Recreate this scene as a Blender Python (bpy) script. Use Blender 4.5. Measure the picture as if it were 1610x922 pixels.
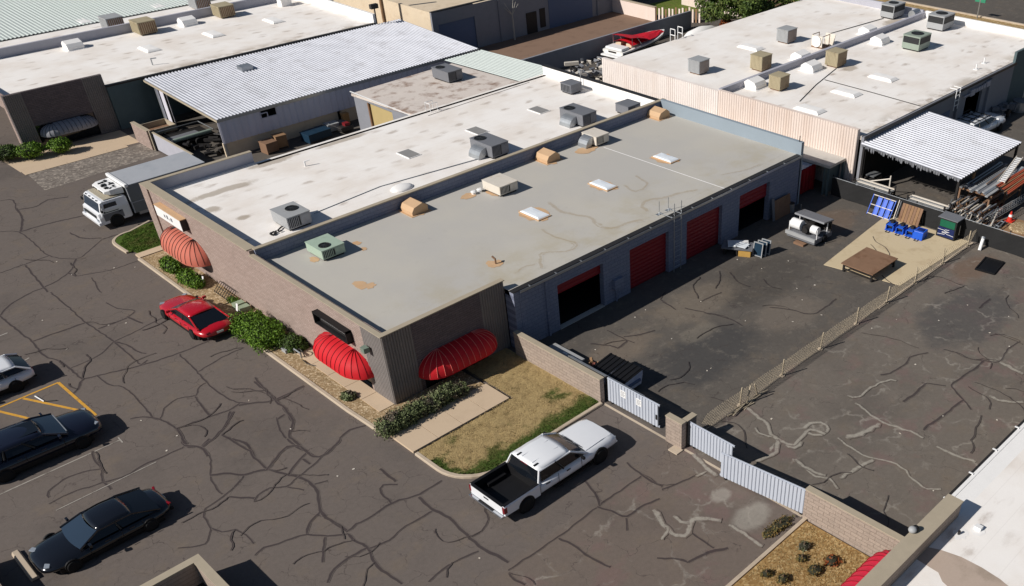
import bpy, math, random
import numpy as np
from mathutils import Vector, Matrix
for o in list(bpy.data.objects):
    bpy.data.objects.remove(o, do_unlink=True)
random.seed(7)
rng = np.random.default_rng(11)
SC = bpy.context.scene
COL = SC.collection

# ------------------------------------------------------------------ camera
cam = bpy.data.cameras.new('camera')
camo = bpy.data.objects.new('camera', cam)
COL.objects.link(camo)
RX, RY, RZ = (0.67669562, -0.73626038, -0.00192066), (-0.46309215, -0.42359625, -0.77853187), (0.57238859, 0.52771856, -0.62760213)
camo.matrix_world = Matrix(((RX[0], -RY[0], -RZ[0], -16.53574), (RX[1], -RY[1], -RZ[1], -31.46083), (RX[2], -RY[2], -RZ[2], 24.62246), (0, 0, 0, 1)))
cam.sensor_fit = 'HORIZONTAL'
cam.sensor_width = 36.0
cam.lens = 1441.29 / 1610 * 36
cam.shift_x = (805 - 1040) / 1610
cam.shift_y = (700 - 461) / 1610
cam.clip_start = 0.5
cam.clip_end = 2000
SC.camera = camo

# ------------------------------------------------------------------ sun and sky
SUN = Vector((-1.37, 0.45, 1.0)).normalized()
world = bpy.data.worlds.new('World')
SC.world = world
world.use_nodes = True
wn = world.node_tree.nodes
sky = wn.new('ShaderNodeTexSky')
sky.sky_type = 'NISHITA'
sky.sun_disc = False
sky.sun_elevation = math.asin(SUN.z)
sky.sun_rotation = math.atan2(SUN.x, SUN.y)
sky.altitude = 350
sky.dust_density = 0.6
world.node_tree.links.new(sky.outputs[0], wn['Background'].inputs[0])
wn['Background'].inputs[1].default_value = 0.05
sl = bpy.data.lights.new('sun', 'SUN')
sl.energy = 5.0
sl.angle = math.radians(0.5)
sl.color = (1.0, 0.95, 0.88)
so = bpy.data.objects.new('sun', sl)
so.rotation_euler = SUN.to_track_quat('Z', 'Y').to_euler()
so.location = (-40, 10, 60)
COL.objects.link(so)
SC.view_settings.view_transform = 'Standard'
SC.view_settings.look = 'None'
SC.view_settings.exposure = -0.06
SC.view_settings.gamma = 1.0
SC.render.engine = 'CYCLES'
SC.cycles.max_bounces = 6

# ------------------------------------------------------------------ helpers
class MB:
    """collects faces, then becomes one mesh object"""
    def __init__(s):
        s.v, s.f = [], []
    def add(s, vs, fs):
        n = len(s.v)
        s.v += [tuple(float(c) for c in p) for p in vs]
        s.f += [tuple(i + n for i in f) for f in fs]
        return s
    def box(s, x0, y0, z0, x1, y1, z1):
        x0, x1 = min(x0, x1), max(x0, x1); y0, y1 = min(y0, y1), max(y0, y1); z0, z1 = min(z0, z1), max(z0, z1)
        return s.add([(x0,y0,z0),(x1,y0,z0),(x1,y1,z0),(x0,y1,z0),(x0,y0,z1),(x1,y0,z1),(x1,y1,z1),(x0,y1,z1)],
                     [(0,3,2,1),(4,5,6,7),(0,1,5,4),(1,2,6,5),(2,3,7,6),(3,0,4,7)])
    def rbox(s, c, size, rz=0.0, rx=0.0, ry=0.0):
        m = Matrix.Rotation(rz,3,'Z') @ Matrix.Rotation(ry,3,'Y') @ Matrix.Rotation(rx,3,'X')
        a = [Vector((x*size[0]/2, y*size[1]/2, z*size[2]/2)) for z in (-1,1) for x,y in ((-1,-1),(1,-1),(1,1),(-1,1))]
        return s.add([m @ p + Vector(c) for p in a], [(0,3,2,1),(4,5,6,7),(0,1,5,4),(1,2,6,5),(2,3,7,6),(3,0,4,7)])
    def prism(s, poly, z0, z1):
        n = len(poly)
        area = sum(poly[i][0]*poly[(i+1)%n][1]-poly[(i+1)%n][0]*poly[i][1] for i in range(n))
        if area < 0: poly = poly[::-1]
        return s.add([(x,y,z0) for x,y in poly]+[(x,y,z1) for x,y in poly],
                     [tuple(range(n-1,-1,-1)), tuple(range(n,2*n))]+[(i,(i+1)%n,n+(i+1)%n,n+i) for i in range(n)])
    def tube(s, p, q, r, n=8, r2=None, cap=True):
        p, q = Vector(p), Vector(q); r2 = r if r2 is None else r2
        d = (q-p).normalized(); a = d.orthogonal().normalized(); b = d.cross(a)
        vs = [p + (a*math.cos(t)+b*math.sin(t))*r for t in [2*math.pi*i/n for i in range(n)]]
        vs += [q + (a*math.cos(t)+b*math.sin(t))*r2 for t in [2*math.pi*i/n for i in range(n)]]
        fs = [(i,(i+1)%n,n+(i+1)%n,n+i) for i in range(n)]
        if cap: fs += [tuple(range(n-1,-1,-1)), tuple(range(n,2*n))]
        return s.add(vs, fs)
    def path(s, pts, r, n=6):
        for a, b in zip(pts[:-1], pts[1:]): s.tube(a, b, r, n)
        return s
    def loft(s, rings, closed=True, caps=True):
        n = len(rings[0]); vs = [p for r in rings for p in r]; fs = []
        for k in range(len(rings)-1):
            for i in range(n if closed else n-1):
                j = (i+1) % n
                fs.append((k*n+i, k*n+j, (k+1)*n+j, (k+1)*n+i))
        if caps and closed:
            fs += [tuple(range(n-1,-1,-1)), tuple(range((len(rings)-1)*n, len(rings)*n))]
        return s.add(vs, fs)
    def quad(s, a, b, c, d): return s.add([a,b,c,d], [(0,1,2,3)])
    def ellipsoid(s, c, r, nu=14, nv=9, jit=0.0):
        vs = [(c[0],c[1],c[2]-r[2])]; fs = []
        for j in range(1,nv):
            t = -math.pi/2 + math.pi*j/nv
            for i in range(nu):
                p = 2*math.pi*i/nu; k = 1 + jit*(random.random()-.5)
                vs.append((c[0]+r[0]*k*math.cos(t)*math.cos(p), c[1]+r[1]*k*math.cos(t)*math.sin(p), c[2]+r[2]*k*math.sin(t)))
        vs.append((c[0],c[1],c[2]+r[2])); top = len(vs)-1
        for i in range(nu):
            fs.append((0, 1+(i+1)%nu, 1+i)); fs.append((top, top-nu+i, top-nu+(i+1)%nu))
            for j in range(nv-2):
                a = 1+j*nu
                fs.append((a+i, a+(i+1)%nu, a+nu+(i+1)%nu, a+nu+i))
        return s.add(vs, fs)
    def shift(s, d):
        s.v = [(x+d[0], y+d[1], z+d[2]) for x,y,z in s.v]; return s
    def mesh(s, name, m, smooth=False):
        me = bpy.data.meshes.new(name); me.from_pydata(s.v, [], s.f); me.validate()
        if m is not None: me.materials.append(m)
        if smooth:
            for p in me.polygons: p.use_smooth = True
        return me

def root_loc(o):
    while o.parent: o = o.parent
    return o.location
def tag(o, label=None, cat=None, group=None, kind=None):
    if label: o['label'] = label
    if cat: o['category'] = cat
    if group: o['group'] = group
    if kind: o['kind'] = kind
    return o
def T(name, label, cat, loc=(0,0,0), rz=0.0, group=None):
    o = bpy.data.objects.new(name, None); COL.objects.link(o)
    o.empty_display_size = .2; o.location = loc; o.rotation_euler = (0,0,rz)
    return tag(o, label, cat, group)
def P(name, mb, m, parent=None, smooth=False, bevel=0.0, kind=None, label=None, subsurf=0):
    """link mb (in the thing's own frame) as one object under parent"""
    me = mb if isinstance(mb, bpy.types.Mesh) else mb.mesh(name, m, smooth)
    o = bpy.data.objects.new(name, me); COL.objects.link(o)
    if parent is not None: o.parent = parent
    if subsurf:
        q = o.modifiers.new('subsurf','SUBSURF'); q.levels = q.render_levels = subsurf
    if bevel:
        b = o.modifiers.new('bevel','BEVEL'); b.width = bevel; b.segments = 2; b.limit_method = 'ANGLE'
    if kind: o['kind'] = kind
    if label: o['label'] = label
    return o
def W(name, mb, m, parent=None, **k):
    """like P, for a mesh laid out in world coordinates"""
    if parent is not None:
        l = root_loc(parent); mb.shift((-l[0], -l[1], -l[2]))
    return P(name, mb, m, parent, **k)
def copy_tree(o, loc, rz=0.0, label=None):
    def rec(s, par):
        c = s.copy(); COL.objects.link(c); c.parent = par
        for ch in [x for x in bpy.data.objects if x.parent == s]: rec(ch, c)
        return c
    c = rec(o, None); c.location = loc; c.rotation_euler = (0,0,rz)
    if label: c['label'] = label
    return c

# ------------------------------------------------------------------ materials
def L(r, g, b, k=1.0):
    f = lambda c: (c/255/12.92 if c <= 10 else ((c/255+.055)/1.055)**2.4)*k
    return (f(r), f(g), f(b), 1)
class NT:
    def __init__(s, name):
        s.m = bpy.data.materials.new(name); s.m.use_nodes = True
        s.t = s.m.node_tree; s.b = s.t.nodes['Principled BSDF']
        s.co = None
    def n(s, typ, **k):
        x = s.t.nodes.new(typ)
        for a, v in k.items(): setattr(x, a, v)
        return x
    def link(s, a, b): s.t.links.new(a, b)
    def coord(s):
        if s.co is None:
            s.co = s.n('ShaderNodeNewGeometry').outputs['Position']
        return s.co
    def objco(s):
        s.co = s.n('ShaderNodeTexCoord').outputs['Object']; return s.co
    def mapping(s, scale=(1,1,1), rot=(0,0,0), loc=(0,0,0)):
        m = s.n('ShaderNodeMapping'); m.inputs['Scale'].default_value = scale; m.inputs['Rotation'].default_value = rot; m.inputs['Location'].default_value = loc
        s.link(s.coord(), m.inputs[0]); return m.outputs[0]
    def noise(s, scale, detail=4, rough=.6, vec=None, dist=0.0):
        x = s.n('ShaderNodeTexNoise'); x.inputs['Scale'].default_value = scale; x.inputs['Detail'].default_value = detail
        x.inputs['Roughness'].default_value = rough; x.inputs['Distortion'].default_value = dist
        s.link(vec or s.coord(), x.inputs['Vector']); return x.outputs['Fac']
    def ramp(s, fac, a, b):
        x = s.n('ShaderNodeMapRange'); x.interpolation_type = 'SMOOTHSTEP'
        x.inputs['From Min'].default_value = a; x.inputs['From Max'].default_value = b
        s.link(fac, x.inputs['Value']); return x.outputs[0]
    def math(s, op, a, b=None, c=None):
        x = s.n('ShaderNodeMath', operation=op)
        for i, v in enumerate((a, b, c)):
            if v is None: continue
            if isinstance(v, (int, float)): x.inputs[i].default_value = v
            else: s.link(v, x.inputs[i])
        return x.outputs[0]
    def mix(s, fac, a, b, mode='MIX'):
        x = s.n('ShaderNodeMix', data_type='RGBA', blend_type=mode)
        for k, v in ((0, fac), (6, a), (7, b)):
            if isinstance(v, (int, float)): x.inputs[k].default_value = v
            elif isinstance(v, tuple): x.inputs[k].default_value = v
            else: s.link(v, x.inputs[k])
        return x.outputs[2]
    def scalecol(s, col, fac):
        c = s.n('ShaderNodeVectorMath', operation='SCALE')
        if isinstance(col, tuple): c.inputs[0].default_value = col[:3]
        else: s.link(col, c.inputs[0])
        s.link(fac, c.inputs['Scale']); return c.outputs[0]
    def bump(s, h, strength=.3, dist=.02):
        b = s.n('ShaderNodeBump'); b.inputs['Strength'].default_value = strength; b.inputs['Distance'].default_value = dist
        s.link(h, b.inputs['Height']); s.link(b.outputs[0], s.b.inputs['Normal'])
    def sep(s):
        x = s.n('ShaderNodeSeparateXYZ'); s.link(s.coord(), x.inputs[0]); return x.outputs
    def attr(s, name):
        a = s.n('ShaderNodeAttribute'); a.attribute_name = name; return a.outputs['Fac']
    def fin(s, col, rough=.8, metal=0.0, spec=.3, coat=0.0):
        if isinstance(col, tuple): s.b.inputs['Base Color'].default_value = col
        else: s.link(col, s.b.inputs['Base Color'])
        if isinstance(rough, (int, float)): s.b.inputs['Roughness'].default_value = rough
        else: s.link(rough, s.b.inputs['Roughness'])
        s.b.inputs['Metallic'].default_value = metal; s.b.inputs['Specular IOR Level'].default_value = spec
        s.b.inputs['Coat Weight'].default_value = coat; s.b.inputs['Coat Roughness'].default_value = .05
        return s.m

def M(name, col, rough=.7, var=.18, scale=2.0, metal=0.0, spec=.3, coat=0.0, dirt=None, damt=.5, dscale=1.2, bump=0.0, bscale=60, grain=.12, streak=False):
    t = NT(name); t.objco()
    vec = t.mapping((1,1,.25)) if streak else None
    n1 = t.noise(scale, 5, .6, vec); n2 = t.noise(scale*18, 3, .6)
    f = t.math('ADD', t.math('MULTIPLY', t.math('SUBTRACT', n1, .5), 2*var), t.math('MULTIPLY', t.math('SUBTRACT', n2, .5), 2*grain))
    c = t.scalecol(col, t.math('ADD', f, 1.0))
    if dirt: c = t.mix(t.math('MULTIPLY', t.ramp(t.noise(dscale, 6, .65, vec), .48, .7), damt), c, dirt)
    if bump: t.bump(t.noise(bscale, 4), bump, .02)
    r = t.math('ADD', t.math('MULTIPLY', t.math('SUBTRACT', n1, .5), .25), rough)
    return t.fin(c, r, metal, spec, coat)

def asphalt():
    t = NT('asphalt'); x, y, z = t.sep()
    lot = L(101,93,88,1.14); yard = L(92,87,82,1.05); right = L(106,99,92,1.1); drive = L(104,94,87,1.15)
    big = t.noise(.16, 5, .6); med = t.noise(.8, 5, .65); fine = t.noise(28, 3, .7)
    wob = t.math('MULTIPLY', t.math('SUBTRACT', med, .5), .8)
    inx = t.ramp(t.math('ADD', x, wob), 6.2, 6.9); iny = t.ramp(t.math('ADD', y, wob), -11.0, -11.7)
    c = t.mix(inx, t.mix(iny, lot, drive), t.mix(iny, yard, right))
    c = t.mix(t.math('MULTIPLY', t.ramp(med, .5, .72), .32), c, L(116,103,88,1.1))
    c = t.mix(t.math('MULTIPLY', t.ramp(big, .5, .68), .34), c, L(74,70,68,1.0))
    # pinkish worn patches of the driveway and the right yard
    c = t.mix(t.math('MULTIPLY', t.math('MULTIPLY', t.ramp(t.noise(.55, 4, .6, t.mapping(loc=(7,3,0))), .52, .66), .4), iny), c, L(118,94,92,1.05))
    # wide dark oily patch in the service yard and one in the right yard
    def blob(cx, cy, rx, ry):
        m = t.mapping((1/rx,1/ry,0), loc=(-cx/rx,-cy/ry,0))
        d = t.n('ShaderNodeVectorMath', operation='LENGTH'); t.link(m, d.inputs[0])
        return t.ramp(t.math('ADD', d.outputs['Value'], t.math('MULTIPLY', t.math('SUBTRACT', t.noise(.7,5,.7), .5), 1.1)), 1.05, .55)
    c = t.mix(t.math('MULTIPLY', blob(12.6,-7.6,4.0,2.2), .72), c, L(66,66,67,1.0))
    c = t.mix(t.math('MULTIPLY', blob(24.5,-15.2,4.6,2.4), .6), c, L(72,72,74,1.0))
    c = t.mix(t.math('MULTIPLY', blob(20.5,-5.0,4.5,2.4), .4), c, L(60,57,54,1.0))
    c = t.mix(t.math('MULTIPLY', blob(16.0,-4.0,3.6,1.6), .45), c, L(124,113,100,1.1))
    c = t.mix(t.math('MULTIPLY', blob(10.2,-4.2,2.2,1.3), .5), c, L(120,108,96,1.1))
    c = t.mix(t.math('MULTIPLY', blob(18.5,-8.2,2.6,1.6), .45), c, L(118,108,98,1.1))
    c = t.mix(t.math('MULTIPLY', blob(29.0,-3.6,2.6,1.6), .5), c, L(112,94,80,1.05))
    c = t.mix(t.math('MULTIPLY', blob(29.5,-12.9,2.4,1.1), .5), c, L(112,88,72,1.05))
    c = t.mix(t.math('MULTIPLY', blob(13.8,-6.0,1.4,.8), .4), c, L(128,120,108,1.1))
    c = t.mix(t.math('MULTIPLY', blob(5.0,-16.4,1.2,.7), .6), c, L(150,145,136,1.1))
    c = t.mix(t.math('MULTIPLY', blob(5.2,-14.7,.6,.4), .6), c, L(150,145,136,1.1))
    c = t.scalecol(c, t.math('ADD', t.math('ADD', t.math('MULTIPLY', t.math('SUBTRACT', fine, .5), .5), t.math('MULTIPLY', t.math('SUBTRACT', t.noise(5, 6, .75), .5), .45)), 1.0))
    c = t.mix(t.math('MULTIPLY', t.ramp(t.noise(60, 2, .6, t.mapping((1,1,1), loc=(3,9,1))), .7, .82), .25), c, L(170,165,158))
    # fine web of hairline cracking and worn pale edges
    wv = t.n('ShaderNodeVectorMath', operation='ADD'); nz = t.n('ShaderNodeTexNoise'); nz.inputs['Scale'].default_value = 1.3; nz.inputs['Detail'].default_value = 5
    t.link(t.coord(), nz.inputs['Vector']); sc_ = t.n('ShaderNodeVectorMath', operation='SCALE'); sc_.inputs['Scale'].default_value = 1.5; t.link(nz.outputs['Color'], sc_.inputs[0])
    t.link(t.coord(), wv.inputs[0]); t.link(sc_.outputs[0], wv.inputs[1])
    def web(scale, off):
        m = t.n('ShaderNodeMapping'); m.inputs['Location'].default_value = off; t.link(wv.outputs[0], m.inputs[0])
        v = t.n('ShaderNodeTexVoronoi'); v.voronoi_dimensions = '2D'; v.feature = 'DISTANCE_TO_EDGE'; v.inputs['Scale'].default_value = scale; t.link(m.outputs[0], v.inputs['Vector']); return v.outputs['Distance']
    w1 = web(.55, (3,1,0)); w2 = web(1.3, (0,7,0))
    msk = t.ramp(t.noise(.35, 4, .6, t.mapping(loc=(5,2,0))), .42, .6)
    c = t.mix(t.math('MULTIPLY', t.math('MULTIPLY', t.ramp(w1, .016, .004), .5), t.ramp(t.noise(.8,3,.6,t.mapping(loc=(1,8,0))), .4, .6)), c, L(58,50,50,1.05))
    c = t.mix(t.math('MULTIPLY', t.math('MULTIPLY', t.ramp(w2, .018, .004), .32), msk), c, L(60,52,52,1.05))
    wear = t.math('MULTIPLY', t.math('MULTIPLY', t.ramp(t.math('ADD', w1, t.math('MULTIPLY', t.math('SUBTRACT', t.noise(3,6,.75), .5), .16)), .07, -.02), iny), t.ramp(t.noise(.5,5,.65,t.mapping(loc=(2,2,0))), .45, .62))
    c = t.mix(t.math('MULTIPLY', wear, .5), c, L(160,154,144,1.1))
    c = t.mix(t.math('MULTIPLY', t.math('MULTIPLY', t.ramp(t.noise(1.6,6,.75,t.mapping(loc=(9,9,0))), .52, .7), inx), .35), c, L(130,122,112,1.1))
    ed = t.math('ADD', t.attr('seal'), t.math('MULTIPLY', t.math('SUBTRACT', t.noise(7, 5, .7), .5), .5))
    c = t.mix(t.math('MULTIPLY', t.ramp(ed, .15, .7), .74), c, L(50,43,47,1.05))
    ep = t.math('ADD', t.attr('pale'), t.math('MULTIPLY', t.math('SUBTRACT', t.noise(6, 6, .8), .5), 2.2))
    c = t.mix(t.math('MULTIPLY', t.ramp(ep, .35, 1.15), .62), c, L(168,163,152,1.1))
    t.bump(t.math('ADD', fine, t.math('MULTIPLY', med, .5)), .35, .012)
    return t.fin(c, .92, spec=.15)

def white_roof(name='white_roof_coating', amt=1.0, rows=True):
    t = NT(name); x, y, z = t.sep()
    big = t.noise(.3, 5, .6); med = t.noise(1.6, 5, .65, t.mapping((.5,1.3,1))); fine = t.noise(22, 3, .7)
    c = t.mix(t.ramp(big, .35, .7), L(242,238,234,1.0), L(232,224,216,.98))
    # smudges that repeat along the laps of the roof sheets
    row = t.math('PINGPONG', t.math('ADD', y, t.math('MULTIPLY', t.math('SUBTRACT', big, .5), .5)), .55)
    clump = t.noise(.9, 4, .6, t.mapping((.55,1.5,1), loc=(4,1,0)))
    vo = t.n('ShaderNodeTexVoronoi'); vo.voronoi_dimensions = '2D'; vo.inputs['Scale'].default_value = 1.0; vo.inputs['Randomness'].default_value = .85
    t.link(t.mapping((.5,.95,1), loc=(.3,.2,0)), vo.inputs['Vector'])
    vs = t.n('ShaderNodeSeparateColor'); t.link(vo.outputs['Color'], vs.inputs[0])
    wd = t.math('ADD', vo.outputs['Distance'], t.math('MULTIPLY', t.math('SUBTRACT', t.noise(2.6, 6, .7, t.mapping((.5,1.2,1))), .5), .75))
    f = t.math('MULTIPLY', t.math('MULTIPLY', t.ramp(wd, .3, .0), t.ramp(vs.outputs[0], .1, 1.0)), t.ramp(clump, .34, .6))
    c = t.mix(t.math('MULTIPLY', f, .62*amt), c, L(148,128,110))
    c = t.mix(t.math('MULTIPLY', t.ramp(med, .6, .8), .25*amt), c, L(170,150,132))
    gm = t.math('MULTIPLY', t.math('MULTIPLY', t.ramp(y, 46.6, 44.8), t.ramp(y, 40.0, 43.0)), t.ramp(t.noise(.5,6,.65,t.mapping(loc=(1,0,0))), .42, .58))
    gm = t.math('ADD', gm, t.math('MULTIPLY', t.ramp(y, -.7, -2.0), t.math('MULTIPLY', t.ramp(y, -4, -3), t.ramp(t.noise(.7,6,.65), .4, .6))))
    def bl(cx, cy, rx, ry):
        m = t.mapping((1/rx,1/ry,0), loc=(-cx/rx,-cy/ry,0)); d = t.n('ShaderNodeVectorMath', operation='LENGTH'); t.link(m, d.inputs[0])
        return t.ramp(t.math('ADD', d.outputs['Value'], t.math('MULTIPLY', t.math('SUBTRACT', t.noise(1.2,5,.7), .5), 1.4)), 1.0, .5)
    for q_ in ((3.3,20.6,2.6,.45),(1.6,18.6,.5,.5),(2.2,16.4,.5,.35),(7.2,22.4,2.0,.5),(12.0,22.3,2.5,.35),(45.2,6.2,1.0,.6),(58.5,10.6,1.6,.9),(40.6,10.6,.9,.5)): gm = t.math('ADD', gm, bl(*q_))
    c = t.mix(t.math('MULTIPLY', t.math('MINIMUM', gm, 1.0), .62), c, L(146,130,108))
    seam = t.ramp(t.math('PINGPONG', y, .5), .47, .498)
    c = t.mix(t.math('MULTIPLY', seam, .10), c, L(150,140,132))
    c = t.scalecol(c, t.math('ADD', t.math('MULTIPLY', t.math('SUBTRACT', fine, .5), .12), 1.0))
    t.bump(t.math('ADD', big, t.math('MULTIPLY', fine, .15)), .25, .05)
    return t.fin(c, .75, spec=.2)

def grey_roof():
    t = NT('grey_roof_coating'); x, y, z = t.sep()
    big = t.noise(.22, 5, .6); med = t.noise(1.1, 6, .65); fine = t.noise(30, 3, .7)
    c = t.mix(t.ramp(big, .35, .65), L(176,173,168,1.07), L(180,176,168,1.09))
    # weathered ochre staining where water stands, towards the gutter
    edge = t.math('MULTIPLY', t.ramp(y, 5.5, .0), t.ramp(t.noise(.35, 5, .65, t.mapping(loc=(2,5,0))), .42, .66))
    c = t.mix(t.math('MULTIPLY', edge, .5), c, L(168,156,126,1.0))
    c = t.mix(t.math('MULTIPLY', t.ramp(med, .6, .8), .25), c, L(150,146,140))
    c = t.mix(t.math('MULTIPLY', t.ramp(t.noise(.6, 5, .7, t.mapping(loc=(9,4,0))), .66, .8), .3), c, L(186,158,120))
    c = t.scalecol(c, t.math('ADD', t.math('MULTIPLY', t.math('SUBTRACT', fine, .5), .14), 1.0))
    ed = t.math('ADD', t.attr('stain'), t.math('MULTIPLY', t.math('SUBTRACT', t.noise(6, 4, .7), .5), 1.2))
    c = t.mix(t.math('MULTIPLY', t.ramp(ed, .4, 1.2), .42), c, L(146,124,90))
    t.bump(t.math('ADD', big, t.math('MULTIPLY', fine, .1)), .2, .05)
    return t.fin(c, .8, spec=.2)

def brick(name, axis, c1, c2, mort, bw=.42, bh=.11, z_only=False):
    t = NT(name); x, y, z = t.sep()
    cb = t.n('ShaderNodeCombineXYZ'); t.link(y if axis == 'x' else x, cb.inputs[0]); t.link(z, cb.inputs[1])
    b = t.n('ShaderNodeTexBrick'); b.offset = .5
    b.inputs['Color1'].default_value = c1; b.inputs['Color2'].default_value = c2; b.inputs['Mortar'].default_value = mort
    b.inputs['Scale'].default_value = 1.0; b.inputs['Mortar Size'].default_value = .012; b.inputs['Brick Width'].default_value = bw; b.inputs['Row Height'].default_value = bh
    b.inputs['Mortar Smooth'].default_value = .3
    t.link(cb.outputs[0], b.inputs['Vector'])
    n = t.noise(1.1, 6, .65); f = t.noise(14, 4, .7)
    c = t.scalecol(b.outputs['Color'], t.math('ADD', t.math('MULTIPLY', t.math('SUBTRACT', f, .5), .7), 1.0))
    c = t.mix(t.math('MULTIPLY', t.ramp(n, .5, .75), .25), c, mort)
    c = t.mix(t.math('MULTIPLY', t.ramp(t.noise(9, 2, .5, t.mapping(loc=(1,2,3))), .72, .78), .55), c, L(70,60,58))
    t.bump(t.math('SUBTRACT', f, t.math('MULTIPLY', b.outputs['Fac'], .8)), .6, .02)
    return t.fin(c, .92, spec=.12)

def concrete(name, col, joint=None, stain=L(120,108,92), amt=.4):
    t = NT(name); x, y, z = t.sep()
    n = t.noise(.9, 6, .65); f = t.noise(30, 3, .7)
    c = t.scalecol(col, t.math('ADD', t.math('MULTIPLY', t.math('SUBTRACT', f, .5), .24), 1.0))
    c = t.mix(t.math('MULTIPLY', t.ramp(n, .48, .74), amt), c, stain)
    t.bump(f, .25, .01)
    return t.fin(c, .9, spec=.15)

def gravel(name, a, b, c3, sc=16):
    t = NT(name)
    v = t.n('ShaderNodeTexVoronoi'); v.inputs['Scale'].default_value = sc; t.link(t.coord(), v.inputs['Vector'])
    s = t.n('ShaderNodeSeparateColor'); t.link(v.outputs['Color'], s.inputs[0])
    c = t.mix(s.outputs[0], a, b)
    c = t.mix(t.math('MULTIPLY', t.ramp(s.outputs[1], .7, .9), .8), c, c3)
    c = t.scalecol(c, t.math('ADD', t.math('MULTIPLY', t.math('SUBTRACT', t.noise(2.0, 6, .7), .5), .7), 1.0))
    t.bump(v.outputs['Distance'], -.8, .05)
    return t.fin(c, .95, spec=.1)

def lawn(name, dry, green, edges=True):
    t = NT(name); x, y, z = t.sep()
    n = t.noise(1.3, 6, .7); f = t.noise(26, 4, .75)
    g = t.attr('green')
    k = t.math('ADD', g, t.math('MULTIPLY', t.math('SUBTRACT', n, .46), 2.2))
    c = t.mix(t.ramp(k, .25, .75), dry, green)
    c = t.mix(t.math('MULTIPLY', t.ramp(n, .45, .7), .4), c, L(120,98,70))
    c = t.scalecol(c, t.math('ADD', t.math('ADD', t.math('MULTIPLY', t.math('SUBTRACT', f, .5), 1.2), t.math('MULTIPLY', t.math('SUBTRACT', t.noise(5, 6, .75), .5), 1.1)), 1.08))
    t.bump(f, .9, .04)
    return t.fin(c, .95, spec=.1)

def leafmat(name, a, b, c3=None):
    t = NT(name); g = t.n('ShaderNodeNewGeometry')
    r = g.outputs['Random Per Island']
    c = t.mix(r, a, b)
    if c3: c = t.mix(t.math('MULTIPLY', t.ramp(t.noise(1.2, 3), .5, .65), .7), c, c3)
    t.b.inputs['Subsurface Weight'].default_value = 0.0
    return t.fin(c, .6, spec=.25)

def glassmat(name, col, rough=.06):
    t = NT(name)
    return t.fin(col, rough, spec=.6)

ASPH = asphalt()
WROOF = white_roof(); WROOF2 = white_roof('white_roof_clean', .55)
GROOF = grey_roof()
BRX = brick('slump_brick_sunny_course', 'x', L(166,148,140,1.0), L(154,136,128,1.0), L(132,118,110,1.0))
BRY = brick('slump_brick_shaded_copy', 'y', L(132,120,122,.75), L(118,108,110,.75), L(98,90,92,.75))  # same brick as BRX, its colours darkened for the shaded walls
WALLX = brick('yard_wall_block', 'x', L(172,156,144,.9), L(162,147,136,.9), L(140,127,116,.9), .5, .17)
SPLIT = M('fluted_block', L(140,133,130,.8), .9, .2, 1.5, bump=.5, bscale=30)
CREAMW = M('white_fluted_block', L(238,228,222,.95), .85, .1, .6, dirt=L(222,204,192,.9), damt=.5, dscale=.5, bump=.4, bscale=30, streak=True)
CREAM = M('cream_fluted_block', L(228,212,202,.95), .85, .1, .6, dirt=L(216,190,172,.9), damt=.5, dscale=.5, bump=.4, bscale=30, streak=True)
COPING = M('tan_coping', L(176,164,144,.92), .85, .12)
BLUEW = brick('blue_painted_block', 'y', L(146,152,172,.8), L(138,145,168,.8), L(122,128,150,.75), .43, .2)
BLUEL = M('pale_blue_parapet', L(168,182,194,.68), .7, .08, 1.0)
GREYW = M('grey_painted_block', L(150,152,160,.8), .8, .12, bump=.3)
GREYP = M('grey_parapet_coating', L(178,178,188,.9), .8, .1)
TEALW = M('dark_teal_wall', L(92,108,112,.85), .85, .15)
TANW = M('tan_stucco', L(224,206,180,.9), .9, .1, .7, dirt=L(204,182,152,.85), damt=.4, bump=.2)
REDDOOR = M('red_painted_steel', L(140,30,40,.9), .5, .12)
REDCONT = M('red_container_steel', L(150,26,36,.95), .6, .22, dirt=L(90,40,34), damt=.5)
TANDOOR = M('tan_door_steel', L(186,166,118,.95), .6, .06)
BLUEDOOR = M('slate_blue_door_steel', L(96,112,142,.9), .6, .06)
METALR = M('galvanised_roof_steel', L(206,208,216,.95), .45, .08, .6, metal=.25, dirt=L(150,148,150), damt=.35, dscale=.7)
METALG = M('pale_green_roof_steel', L(206,214,210,.95), .5, .06, metal=.15)
RUSTR = M('rust_streaked_coating', L(214,204,196,.95), .8, .1, .6, dirt=L(128,96,76,.95), damt=.85, dscale=.75)
RIBW = M('grey_ribbed_siding', L(212,210,222,.95), .6, .1, streak=True)
WHITEP = M('white_paint', L(236,236,236,.95), .5, .05)
WHITEM = M('white_membrane', L(240,238,236,.98), .6, .05)
GALV = M('galvanised_steel', L(176,180,184,.95), .35, .12, metal=.7)
STEEL = M('dark_steel', L(52,50,50), .5, .2, metal=.3)
BLACK = M('black_plastic', L(22,22,24), .45, .2)
RUBBER = M('rubber', L(26,26,27), .8, .2)
VOID = M('interior_shade_black', L(20,19,18), .9, .2)  # near-black colour stands in for the deep shade inside openings
ACG = M('ac_grey_paint', L(168,170,172,.9), .5, .1, dirt=L(120,112,104), damt=.3)
ACD = M('ac_dark_grey_paint', L(120,122,128,.9), .5, .1, dirt=L(90,86,82), damt=.3)
ACGR = M('ac_green_paint', L(176,196,178,.85), .5, .1, dirt=L(130,138,124), damt=.3)
ACT = M('ac_tan_paint', L(176,164,136,.9), .6, .15, dirt=L(110,92,70), damt=.5)
ACW = M('ac_white_paint', L(224,216,204,.9), .5, .1, dirt=L(180,160,132), damt=.4)
DGRILL = M('dark_grille', L(48,50,52), .6, .3)
TANSEAL = M('orange_tan_sealant', L(206,172,136,.92), .8, .12, dirt=L(200,150,100), damt=.4)
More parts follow.
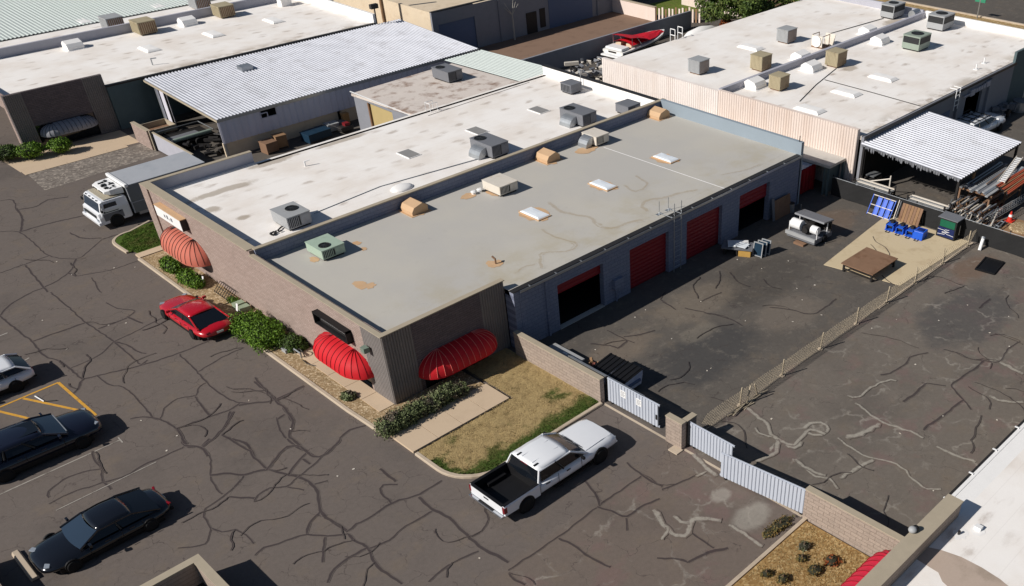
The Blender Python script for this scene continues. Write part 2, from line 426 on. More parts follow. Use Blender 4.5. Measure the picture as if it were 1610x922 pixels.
SKYLT = M('skylight_acrylic', L(232,238,244,.98), .25, .05, spec=.6)
FLATSK = M('weathered_skylight', L(150,148,146,.9), .5, .15)
AWR = M('red_awning_vinyl', L(206,34,44,.9), .62, .12, spec=.2, grain=.1, dirt=L(170,50,52,.9), damt=.4, dscale=2.5)
AWS = M('faded_salmon_awning_vinyl', L(198,110,92,.9), .75, .12, grain=.1, dirt=L(180,120,104,.9), damt=.5, dscale=2.5)
AWG = M('grey_awning_vinyl', L(150,150,156,.95), .5, .08)
AWSEAM = M('awning_seam', L(120,20,30), .5, .1)
AWSEAMP = M('awning_seam_pale', L(224,120,110), .5, .1)
AWSEAMD = M('awning_seam_dark', L(40,36,38), .5, .1)
CONC = concrete('pavement_concrete', L(206,184,158,.92), amt=.25, stain=L(170,150,126))
CURB = concrete('curb_concrete', L(196,180,160,.9), amt=.3)
PADC = concrete('pad_concrete', L(202,185,154,.97), amt=.45, stain=L(150,126,96))
SLABC = concrete('grey_slab_concrete', L(206,202,196,.85), amt=.25)
GRAV = gravel('desert_gravel', L(176,152,118,.9), L(140,118,88,.9), L(206,186,156))
PAVER = gravel('grey_paver_stone', L(140,132,124,.9), L(112,104,98,.9), L(160,150,140), 7)
LAWN = lawn('patchy_lawn', L(164,143,102,1.0), L(72,92,40,.85))
LAWNG = lawn('green_lawn', L(100,116,50,.85), L(78,102,40,.85))
GATEM = M('gate_board_paint', L(196,202,214,.85), .5, .05)
YELL = M('yellow_line_paint', L(214,160,62,.95), .7, .15, dirt=L(120,100,70), damt=.5, dscale=4)
WLINE = M('white_line_paint', L(160,154,146), .7, .15, dirt=L(100,92,86,1.1), damt=.95, dscale=3)
WOOD = M('weathered_wood', L(150,118,88,.9), .85, .25, 3, dirt=L(96,72,52), damt=.5)
BROWNP = M('rusty_plate', L(138,108,86,.9), .8, .22, dirt=L(96,66,46), damt=.6)
BLUEM = M('bright_blue_paint', L(36,92,206,.95), .4, .12, dirt=L(24,44,110), damt=.4)
ORNG = M('orange_paint', L(172,84,56,.95), .6, .2)
BLACKF = M('black_windscreen_fabric', L(38,38,39), .85, .25, bump=.3)
GREENF = M('green_fabric', L(20,92,66), .7, .3)
TARP = M('dark_blue_tarp', L(24,50,70), .5, .25)
LEAFD = leafmat('dark_leaf', L(46,66,26,.8), L(88,112,46,.8))
LEAFB = leafmat('bright_leaf', L(64,96,22,.85), L(120,156,50,.85))
LEAFH = leafmat('grey_green_leaf', L(78,90,58,.85), L(128,138,94,.85), L(112,92,92,.8))
LEAFT = leafmat('tree_leaf', L(52,74,28,.85), L(104,124,58,.85), L(120,126,70,.8))
LEAFR = leafmat('red_brown_leaf', L(120,56,30,.8), L(168,96,52,.8))
LEAFY = leafmat('dry_leaf', L(130,104,60,.85), L(90,90,50,.85))
TWIG = M('bark', L(96,80,62), .9, .25, 4, bump=.5)
CARW = M('white_car_paint', L(236,238,242,.95), .22, .02, coat=.6, spec=.5, grain=.02)
CARR = M('red_car_paint', L(186,14,32,.9), .25, .03, coat=.8, spec=.5, grain=.02)
CARK = M('black_car_paint', L(16,17,22), .16, .05, coat=.8, spec=.5, grain=.02)
CARB = M('midnight_blue_car_paint', L(20,23,38), .16, .05, coat=.8, spec=.5, grain=.02)
TRIM = M('satin_black_trim', L(24,24,26), .5, .1)
CHROME = M('chrome', L(200,202,206), .15, .03, metal=.9)
GLASS = glassmat('tinted_glass', L(18,22,28))
GLASSB = glassmat('windscreen_glass', L(44,58,74))
LAMPR = M('red_lens', L(120,12,24), .25, .05, spec=.6)
LAMPC = M('clear_lens', L(140,148,158), .15, .05, spec=.6)
CRACKS_DARK=[[(-5.93,32.57),(-5.21,31.79),(-5.10,29.79),(-5.10,27.10),(-4.21,25.54),(-3.31,26.02),(-2.22,26.94)],[(-5.10,27.10),(-7.77,26.92)],[(-5.08,31.65),(-4.29,33.72),(-4.05,35.51)],[(-5.08,31.65),(-3.57,31.60),(-1.67,31.18)],[(-6.46,26.87),(-6.67,24.37),(-6.79,22.67)],[(-4.21,25.54),(-5.19,24.09),(-6.52,23.41),(-7.37,23.31)],[(-5.04,23.38),(-3.41,22.69),(-1.62,22.71)],[(-5.19,24.09),(-5.04,23.38)],[(-4.51,22.54),(-4.79,20.99),(-4.83,20.47)],[(-3.12,29.33),(-2.90,28.00),(-2.14,27.16)],[(-4.34,37.43),(-3.75,36.95),(-4.13,35.25)],[(-4.00,35.11),(-3.08,34.79),(-2.23,35.29),(-1.14,34.82)],[(-6.69,22.51),(-6.65,20.22),(-6.67,17.88),(-6.45,14.94),(-6.46,11.82)],[(-9.43,21.83),(-8.68,22.70),(-7.38,23.27)],[(-9.43,21.83),(-9.33,19.87),(-9.23,17.99),(-9.29,16.14),(-8.99,15.19),(-8.89,13.88),(-8.86,12.66)],[(-9.23,17.99),(-7.97,17.93),(-6.67,17.88)],[(-8.81,14.09),(-8.00,14.11),(-7.13,14.40),(-6.45,14.94),(-5.54,15.05),(-4.36,15.34),(-3.67,15.40)],[(-6.49,16.76),(-5.04,16.79),(-4.48,17.13)],[(-5.11,19.16),(-4.96,18.13),(-4.45,17.21)],[(-5.00,16.87),(-4.72,15.63)],[(-8.86,12.66),(-7.70,12.27),(-6.46,11.82),(-4.80,11.54),(-3.11,11.51)],[(-6.46,11.82),(-6.05,12.07)],[(-8.86,12.66),(-9.32,12.02),(-9.77,11.76)],[(-8.29,12.43),(-8.16,11.32),(-7.82,10.57),(-7.81,9.07),(-7.89,7.73),(-7.91,7.05),(-7.77,6.90)],[(-8.67,7.89),(-8.21,7.65),(-7.81,6.95),(-7.60,5.70),(-7.74,4.82)],[(-7.77,6.90),(-7.25,7.56),(-6.53,7.85),(-5.87,7.50),(-5.37,8.07),(-5.04,8.10)],[(-4.78,11.41),(-4.87,10.07),(-4.93,9.14),(-4.98,8.23),(-5.06,6.99),(-4.83,5.63),(-4.36,4.93)],[(-4.86,9.27),(-3.50,9.60),(-2.40,9.65)],[(-5.90,7.44),(-6.01,6.74),(-6.13,5.45)],[(-7.60,5.70),(-6.13,5.45),(-5.32,5.28),(-4.80,5.41)],[(-5.38,5.16),(-5.93,4.38),(-6.50,3.99)],[(-6.45,14.94),(-6.14,14.18),(-6.07,13.25),(-5.85,12.69)],[(-3.46,6.56),(-3.50,5.46),(-3.52,4.56),(-3.68,3.30),(-3.96,2.22),(-4.32,1.78)],[(-4.34,4.92),(-3.58,4.45),(-2.72,4.43),(-2.14,4.45)],[(-4.21,3.19),(-4.52,2.50),(-4.70,1.53)],[(-4.23,3.03),(-3.85,3.14)],[(-3.13,-0.22),(-2.53,-0.01),(-1.87,-0.23)],[(-10.73,6.82),(-10.91,6.22),(-10.94,5.34),(-11.19,4.72),(-11.21,3.73)],[(-10.94,5.34),(-11.55,5.71),(-12.28,5.77),(-12.94,5.48),(-13.09,5.07)],[(-13.23,4.67),(-12.37,4.71),(-11.31,4.41),(-10.40,4.15),(-9.69,4.28),(-8.36,4.22),(-7.94,4.24)],[(-7.76,4.85),(-7.92,4.21),(-7.53,3.63),(-7.56,2.72),(-7.93,1.90),(-8.25,1.07),(-8.31,0.14)],[(-7.49,3.58),(-6.95,3.96)],[(-6.30,3.25),(-6.05,2.33),(-6.24,1.43)],[(-8.05,1.59),(-7.47,1.11),(-7.13,0.58),(-6.76,0.47)],[(-7.13,0.58),(-7.82,0.17),(-8.40,-0.04),(-9.14,-0.20),(-9.42,-0.57),(-9.53,-1.38),(-9.35,-1.90),(-8.97,-2.18),(-8.84,-2.78),(-8.85,-3.40)],[(-9.55,-1.42),(-9.94,-1.95),(-10.28,-2.01),(-10.91,-1.52)],[(-8.23,-0.23),(-7.57,-1.03)],[(-6.75,0.46),(-6.27,0.16),(-5.88,-0.79),(-5.61,-1.45),(-5.59,-2.27),(-5.84,-2.98),(-6.21,-3.75),(-6.19,-4.63),(-6.08,-5.46)],[(-3.13,-0.21),(-4.38,-0.75),(-5.13,-1.01),(-5.90,-1.21),(-6.35,-1.37),(-6.81,-0.94),(-7.40,-1.00),(-7.67,-1.26)],[(-4.66,1.46),(-4.70,0.86),(-4.61,0.12),(-4.49,-0.56)],[(-4.70,0.86),(-5.40,0.82),(-6.24,0.21)],[(-5.88,-0.79),(-5.33,-0.34),(-4.62,-0.02)],[(-4.98,-0.25),(-4.92,-0.78)],[(-5.49,-2.09),(-5.01,-2.26)],[(-6.35,-1.37),(-5.97,-2.06)],[(-6.21,-3.75),(-6.81,-3.95),(-7.22,-4.41)],[(-9.17,-4.03),(-8.72,-3.91),(-7.96,-4.18),(-7.24,-4.45),(-6.76,-5.11),(-6.16,-5.58)],[(-6.82,-5.10),(-7.27,-5.61),(-7.63,-6.20)],[(-6.16,-5.58),(-6.18,-6.05),(-6.10,-6.77),(-6.32,-7.63),(-6.36,-8.40),(-6.27,-9.25)],[(-6.08,-5.46),(-5.66,-5.35),(-4.99,-5.42),(-4.06,-5.35),(-3.44,-5.54),(-2.96,-5.72),(-1.85,-5.70)],[(-6.10,-6.77),(-6.82,-6.72),(-7.48,-6.82),(-8.06,-7.23)],[(-6.08,-6.85),(-5.29,-7.03),(-4.45,-6.86),(-3.16,-6.94)],[(-3.11,-5.83),(-3.13,-6.90),(-2.99,-7.73),(-3.08,-8.55),(-3.16,-9.23),(-3.17,-10.10),(-2.99,-10.90),(-2.99,-11.26)],[(-4.03,-5.31),(-3.93,-4.51),(-3.64,-4.18),(-3.22,-4.57)],[(-3.06,-9.21),(-2.56,-9.25),(-2.04,-8.90),(-1.72,-8.31)],[(-3.13,-3.20),(-3.15,-3.91),(-3.15,-4.36)],[(-5.54,-9.88),(-4.37,-9.75),(-3.38,-9.99)],[(-3.23,-11.58),(-2.25,-11.59),(-0.85,-11.63),(0.18,-11.59),(1.35,-11.53),(2.09,-11.51),(3.15,-11.53),(3.93,-11.51)],[(2.07,-10.06),(1.86,-10.83),(1.46,-11.51)],[(4.07,-10.46),(3.97,-11.11),(3.93,-11.51),(3.90,-12.07),(3.99,-12.60)],[(-0.91,-11.69),(-0.77,-12.34),(-0.75,-13.35),(-0.61,-14.21)],[(1.35,-11.53),(1.54,-12.14),(1.77,-12.79),(2.50,-12.78),(3.35,-13.02)],[(3.85,-12.73),(4.78,-13.02),(5.43,-13.14)],[(1.66,-12.81),(1.17,-13.33)],[(0.86,-15.16),(1.29,-15.64),(1.50,-16.16)],[(1.50,-16.16),(2.39,-16.41),(3.06,-16.77)],[(2.75,-15.30),(2.70,-16.38)],[(-3.34,-11.70),(-3.38,-12.11),(-3.30,-12.55)],[(10.85,-2.43),(10.89,-3.20),(10.89,-3.78),(10.96,-4.28)],[(11.03,-3.50),(11.73,-3.98),(12.51,-4.25)],[(9.44,-2.76),(9.93,-3.57),(10.07,-4.01),(10.55,-3.97),(10.86,-3.88)],[(14.98,-2.33),(14.84,-2.98),(14.74,-3.66)],[(14.88,-2.62),(14.79,-3.49)],[(15.18,-3.92),(15.60,-5.10),(15.94,-6.42),(15.84,-7.23)],[(16.19,-4.05),(17.76,-4.27)],[(16.80,-14.83),(17.22,-15.09),(18.43,-15.22),(19.02,-15.05),(20.01,-15.51)],[(20.74,-15.89),(20.95,-16.54),(20.91,-17.33),(21.20,-17.84),(21.65,-18.44),(22.89,-18.24),(23.99,-18.37)],[(21.20,-17.84),(20.09,-17.84),(18.53,-17.69),(18.14,-17.83),(17.58,-18.69),(17.16,-19.31)],[(17.58,-18.69),(16.02,-18.60),(14.82,-18.49),(14.38,-18.51)],[(17.53,-16.60),(18.05,-17.55)],[(17.68,-16.76),(16.34,-16.80),(15.62,-16.74)],[(25.58,-15.31),(26.89,-15.28)],[(18.24,-7.15),(18.77,-8.10),(19.28,-9.25),(21.36,-9.22)],[(-3.31,6.81),(-3.46,5.44),(-3.59,4.48)],[(-3.59,4.48),(-3.65,3.24),(-3.93,2.27),(-4.50,1.66),(-4.55,0.52),(-4.59,-0.48),(-4.07,-0.71),(-3.17,-0.28)],[(-4.92,5.28),(-4.22,4.91),(-3.59,4.48),(-2.10,4.50)],[(-6.46,3.80),(-6.30,2.66),(-6.20,1.85),(-6.30,1.27),(-6.28,0.24)],[(-6.32,0.17),(-5.70,0.61),(-4.96,0.96),(-4.55,0.52)],[(-7.49,3.62),(-6.45,4.03),(-5.28,5.02)],[(-7.89,4.29),(-7.49,3.62),(-7.55,2.87)],[(-7.57,5.75),(-7.74,4.72),(-7.79,4.29)]]
CRACKS_PALE=[[(14.28,-14.63),(14.57,-15.04),(15.61,-15.06),(16.70,-15.40),(16.85,-15.66)],[(14.08,-15.23),(13.88,-15.91),(13.66,-16.71),(13.78,-17.52),(13.95,-18.37),(13.89,-18.79)],[(13.47,-16.83),(12.56,-16.68),(11.63,-16.32)],[(21.59,-18.47),(21.49,-19.17),(21.41,-19.77)],[(18.70,-19.37),(18.73,-20.14),(19.31,-20.77)],[(10.97,-14.61),(11.63,-14.65),(11.77,-15.15),(11.44,-15.46),(10.88,-15.18),(10.79,-14.74)],[(11.38,-16.08),(11.24,-16.89),(11.16,-17.74),(11.38,-18.14),(11.56,-19.10),(11.17,-19.86),(11.08,-20.63),(11.43,-21.01)],[(11.20,-17.94),(10.18,-17.75),(9.24,-17.60)],[(8.96,-15.49),(8.76,-16.19),(8.66,-16.83),(8.97,-17.31),(8.62,-17.94)],[(8.70,-14.43),(9.54,-14.39),(9.56,-15.05),(10.14,-15.04)],[(13.75,-19.48),(13.73,-20.24),(13.93,-21.23)],[(2.70,-13.28),(2.47,-13.83),(2.29,-14.41),(2.28,-14.91),(2.63,-15.17),(3.13,-14.81),(3.50,-14.82),(4.03,-15.66)],[(2.35,-14.35),(2.05,-14.54),(1.70,-14.66)],[(2.98,-14.12),(2.95,-14.48),(3.13,-14.81)],[(4.06,-16.03),(4.06,-16.73),(4.01,-17.69)],[(6.30,-12.12),(6.04,-13.22),(5.92,-13.83)],[(5.35,-13.21),(5.93,-13.32)],[(10.44,-11.71),(10.29,-12.44),(10.14,-13.16),(9.69,-13.80),(9.54,-14.20),(9.71,-14.93),(10.56,-14.89),(11.14,-14.83),(11.26,-15.52)],[(9.59,-12.99),(9.37,-13.31),(9.58,-13.96)],[(9.54,-14.20),(8.85,-14.65),(7.78,-14.41)],[(8.95,-15.56),(8.86,-16.11),(8.84,-16.59),(8.97,-17.11)]]
ROOF_STAINS=[[(9.05,0.20),(9.48,0.61),(9.95,1.14),(10.28,1.23),(10.61,1.02),(11.17,0.64),(11.78,0.67),(12.03,0.86),(11.99,1.39)],[(7.95,0.69),(8.52,0.93),(9.35,0.75)],[(14.56,5.67),(14.19,4.24),(14.50,3.31),(14.75,2.46),(14.30,1.51),(14.61,0.76),(15.71,0.54),(16.50,0.25)],[(17.39,0.74),(17.75,1.55),(18.38,1.79),(19.15,1.41),(20.14,1.12),(21.42,0.68)],[(14.47,1.33),(14.57,1.79)],[(9.15,0.12),(9.84,1.08),(10.27,1.38),(11.36,0.56),(12.17,0.84),(11.94,1.90),(12.01,3.46)],[(23.84,1.06),(25.33,0.47),(26.80,0.30)],[(19.04,4.29),(18.89,3.13),(19.96,3.28),(20.52,4.70)]]
# ================================================================== SETTING
def struct(name, mb, m, **k):
    o = P(name, mb, m, None, **k); o['kind'] = 'structure'; return o
g = MB()
n = 24
g.add([(-260+i*620/n, -260+j*620/n, 0) for j in range(n+1) for i in range(n+1)],
      [(j*(n+1)+i, j*(n+1)+i+1, (j+1)*(n+1)+i+1, (j+1)*(n+1)+i) for j in range(n) for i in range(n)])
struct('ground', g, ASPH)

def smooth_line(pts, jit, seed):
    r = random.Random(seed); out = []
    for i in range(len(pts)-1):
        p0 = pts[max(i-1,0)]; p1 = pts[i]; p2 = pts[i+1]; p3 = pts[min(i+2,len(pts)-1)]
        k = max(2, int(math.dist(p1,p2)/.22))
        for j in range(k):
            t = j/k
            q = [.5*((2*p1[a])+(-p0[a]+p2[a])*t+(2*p0[a]-5*p1[a]+4*p2[a]-p3[a])*t*t+(-p0[a]+3*p1[a]-3*p2[a]+p3[a])*t**3) for a in (0,1)]
            out.append((q[0]+r.uniform(-jit,jit), q[1]+r.uniform(-jit,jit)))
    out.append(pts[-1]); return out
def ribbons(name, lines, m, attr, w0, w1, z, jit=.03, kind='structure'):
    V, F, A = [], [], []
    for li, l in enumerate(lines):
        s = smooth_line(l, jit, li); r = random.Random(li*7+1); w = r.uniform(w0, w1)
        base = len(V); zz = z + li*.00011
        for i, p in enumerate(s):
            a = s[max(i-1,0)]; b = s[min(i+1,len(s)-1)]
            d = Vector((b[0]-a[0], b[1]-a[1])); d = d.normalized() if d.length > 1e-6 else Vector((1,0))
            nx, ny = -d.y, d.x
            end = min(1, min(i, len(s)-1-i)/2+.7)
            ww = w*(.8+.4*r.random())
            for k, v in ((-1,0),(-.35,1),(.35,1),(1,0)):
                V.append((p[0]+nx*ww*k, p[1]+ny*ww*k, zz)); A.append(v*end)
            if i:
                q = base+4*(i-1)
                for k in range(3): F.append((q+k+1, q+k, q+k+4, q+k+5))
    me = bpy.data.meshes.new(name); me.from_pydata(V, [], F); me.materials.append(m)
    at = me.attributes.new(attr, 'FLOAT', 'POINT'); at.data.foreach_set('value', A)
    o = bpy.data.objects.new(name, me); COL.objects.link(o)
    if kind: o['kind'] = kind
    return o
ribbons('sealed_crack', CRACKS_DARK, ASPH, 'seal', .042, .085, .004)
ribbons('pale_crack', CRACKS_PALE, ASPH, 'pale', .07, .17, .021, .05)
def wander(x, y, a, steps, st, r):
    l = [(x,y)]
    for _ in range(steps):
        a += r.uniform(-.7,.7); x += st*math.cos(a); y += st*math.sin(a); l.append((x,y))
    return l
rr = random.Random(5)
_pts = [q for l in CRACKS_DARK for q in l]
ribbons('hairline_crack', [wander(q[0], q[1], rr.uniform(0,6.28), rr.randint(2,6), .4, rr) for q in rr.sample(_pts, 34)] + [wander(rr.uniform(-14,-2), rr.uniform(-18,30), rr.uniform(0,6.28), rr.randint(3,7), .5, rr) for _ in range(22)]
        + [wander(rr.uniform(7,30), rr.uniform(-22,-1), rr.uniform(0,6.28), rr.randint(3,7), .5, rr) for _ in range(30)], ASPH, 'seal', .02, .04, .025, .03)

def curb(name, pts, w=.17, h=.11, m=None):
    """kerb along a polyline (left side of travel is the bed)"""
    mb = MB(); prof = [(0,0),(0,h*.8),(.03,h),(w,h),(w,0)]; rings = []
    for i, p in enumerate(pts):
        a = pts[max(i-1,0)]; b = pts[min(i+1,len(pts)-1)]
        d = Vector((b[0]-a[0], b[1]-a[1])).normalized(); nx, ny = -d.y, d.x
        rings.append([(p[0]+nx*u, p[1]+ny*u, z) for u, z in prof])
    mb.loft(rings)
    return struct(name, mb, m or CURB)
def arc(cx, cy, r, a0, a1, n=8):
    return [(cx+r*math.cos(math.radians(a0+(a1-a0)*i/n)), cy+r*math.sin(math.radians(a0+(a1-a0)*i/n))) for i in range(n+1)]
def joints(y0, y1, x0, x1, step):
    return None
# kerbs round the front beds (travel so that the bed lies on the left)
curb('kerb', [(-1.9,22.7)] + [(-1.88, 22.5-1.25*i) for i in range(0,18)] + [(-1.82,-.2),(-1.80,-1.6)])
curb('kerb', [(-1.62,-3.55),(-1.62,-4.6)] + arc(.33,-5.05,1.95,180,258) + [(.6,-6.92),(2,-6.9),(4,-6.86),(6.25,-6.84)])
curb('kerb', [(.75,27.3)] + arc(-.9,25.6,1.15,80,180) + [(-2.05,25.2),(-2.0,24.0)])
curb('kerb', [(-2.0,46.0),(-1.95,44.6)])
# beds
def sheet(name, poly, z, m, kind='structure', green=None, sub=.25):
    """flat patch of ground, gridded when it carries the 'green' weight"""
    mb = MB()
    if green is None:
        mb.add([(x,y,z) for x,y in poly], [tuple(range(len(poly)))])
        o = P(name, mb, m); o['kind'] = kind
        if o.data.polygons[0].normal.z < 0: o.data.flip_normals()
        return o
    xs = [p[0] for p in poly]; ys = [p[1] for p in poly]
    def inside(x, y):
        c = False
        for i in range(len(poly)):
            (x1,y1),(x2,y2) = poly[i], poly[i-1]
            if (y1>y)!=(y2>y) and x < (x2-x1)*(y-y1)/(y2-y1)+x1: c = not c
        return c
    V, F, A, idx = [], [], [], {}
    nx = int((max(xs)-min(xs))/sub)+1; ny = int((max(ys)-min(ys))/sub)+1
    def vid(i, j):
        if (i,j) not in idx:
            x = min(xs)+i*sub; y = min(ys)+j*sub
            idx[i,j] = len(V); V.append((x,y,z+random.uniform(-.008,.012))); A.append(green(x,y))
        return idx[i,j]
    for i in range(nx):
        for j in range(ny):
            if inside(min(xs)+(i+.5)*sub, min(ys)+(j+.5)*sub): F.append((vid(i,j),vid(i+1,j),vid(i+1,j+1),vid(i,j+1)))
    me = bpy.data.meshes.new(name); me.from_pydata(V, [], F); me.materials.append(m)
    me.attributes.new('green','FLOAT','POINT').data.foreach_set('value', A)
    o = bpy.data.objects.new(name, me); COL.objects.link(o); o['kind'] = kind
    return o
front_poly = [(-1.72,22.7),(-1.7,-1.62),(-1.55,-1.95),(3.6,-1.9),(3.6,.0),(-.12,.0),(-.12,22.7)]
sheet('gravel_bed', front_poly, .08, GRAV)
lawn_poly = [(-1.45,-3.5),(-1.45,-4.6)] + [(x,y) for x,y in arc(.33,-5.05,1.78,180,258)] + [(.6,-6.74),(6.2,-6.66),(6.2,-.1),(3.72,-.1),(3.72,-3.42),(1,-3.5)]
def gfun(x, y):
    d = min(abs(y+6.75), 9) ; e = math.hypot(x-.33, y+5.05)
    k = max(0, 1-d/1.5)*1.05
    if x < .4 and y < -4.4: k = max(k, max(0, 1-(1.85-e)/.9))
    k = max(k, .75*max(0, 1-math.hypot(x-5.4,y+4.7)/.9))
    k = max(k, .6*max(0, 1-math.hypot(x-.2,y+3.9)/.7))
    return k*.95
sheet('lawn', lawn_poly, .09, LAWN, green=gfun)
sheet('lawn', [(-1.85,24.0)] + [(-1.88,25.2)] + arc(-.9,25.6,.98,180,80)[0:] + [(.75,27.0),(.9,23.4),(-1.5,23.4)], .09, LAWNG, green=lambda x,y: .6+.3*random.random())
# grass blades standing in the lawns
def blades(name, poly, n, m, gf, hmin, hmax, z):
    xs = [p[0] for p in poly]; ys = [p[1] for p in poly]; mb = MB(); A = []
    def inside(x, y):
        c = False
        for i in range(len(poly)):
            (x1,y1),(x2,y2) = poly[i], poly[i-1]
            if (y1>y)!=(y2>y) and x < (x2-x1)*(y-y1)/(y2-y1)+x1: c = not c
        return c
    V, F = [], []
    while len(F) < n:
        x = random.uniform(min(xs),max(xs)); y = random.uniform(min(ys),max(ys))
        if not inside(x,y): continue
        gk = gf(x,y); h = random.uniform(hmin,hmax)*(.6+.8*gk); a = random.uniform(0,6.28); w = .022
        b = len(V); lx, ly = random.uniform(-.05,.05), random.uniform(-.05,.05)
        V += [(x-w*math.cos(a),y-w*math.sin(a),z),(x+w*math.cos(a),y+w*math.sin(a),z),(x+lx,y+ly,z+h)]; F.append((b,b+1,b+2)); A += [gk]*3
    me = bpy.data.meshes.new(name); me.from_pydata(V, [], F); me.materials.append(m)
    me.attributes.new('green','FLOAT','POINT').data.foreach_set('value', A)
    o = bpy.data.objects.new(name, me); COL.objects.link(o); o['kind'] = 'stuff'; return o
blades('grass', lawn_poly, 16000, LAWN, gfun, .02, .055, .085)
blades('grass', [(-1.8,24.0),(-1.8,25.3),(-.9,26.5),(.75,26.8),(.8,23.5),(-1.5,23.5)], 5000, LAWNG, lambda x,y: .7, .03, .06, .085)

# pavement slabs: a walk from the kerb past the hedge, and one under the front awning
def slabs(x0, x1, y0, y1, nx, ny, z, m, gap=.012, name='pavement_slab'):
    for i in range(nx):
        for j in range(ny):
            a = x0+(x1-x0)*i/nx; b = x0+(x1-x0)*(i+1)/nx; c = y0+(y1-y0)*j/ny; d = y0+(y1-y0)*(j+1)/ny
            mb = MB(); zz = z+random.uniform(-.003,.003)
            mb.box(a+gap, c+gap, 0, b-gap, d-gap, zz); struct(name, mb, m)
slabs(-1.6, 3.68, -3.42, -1.72, 4, 1, .105, CONC)
slabs(-.95, -.12, .05, 7.1, 1, 5, .105, CONC)
slabs(-1.75, -.2, 22.75, 23.4, 1, 1, .105, CONC)
struct('concrete_pad', MB().prism([(24.05,-6.55),(29.6,-5.95),(32.1,-5.7),(32.2,-11.2),(24.9,-11.0)], 0, .03), PADC)
struct('gutter_pan', MB().box(22.0,-11.52,0, 32.2,-11.38,.05), CURB)
# far driveway, paving and beds left of the truck
sheet('paver_drive', [(-1.78,37.0),(-1.55,40.6),(6.2,40.6),(6.2,37.6)], .004, PAVER)
sheet('gravel_bed', [(-1.75,41.4),(-1.9,46.0),(1.0,44.6),(4.4,44.6),(6.2,44.5),(6.2,41.0)], .006, CONC)
slabs(-1.7, 5.2, 40.6, 41.35, 5, 1, .03, CONC)
# bottom right bed
br_poly = [(1.0,-18.1),(6.2,-18.0),(6.2,-22.3),(-2,-22.3),(-2,-18.1)]
curb('kerb', [(-2,-17.98),(1,-17.96),(3.5,-17.95),(6.3,-17.93)][::-1], .16, .11)
sheet('gravel_bed', br_poly, .06, gravel('straw_bed', L(172,142,96,.92), L(140,108,66,.9), L(190,164,120), 12))
slabs(-1.0, 2.4, -20.6, -19.4, 2, 1, .1, CONC)
blades('dry_grass', [(2.4,-18.2),(6.1,-18.2),(6.1,-21.6),(2.6,-21.6)], 5000, LAWN, lambda x,y: .05, .03, .09, .055)
# painted stall lines
def stripe(mb, p, q, w, z):
    d = Vector((q[0]-p[0], q[1]-p[1])).normalized(); nx, ny = -d.y*w/2, d.x*w/2
    mb.add([(p[0]+nx,p[1]+ny,z),(p[0]-nx,p[1]-ny,z),(q[0]-nx,q[1]-ny,z),(q[0]+nx,q[1]+ny,z)], [(0,1,2,3)])
for k, (p, q, w) in enumerate((((-15.0,13.05),(-9.72,13.25),.11), ((-9.72,13.25),(-9.58,9.3),.13), ((-11.3,13.1),(-9.62,9.6),.13), ((-12.5,13.05),(-10.75,9.2),.13), ((-13.8,13.0),(-12.1,9.0),.13), ((-15.0,12.6),(-13.4,8.9),.13))):
    mb = MB(); stripe(mb, p, q, w, .008+.0006*k); struct('yellow_line', mb, YELL)
for k, (p, q, w, m) in enumerate((((-15.0,6.72),(-9.6,6.72),.07,WLINE), ((-9.58,6.95),(-9.6,6.45),.06,WLINE), ((-11.0,16.1),(-9.86,16.5),.09,WLINE), ((-10.3,19.72),(-9.75,19.76),.09,WLINE), ((-13.2,4.05),(-9.2,4.1),.05,WLINE))):
    mb = MB(); stripe(mb, p, q, w, .008+.0006*k); struct('stall_line', mb, m)

# ================================================================== BUILDINGS
def fluted(mb, a, b, z0, z1, out, pitch, depth):
    """upright ribs along a..b standing proud of a wall whose outward normal is out"""
    L_ = math.dist(a, b); n = max(2, int(L_/pitch)); d = ((b[0]-a[0])/L_, (b[1]-a[1])/L_)
    prof = []
    for i in range(n):
        for u, o in ((i, 0), (i+.22, depth), (i+.72, depth), (i+.94, 0)):
            s = u*L_/n; prof.append((a[0]+d[0]*s+out[0]*o, a[1]+d[1]*s+out[1]*o))
    prof.append((b[0], b[1]))
    V = [(x,y,z0) for x,y in prof]+[(x,y,z1) for x,y in prof]; m = len(prof)
    fl = (d[0]*out[1]-d[1]*out[0]) < 0
    F = [((i,i+1,m+i+1,m+i) if fl else (i+1,i,m+i,m+i+1)) for i in range(m-1)]
    top = [(x,y,z1) for x,y in prof]
    mb.add(V, F)
    for i in range(n):
        j = i*4
        q = [(prof[j+k][0], prof[j+k][1], z1) for k in range(4)]
        mb.add(q, [(0,1,2,3)])
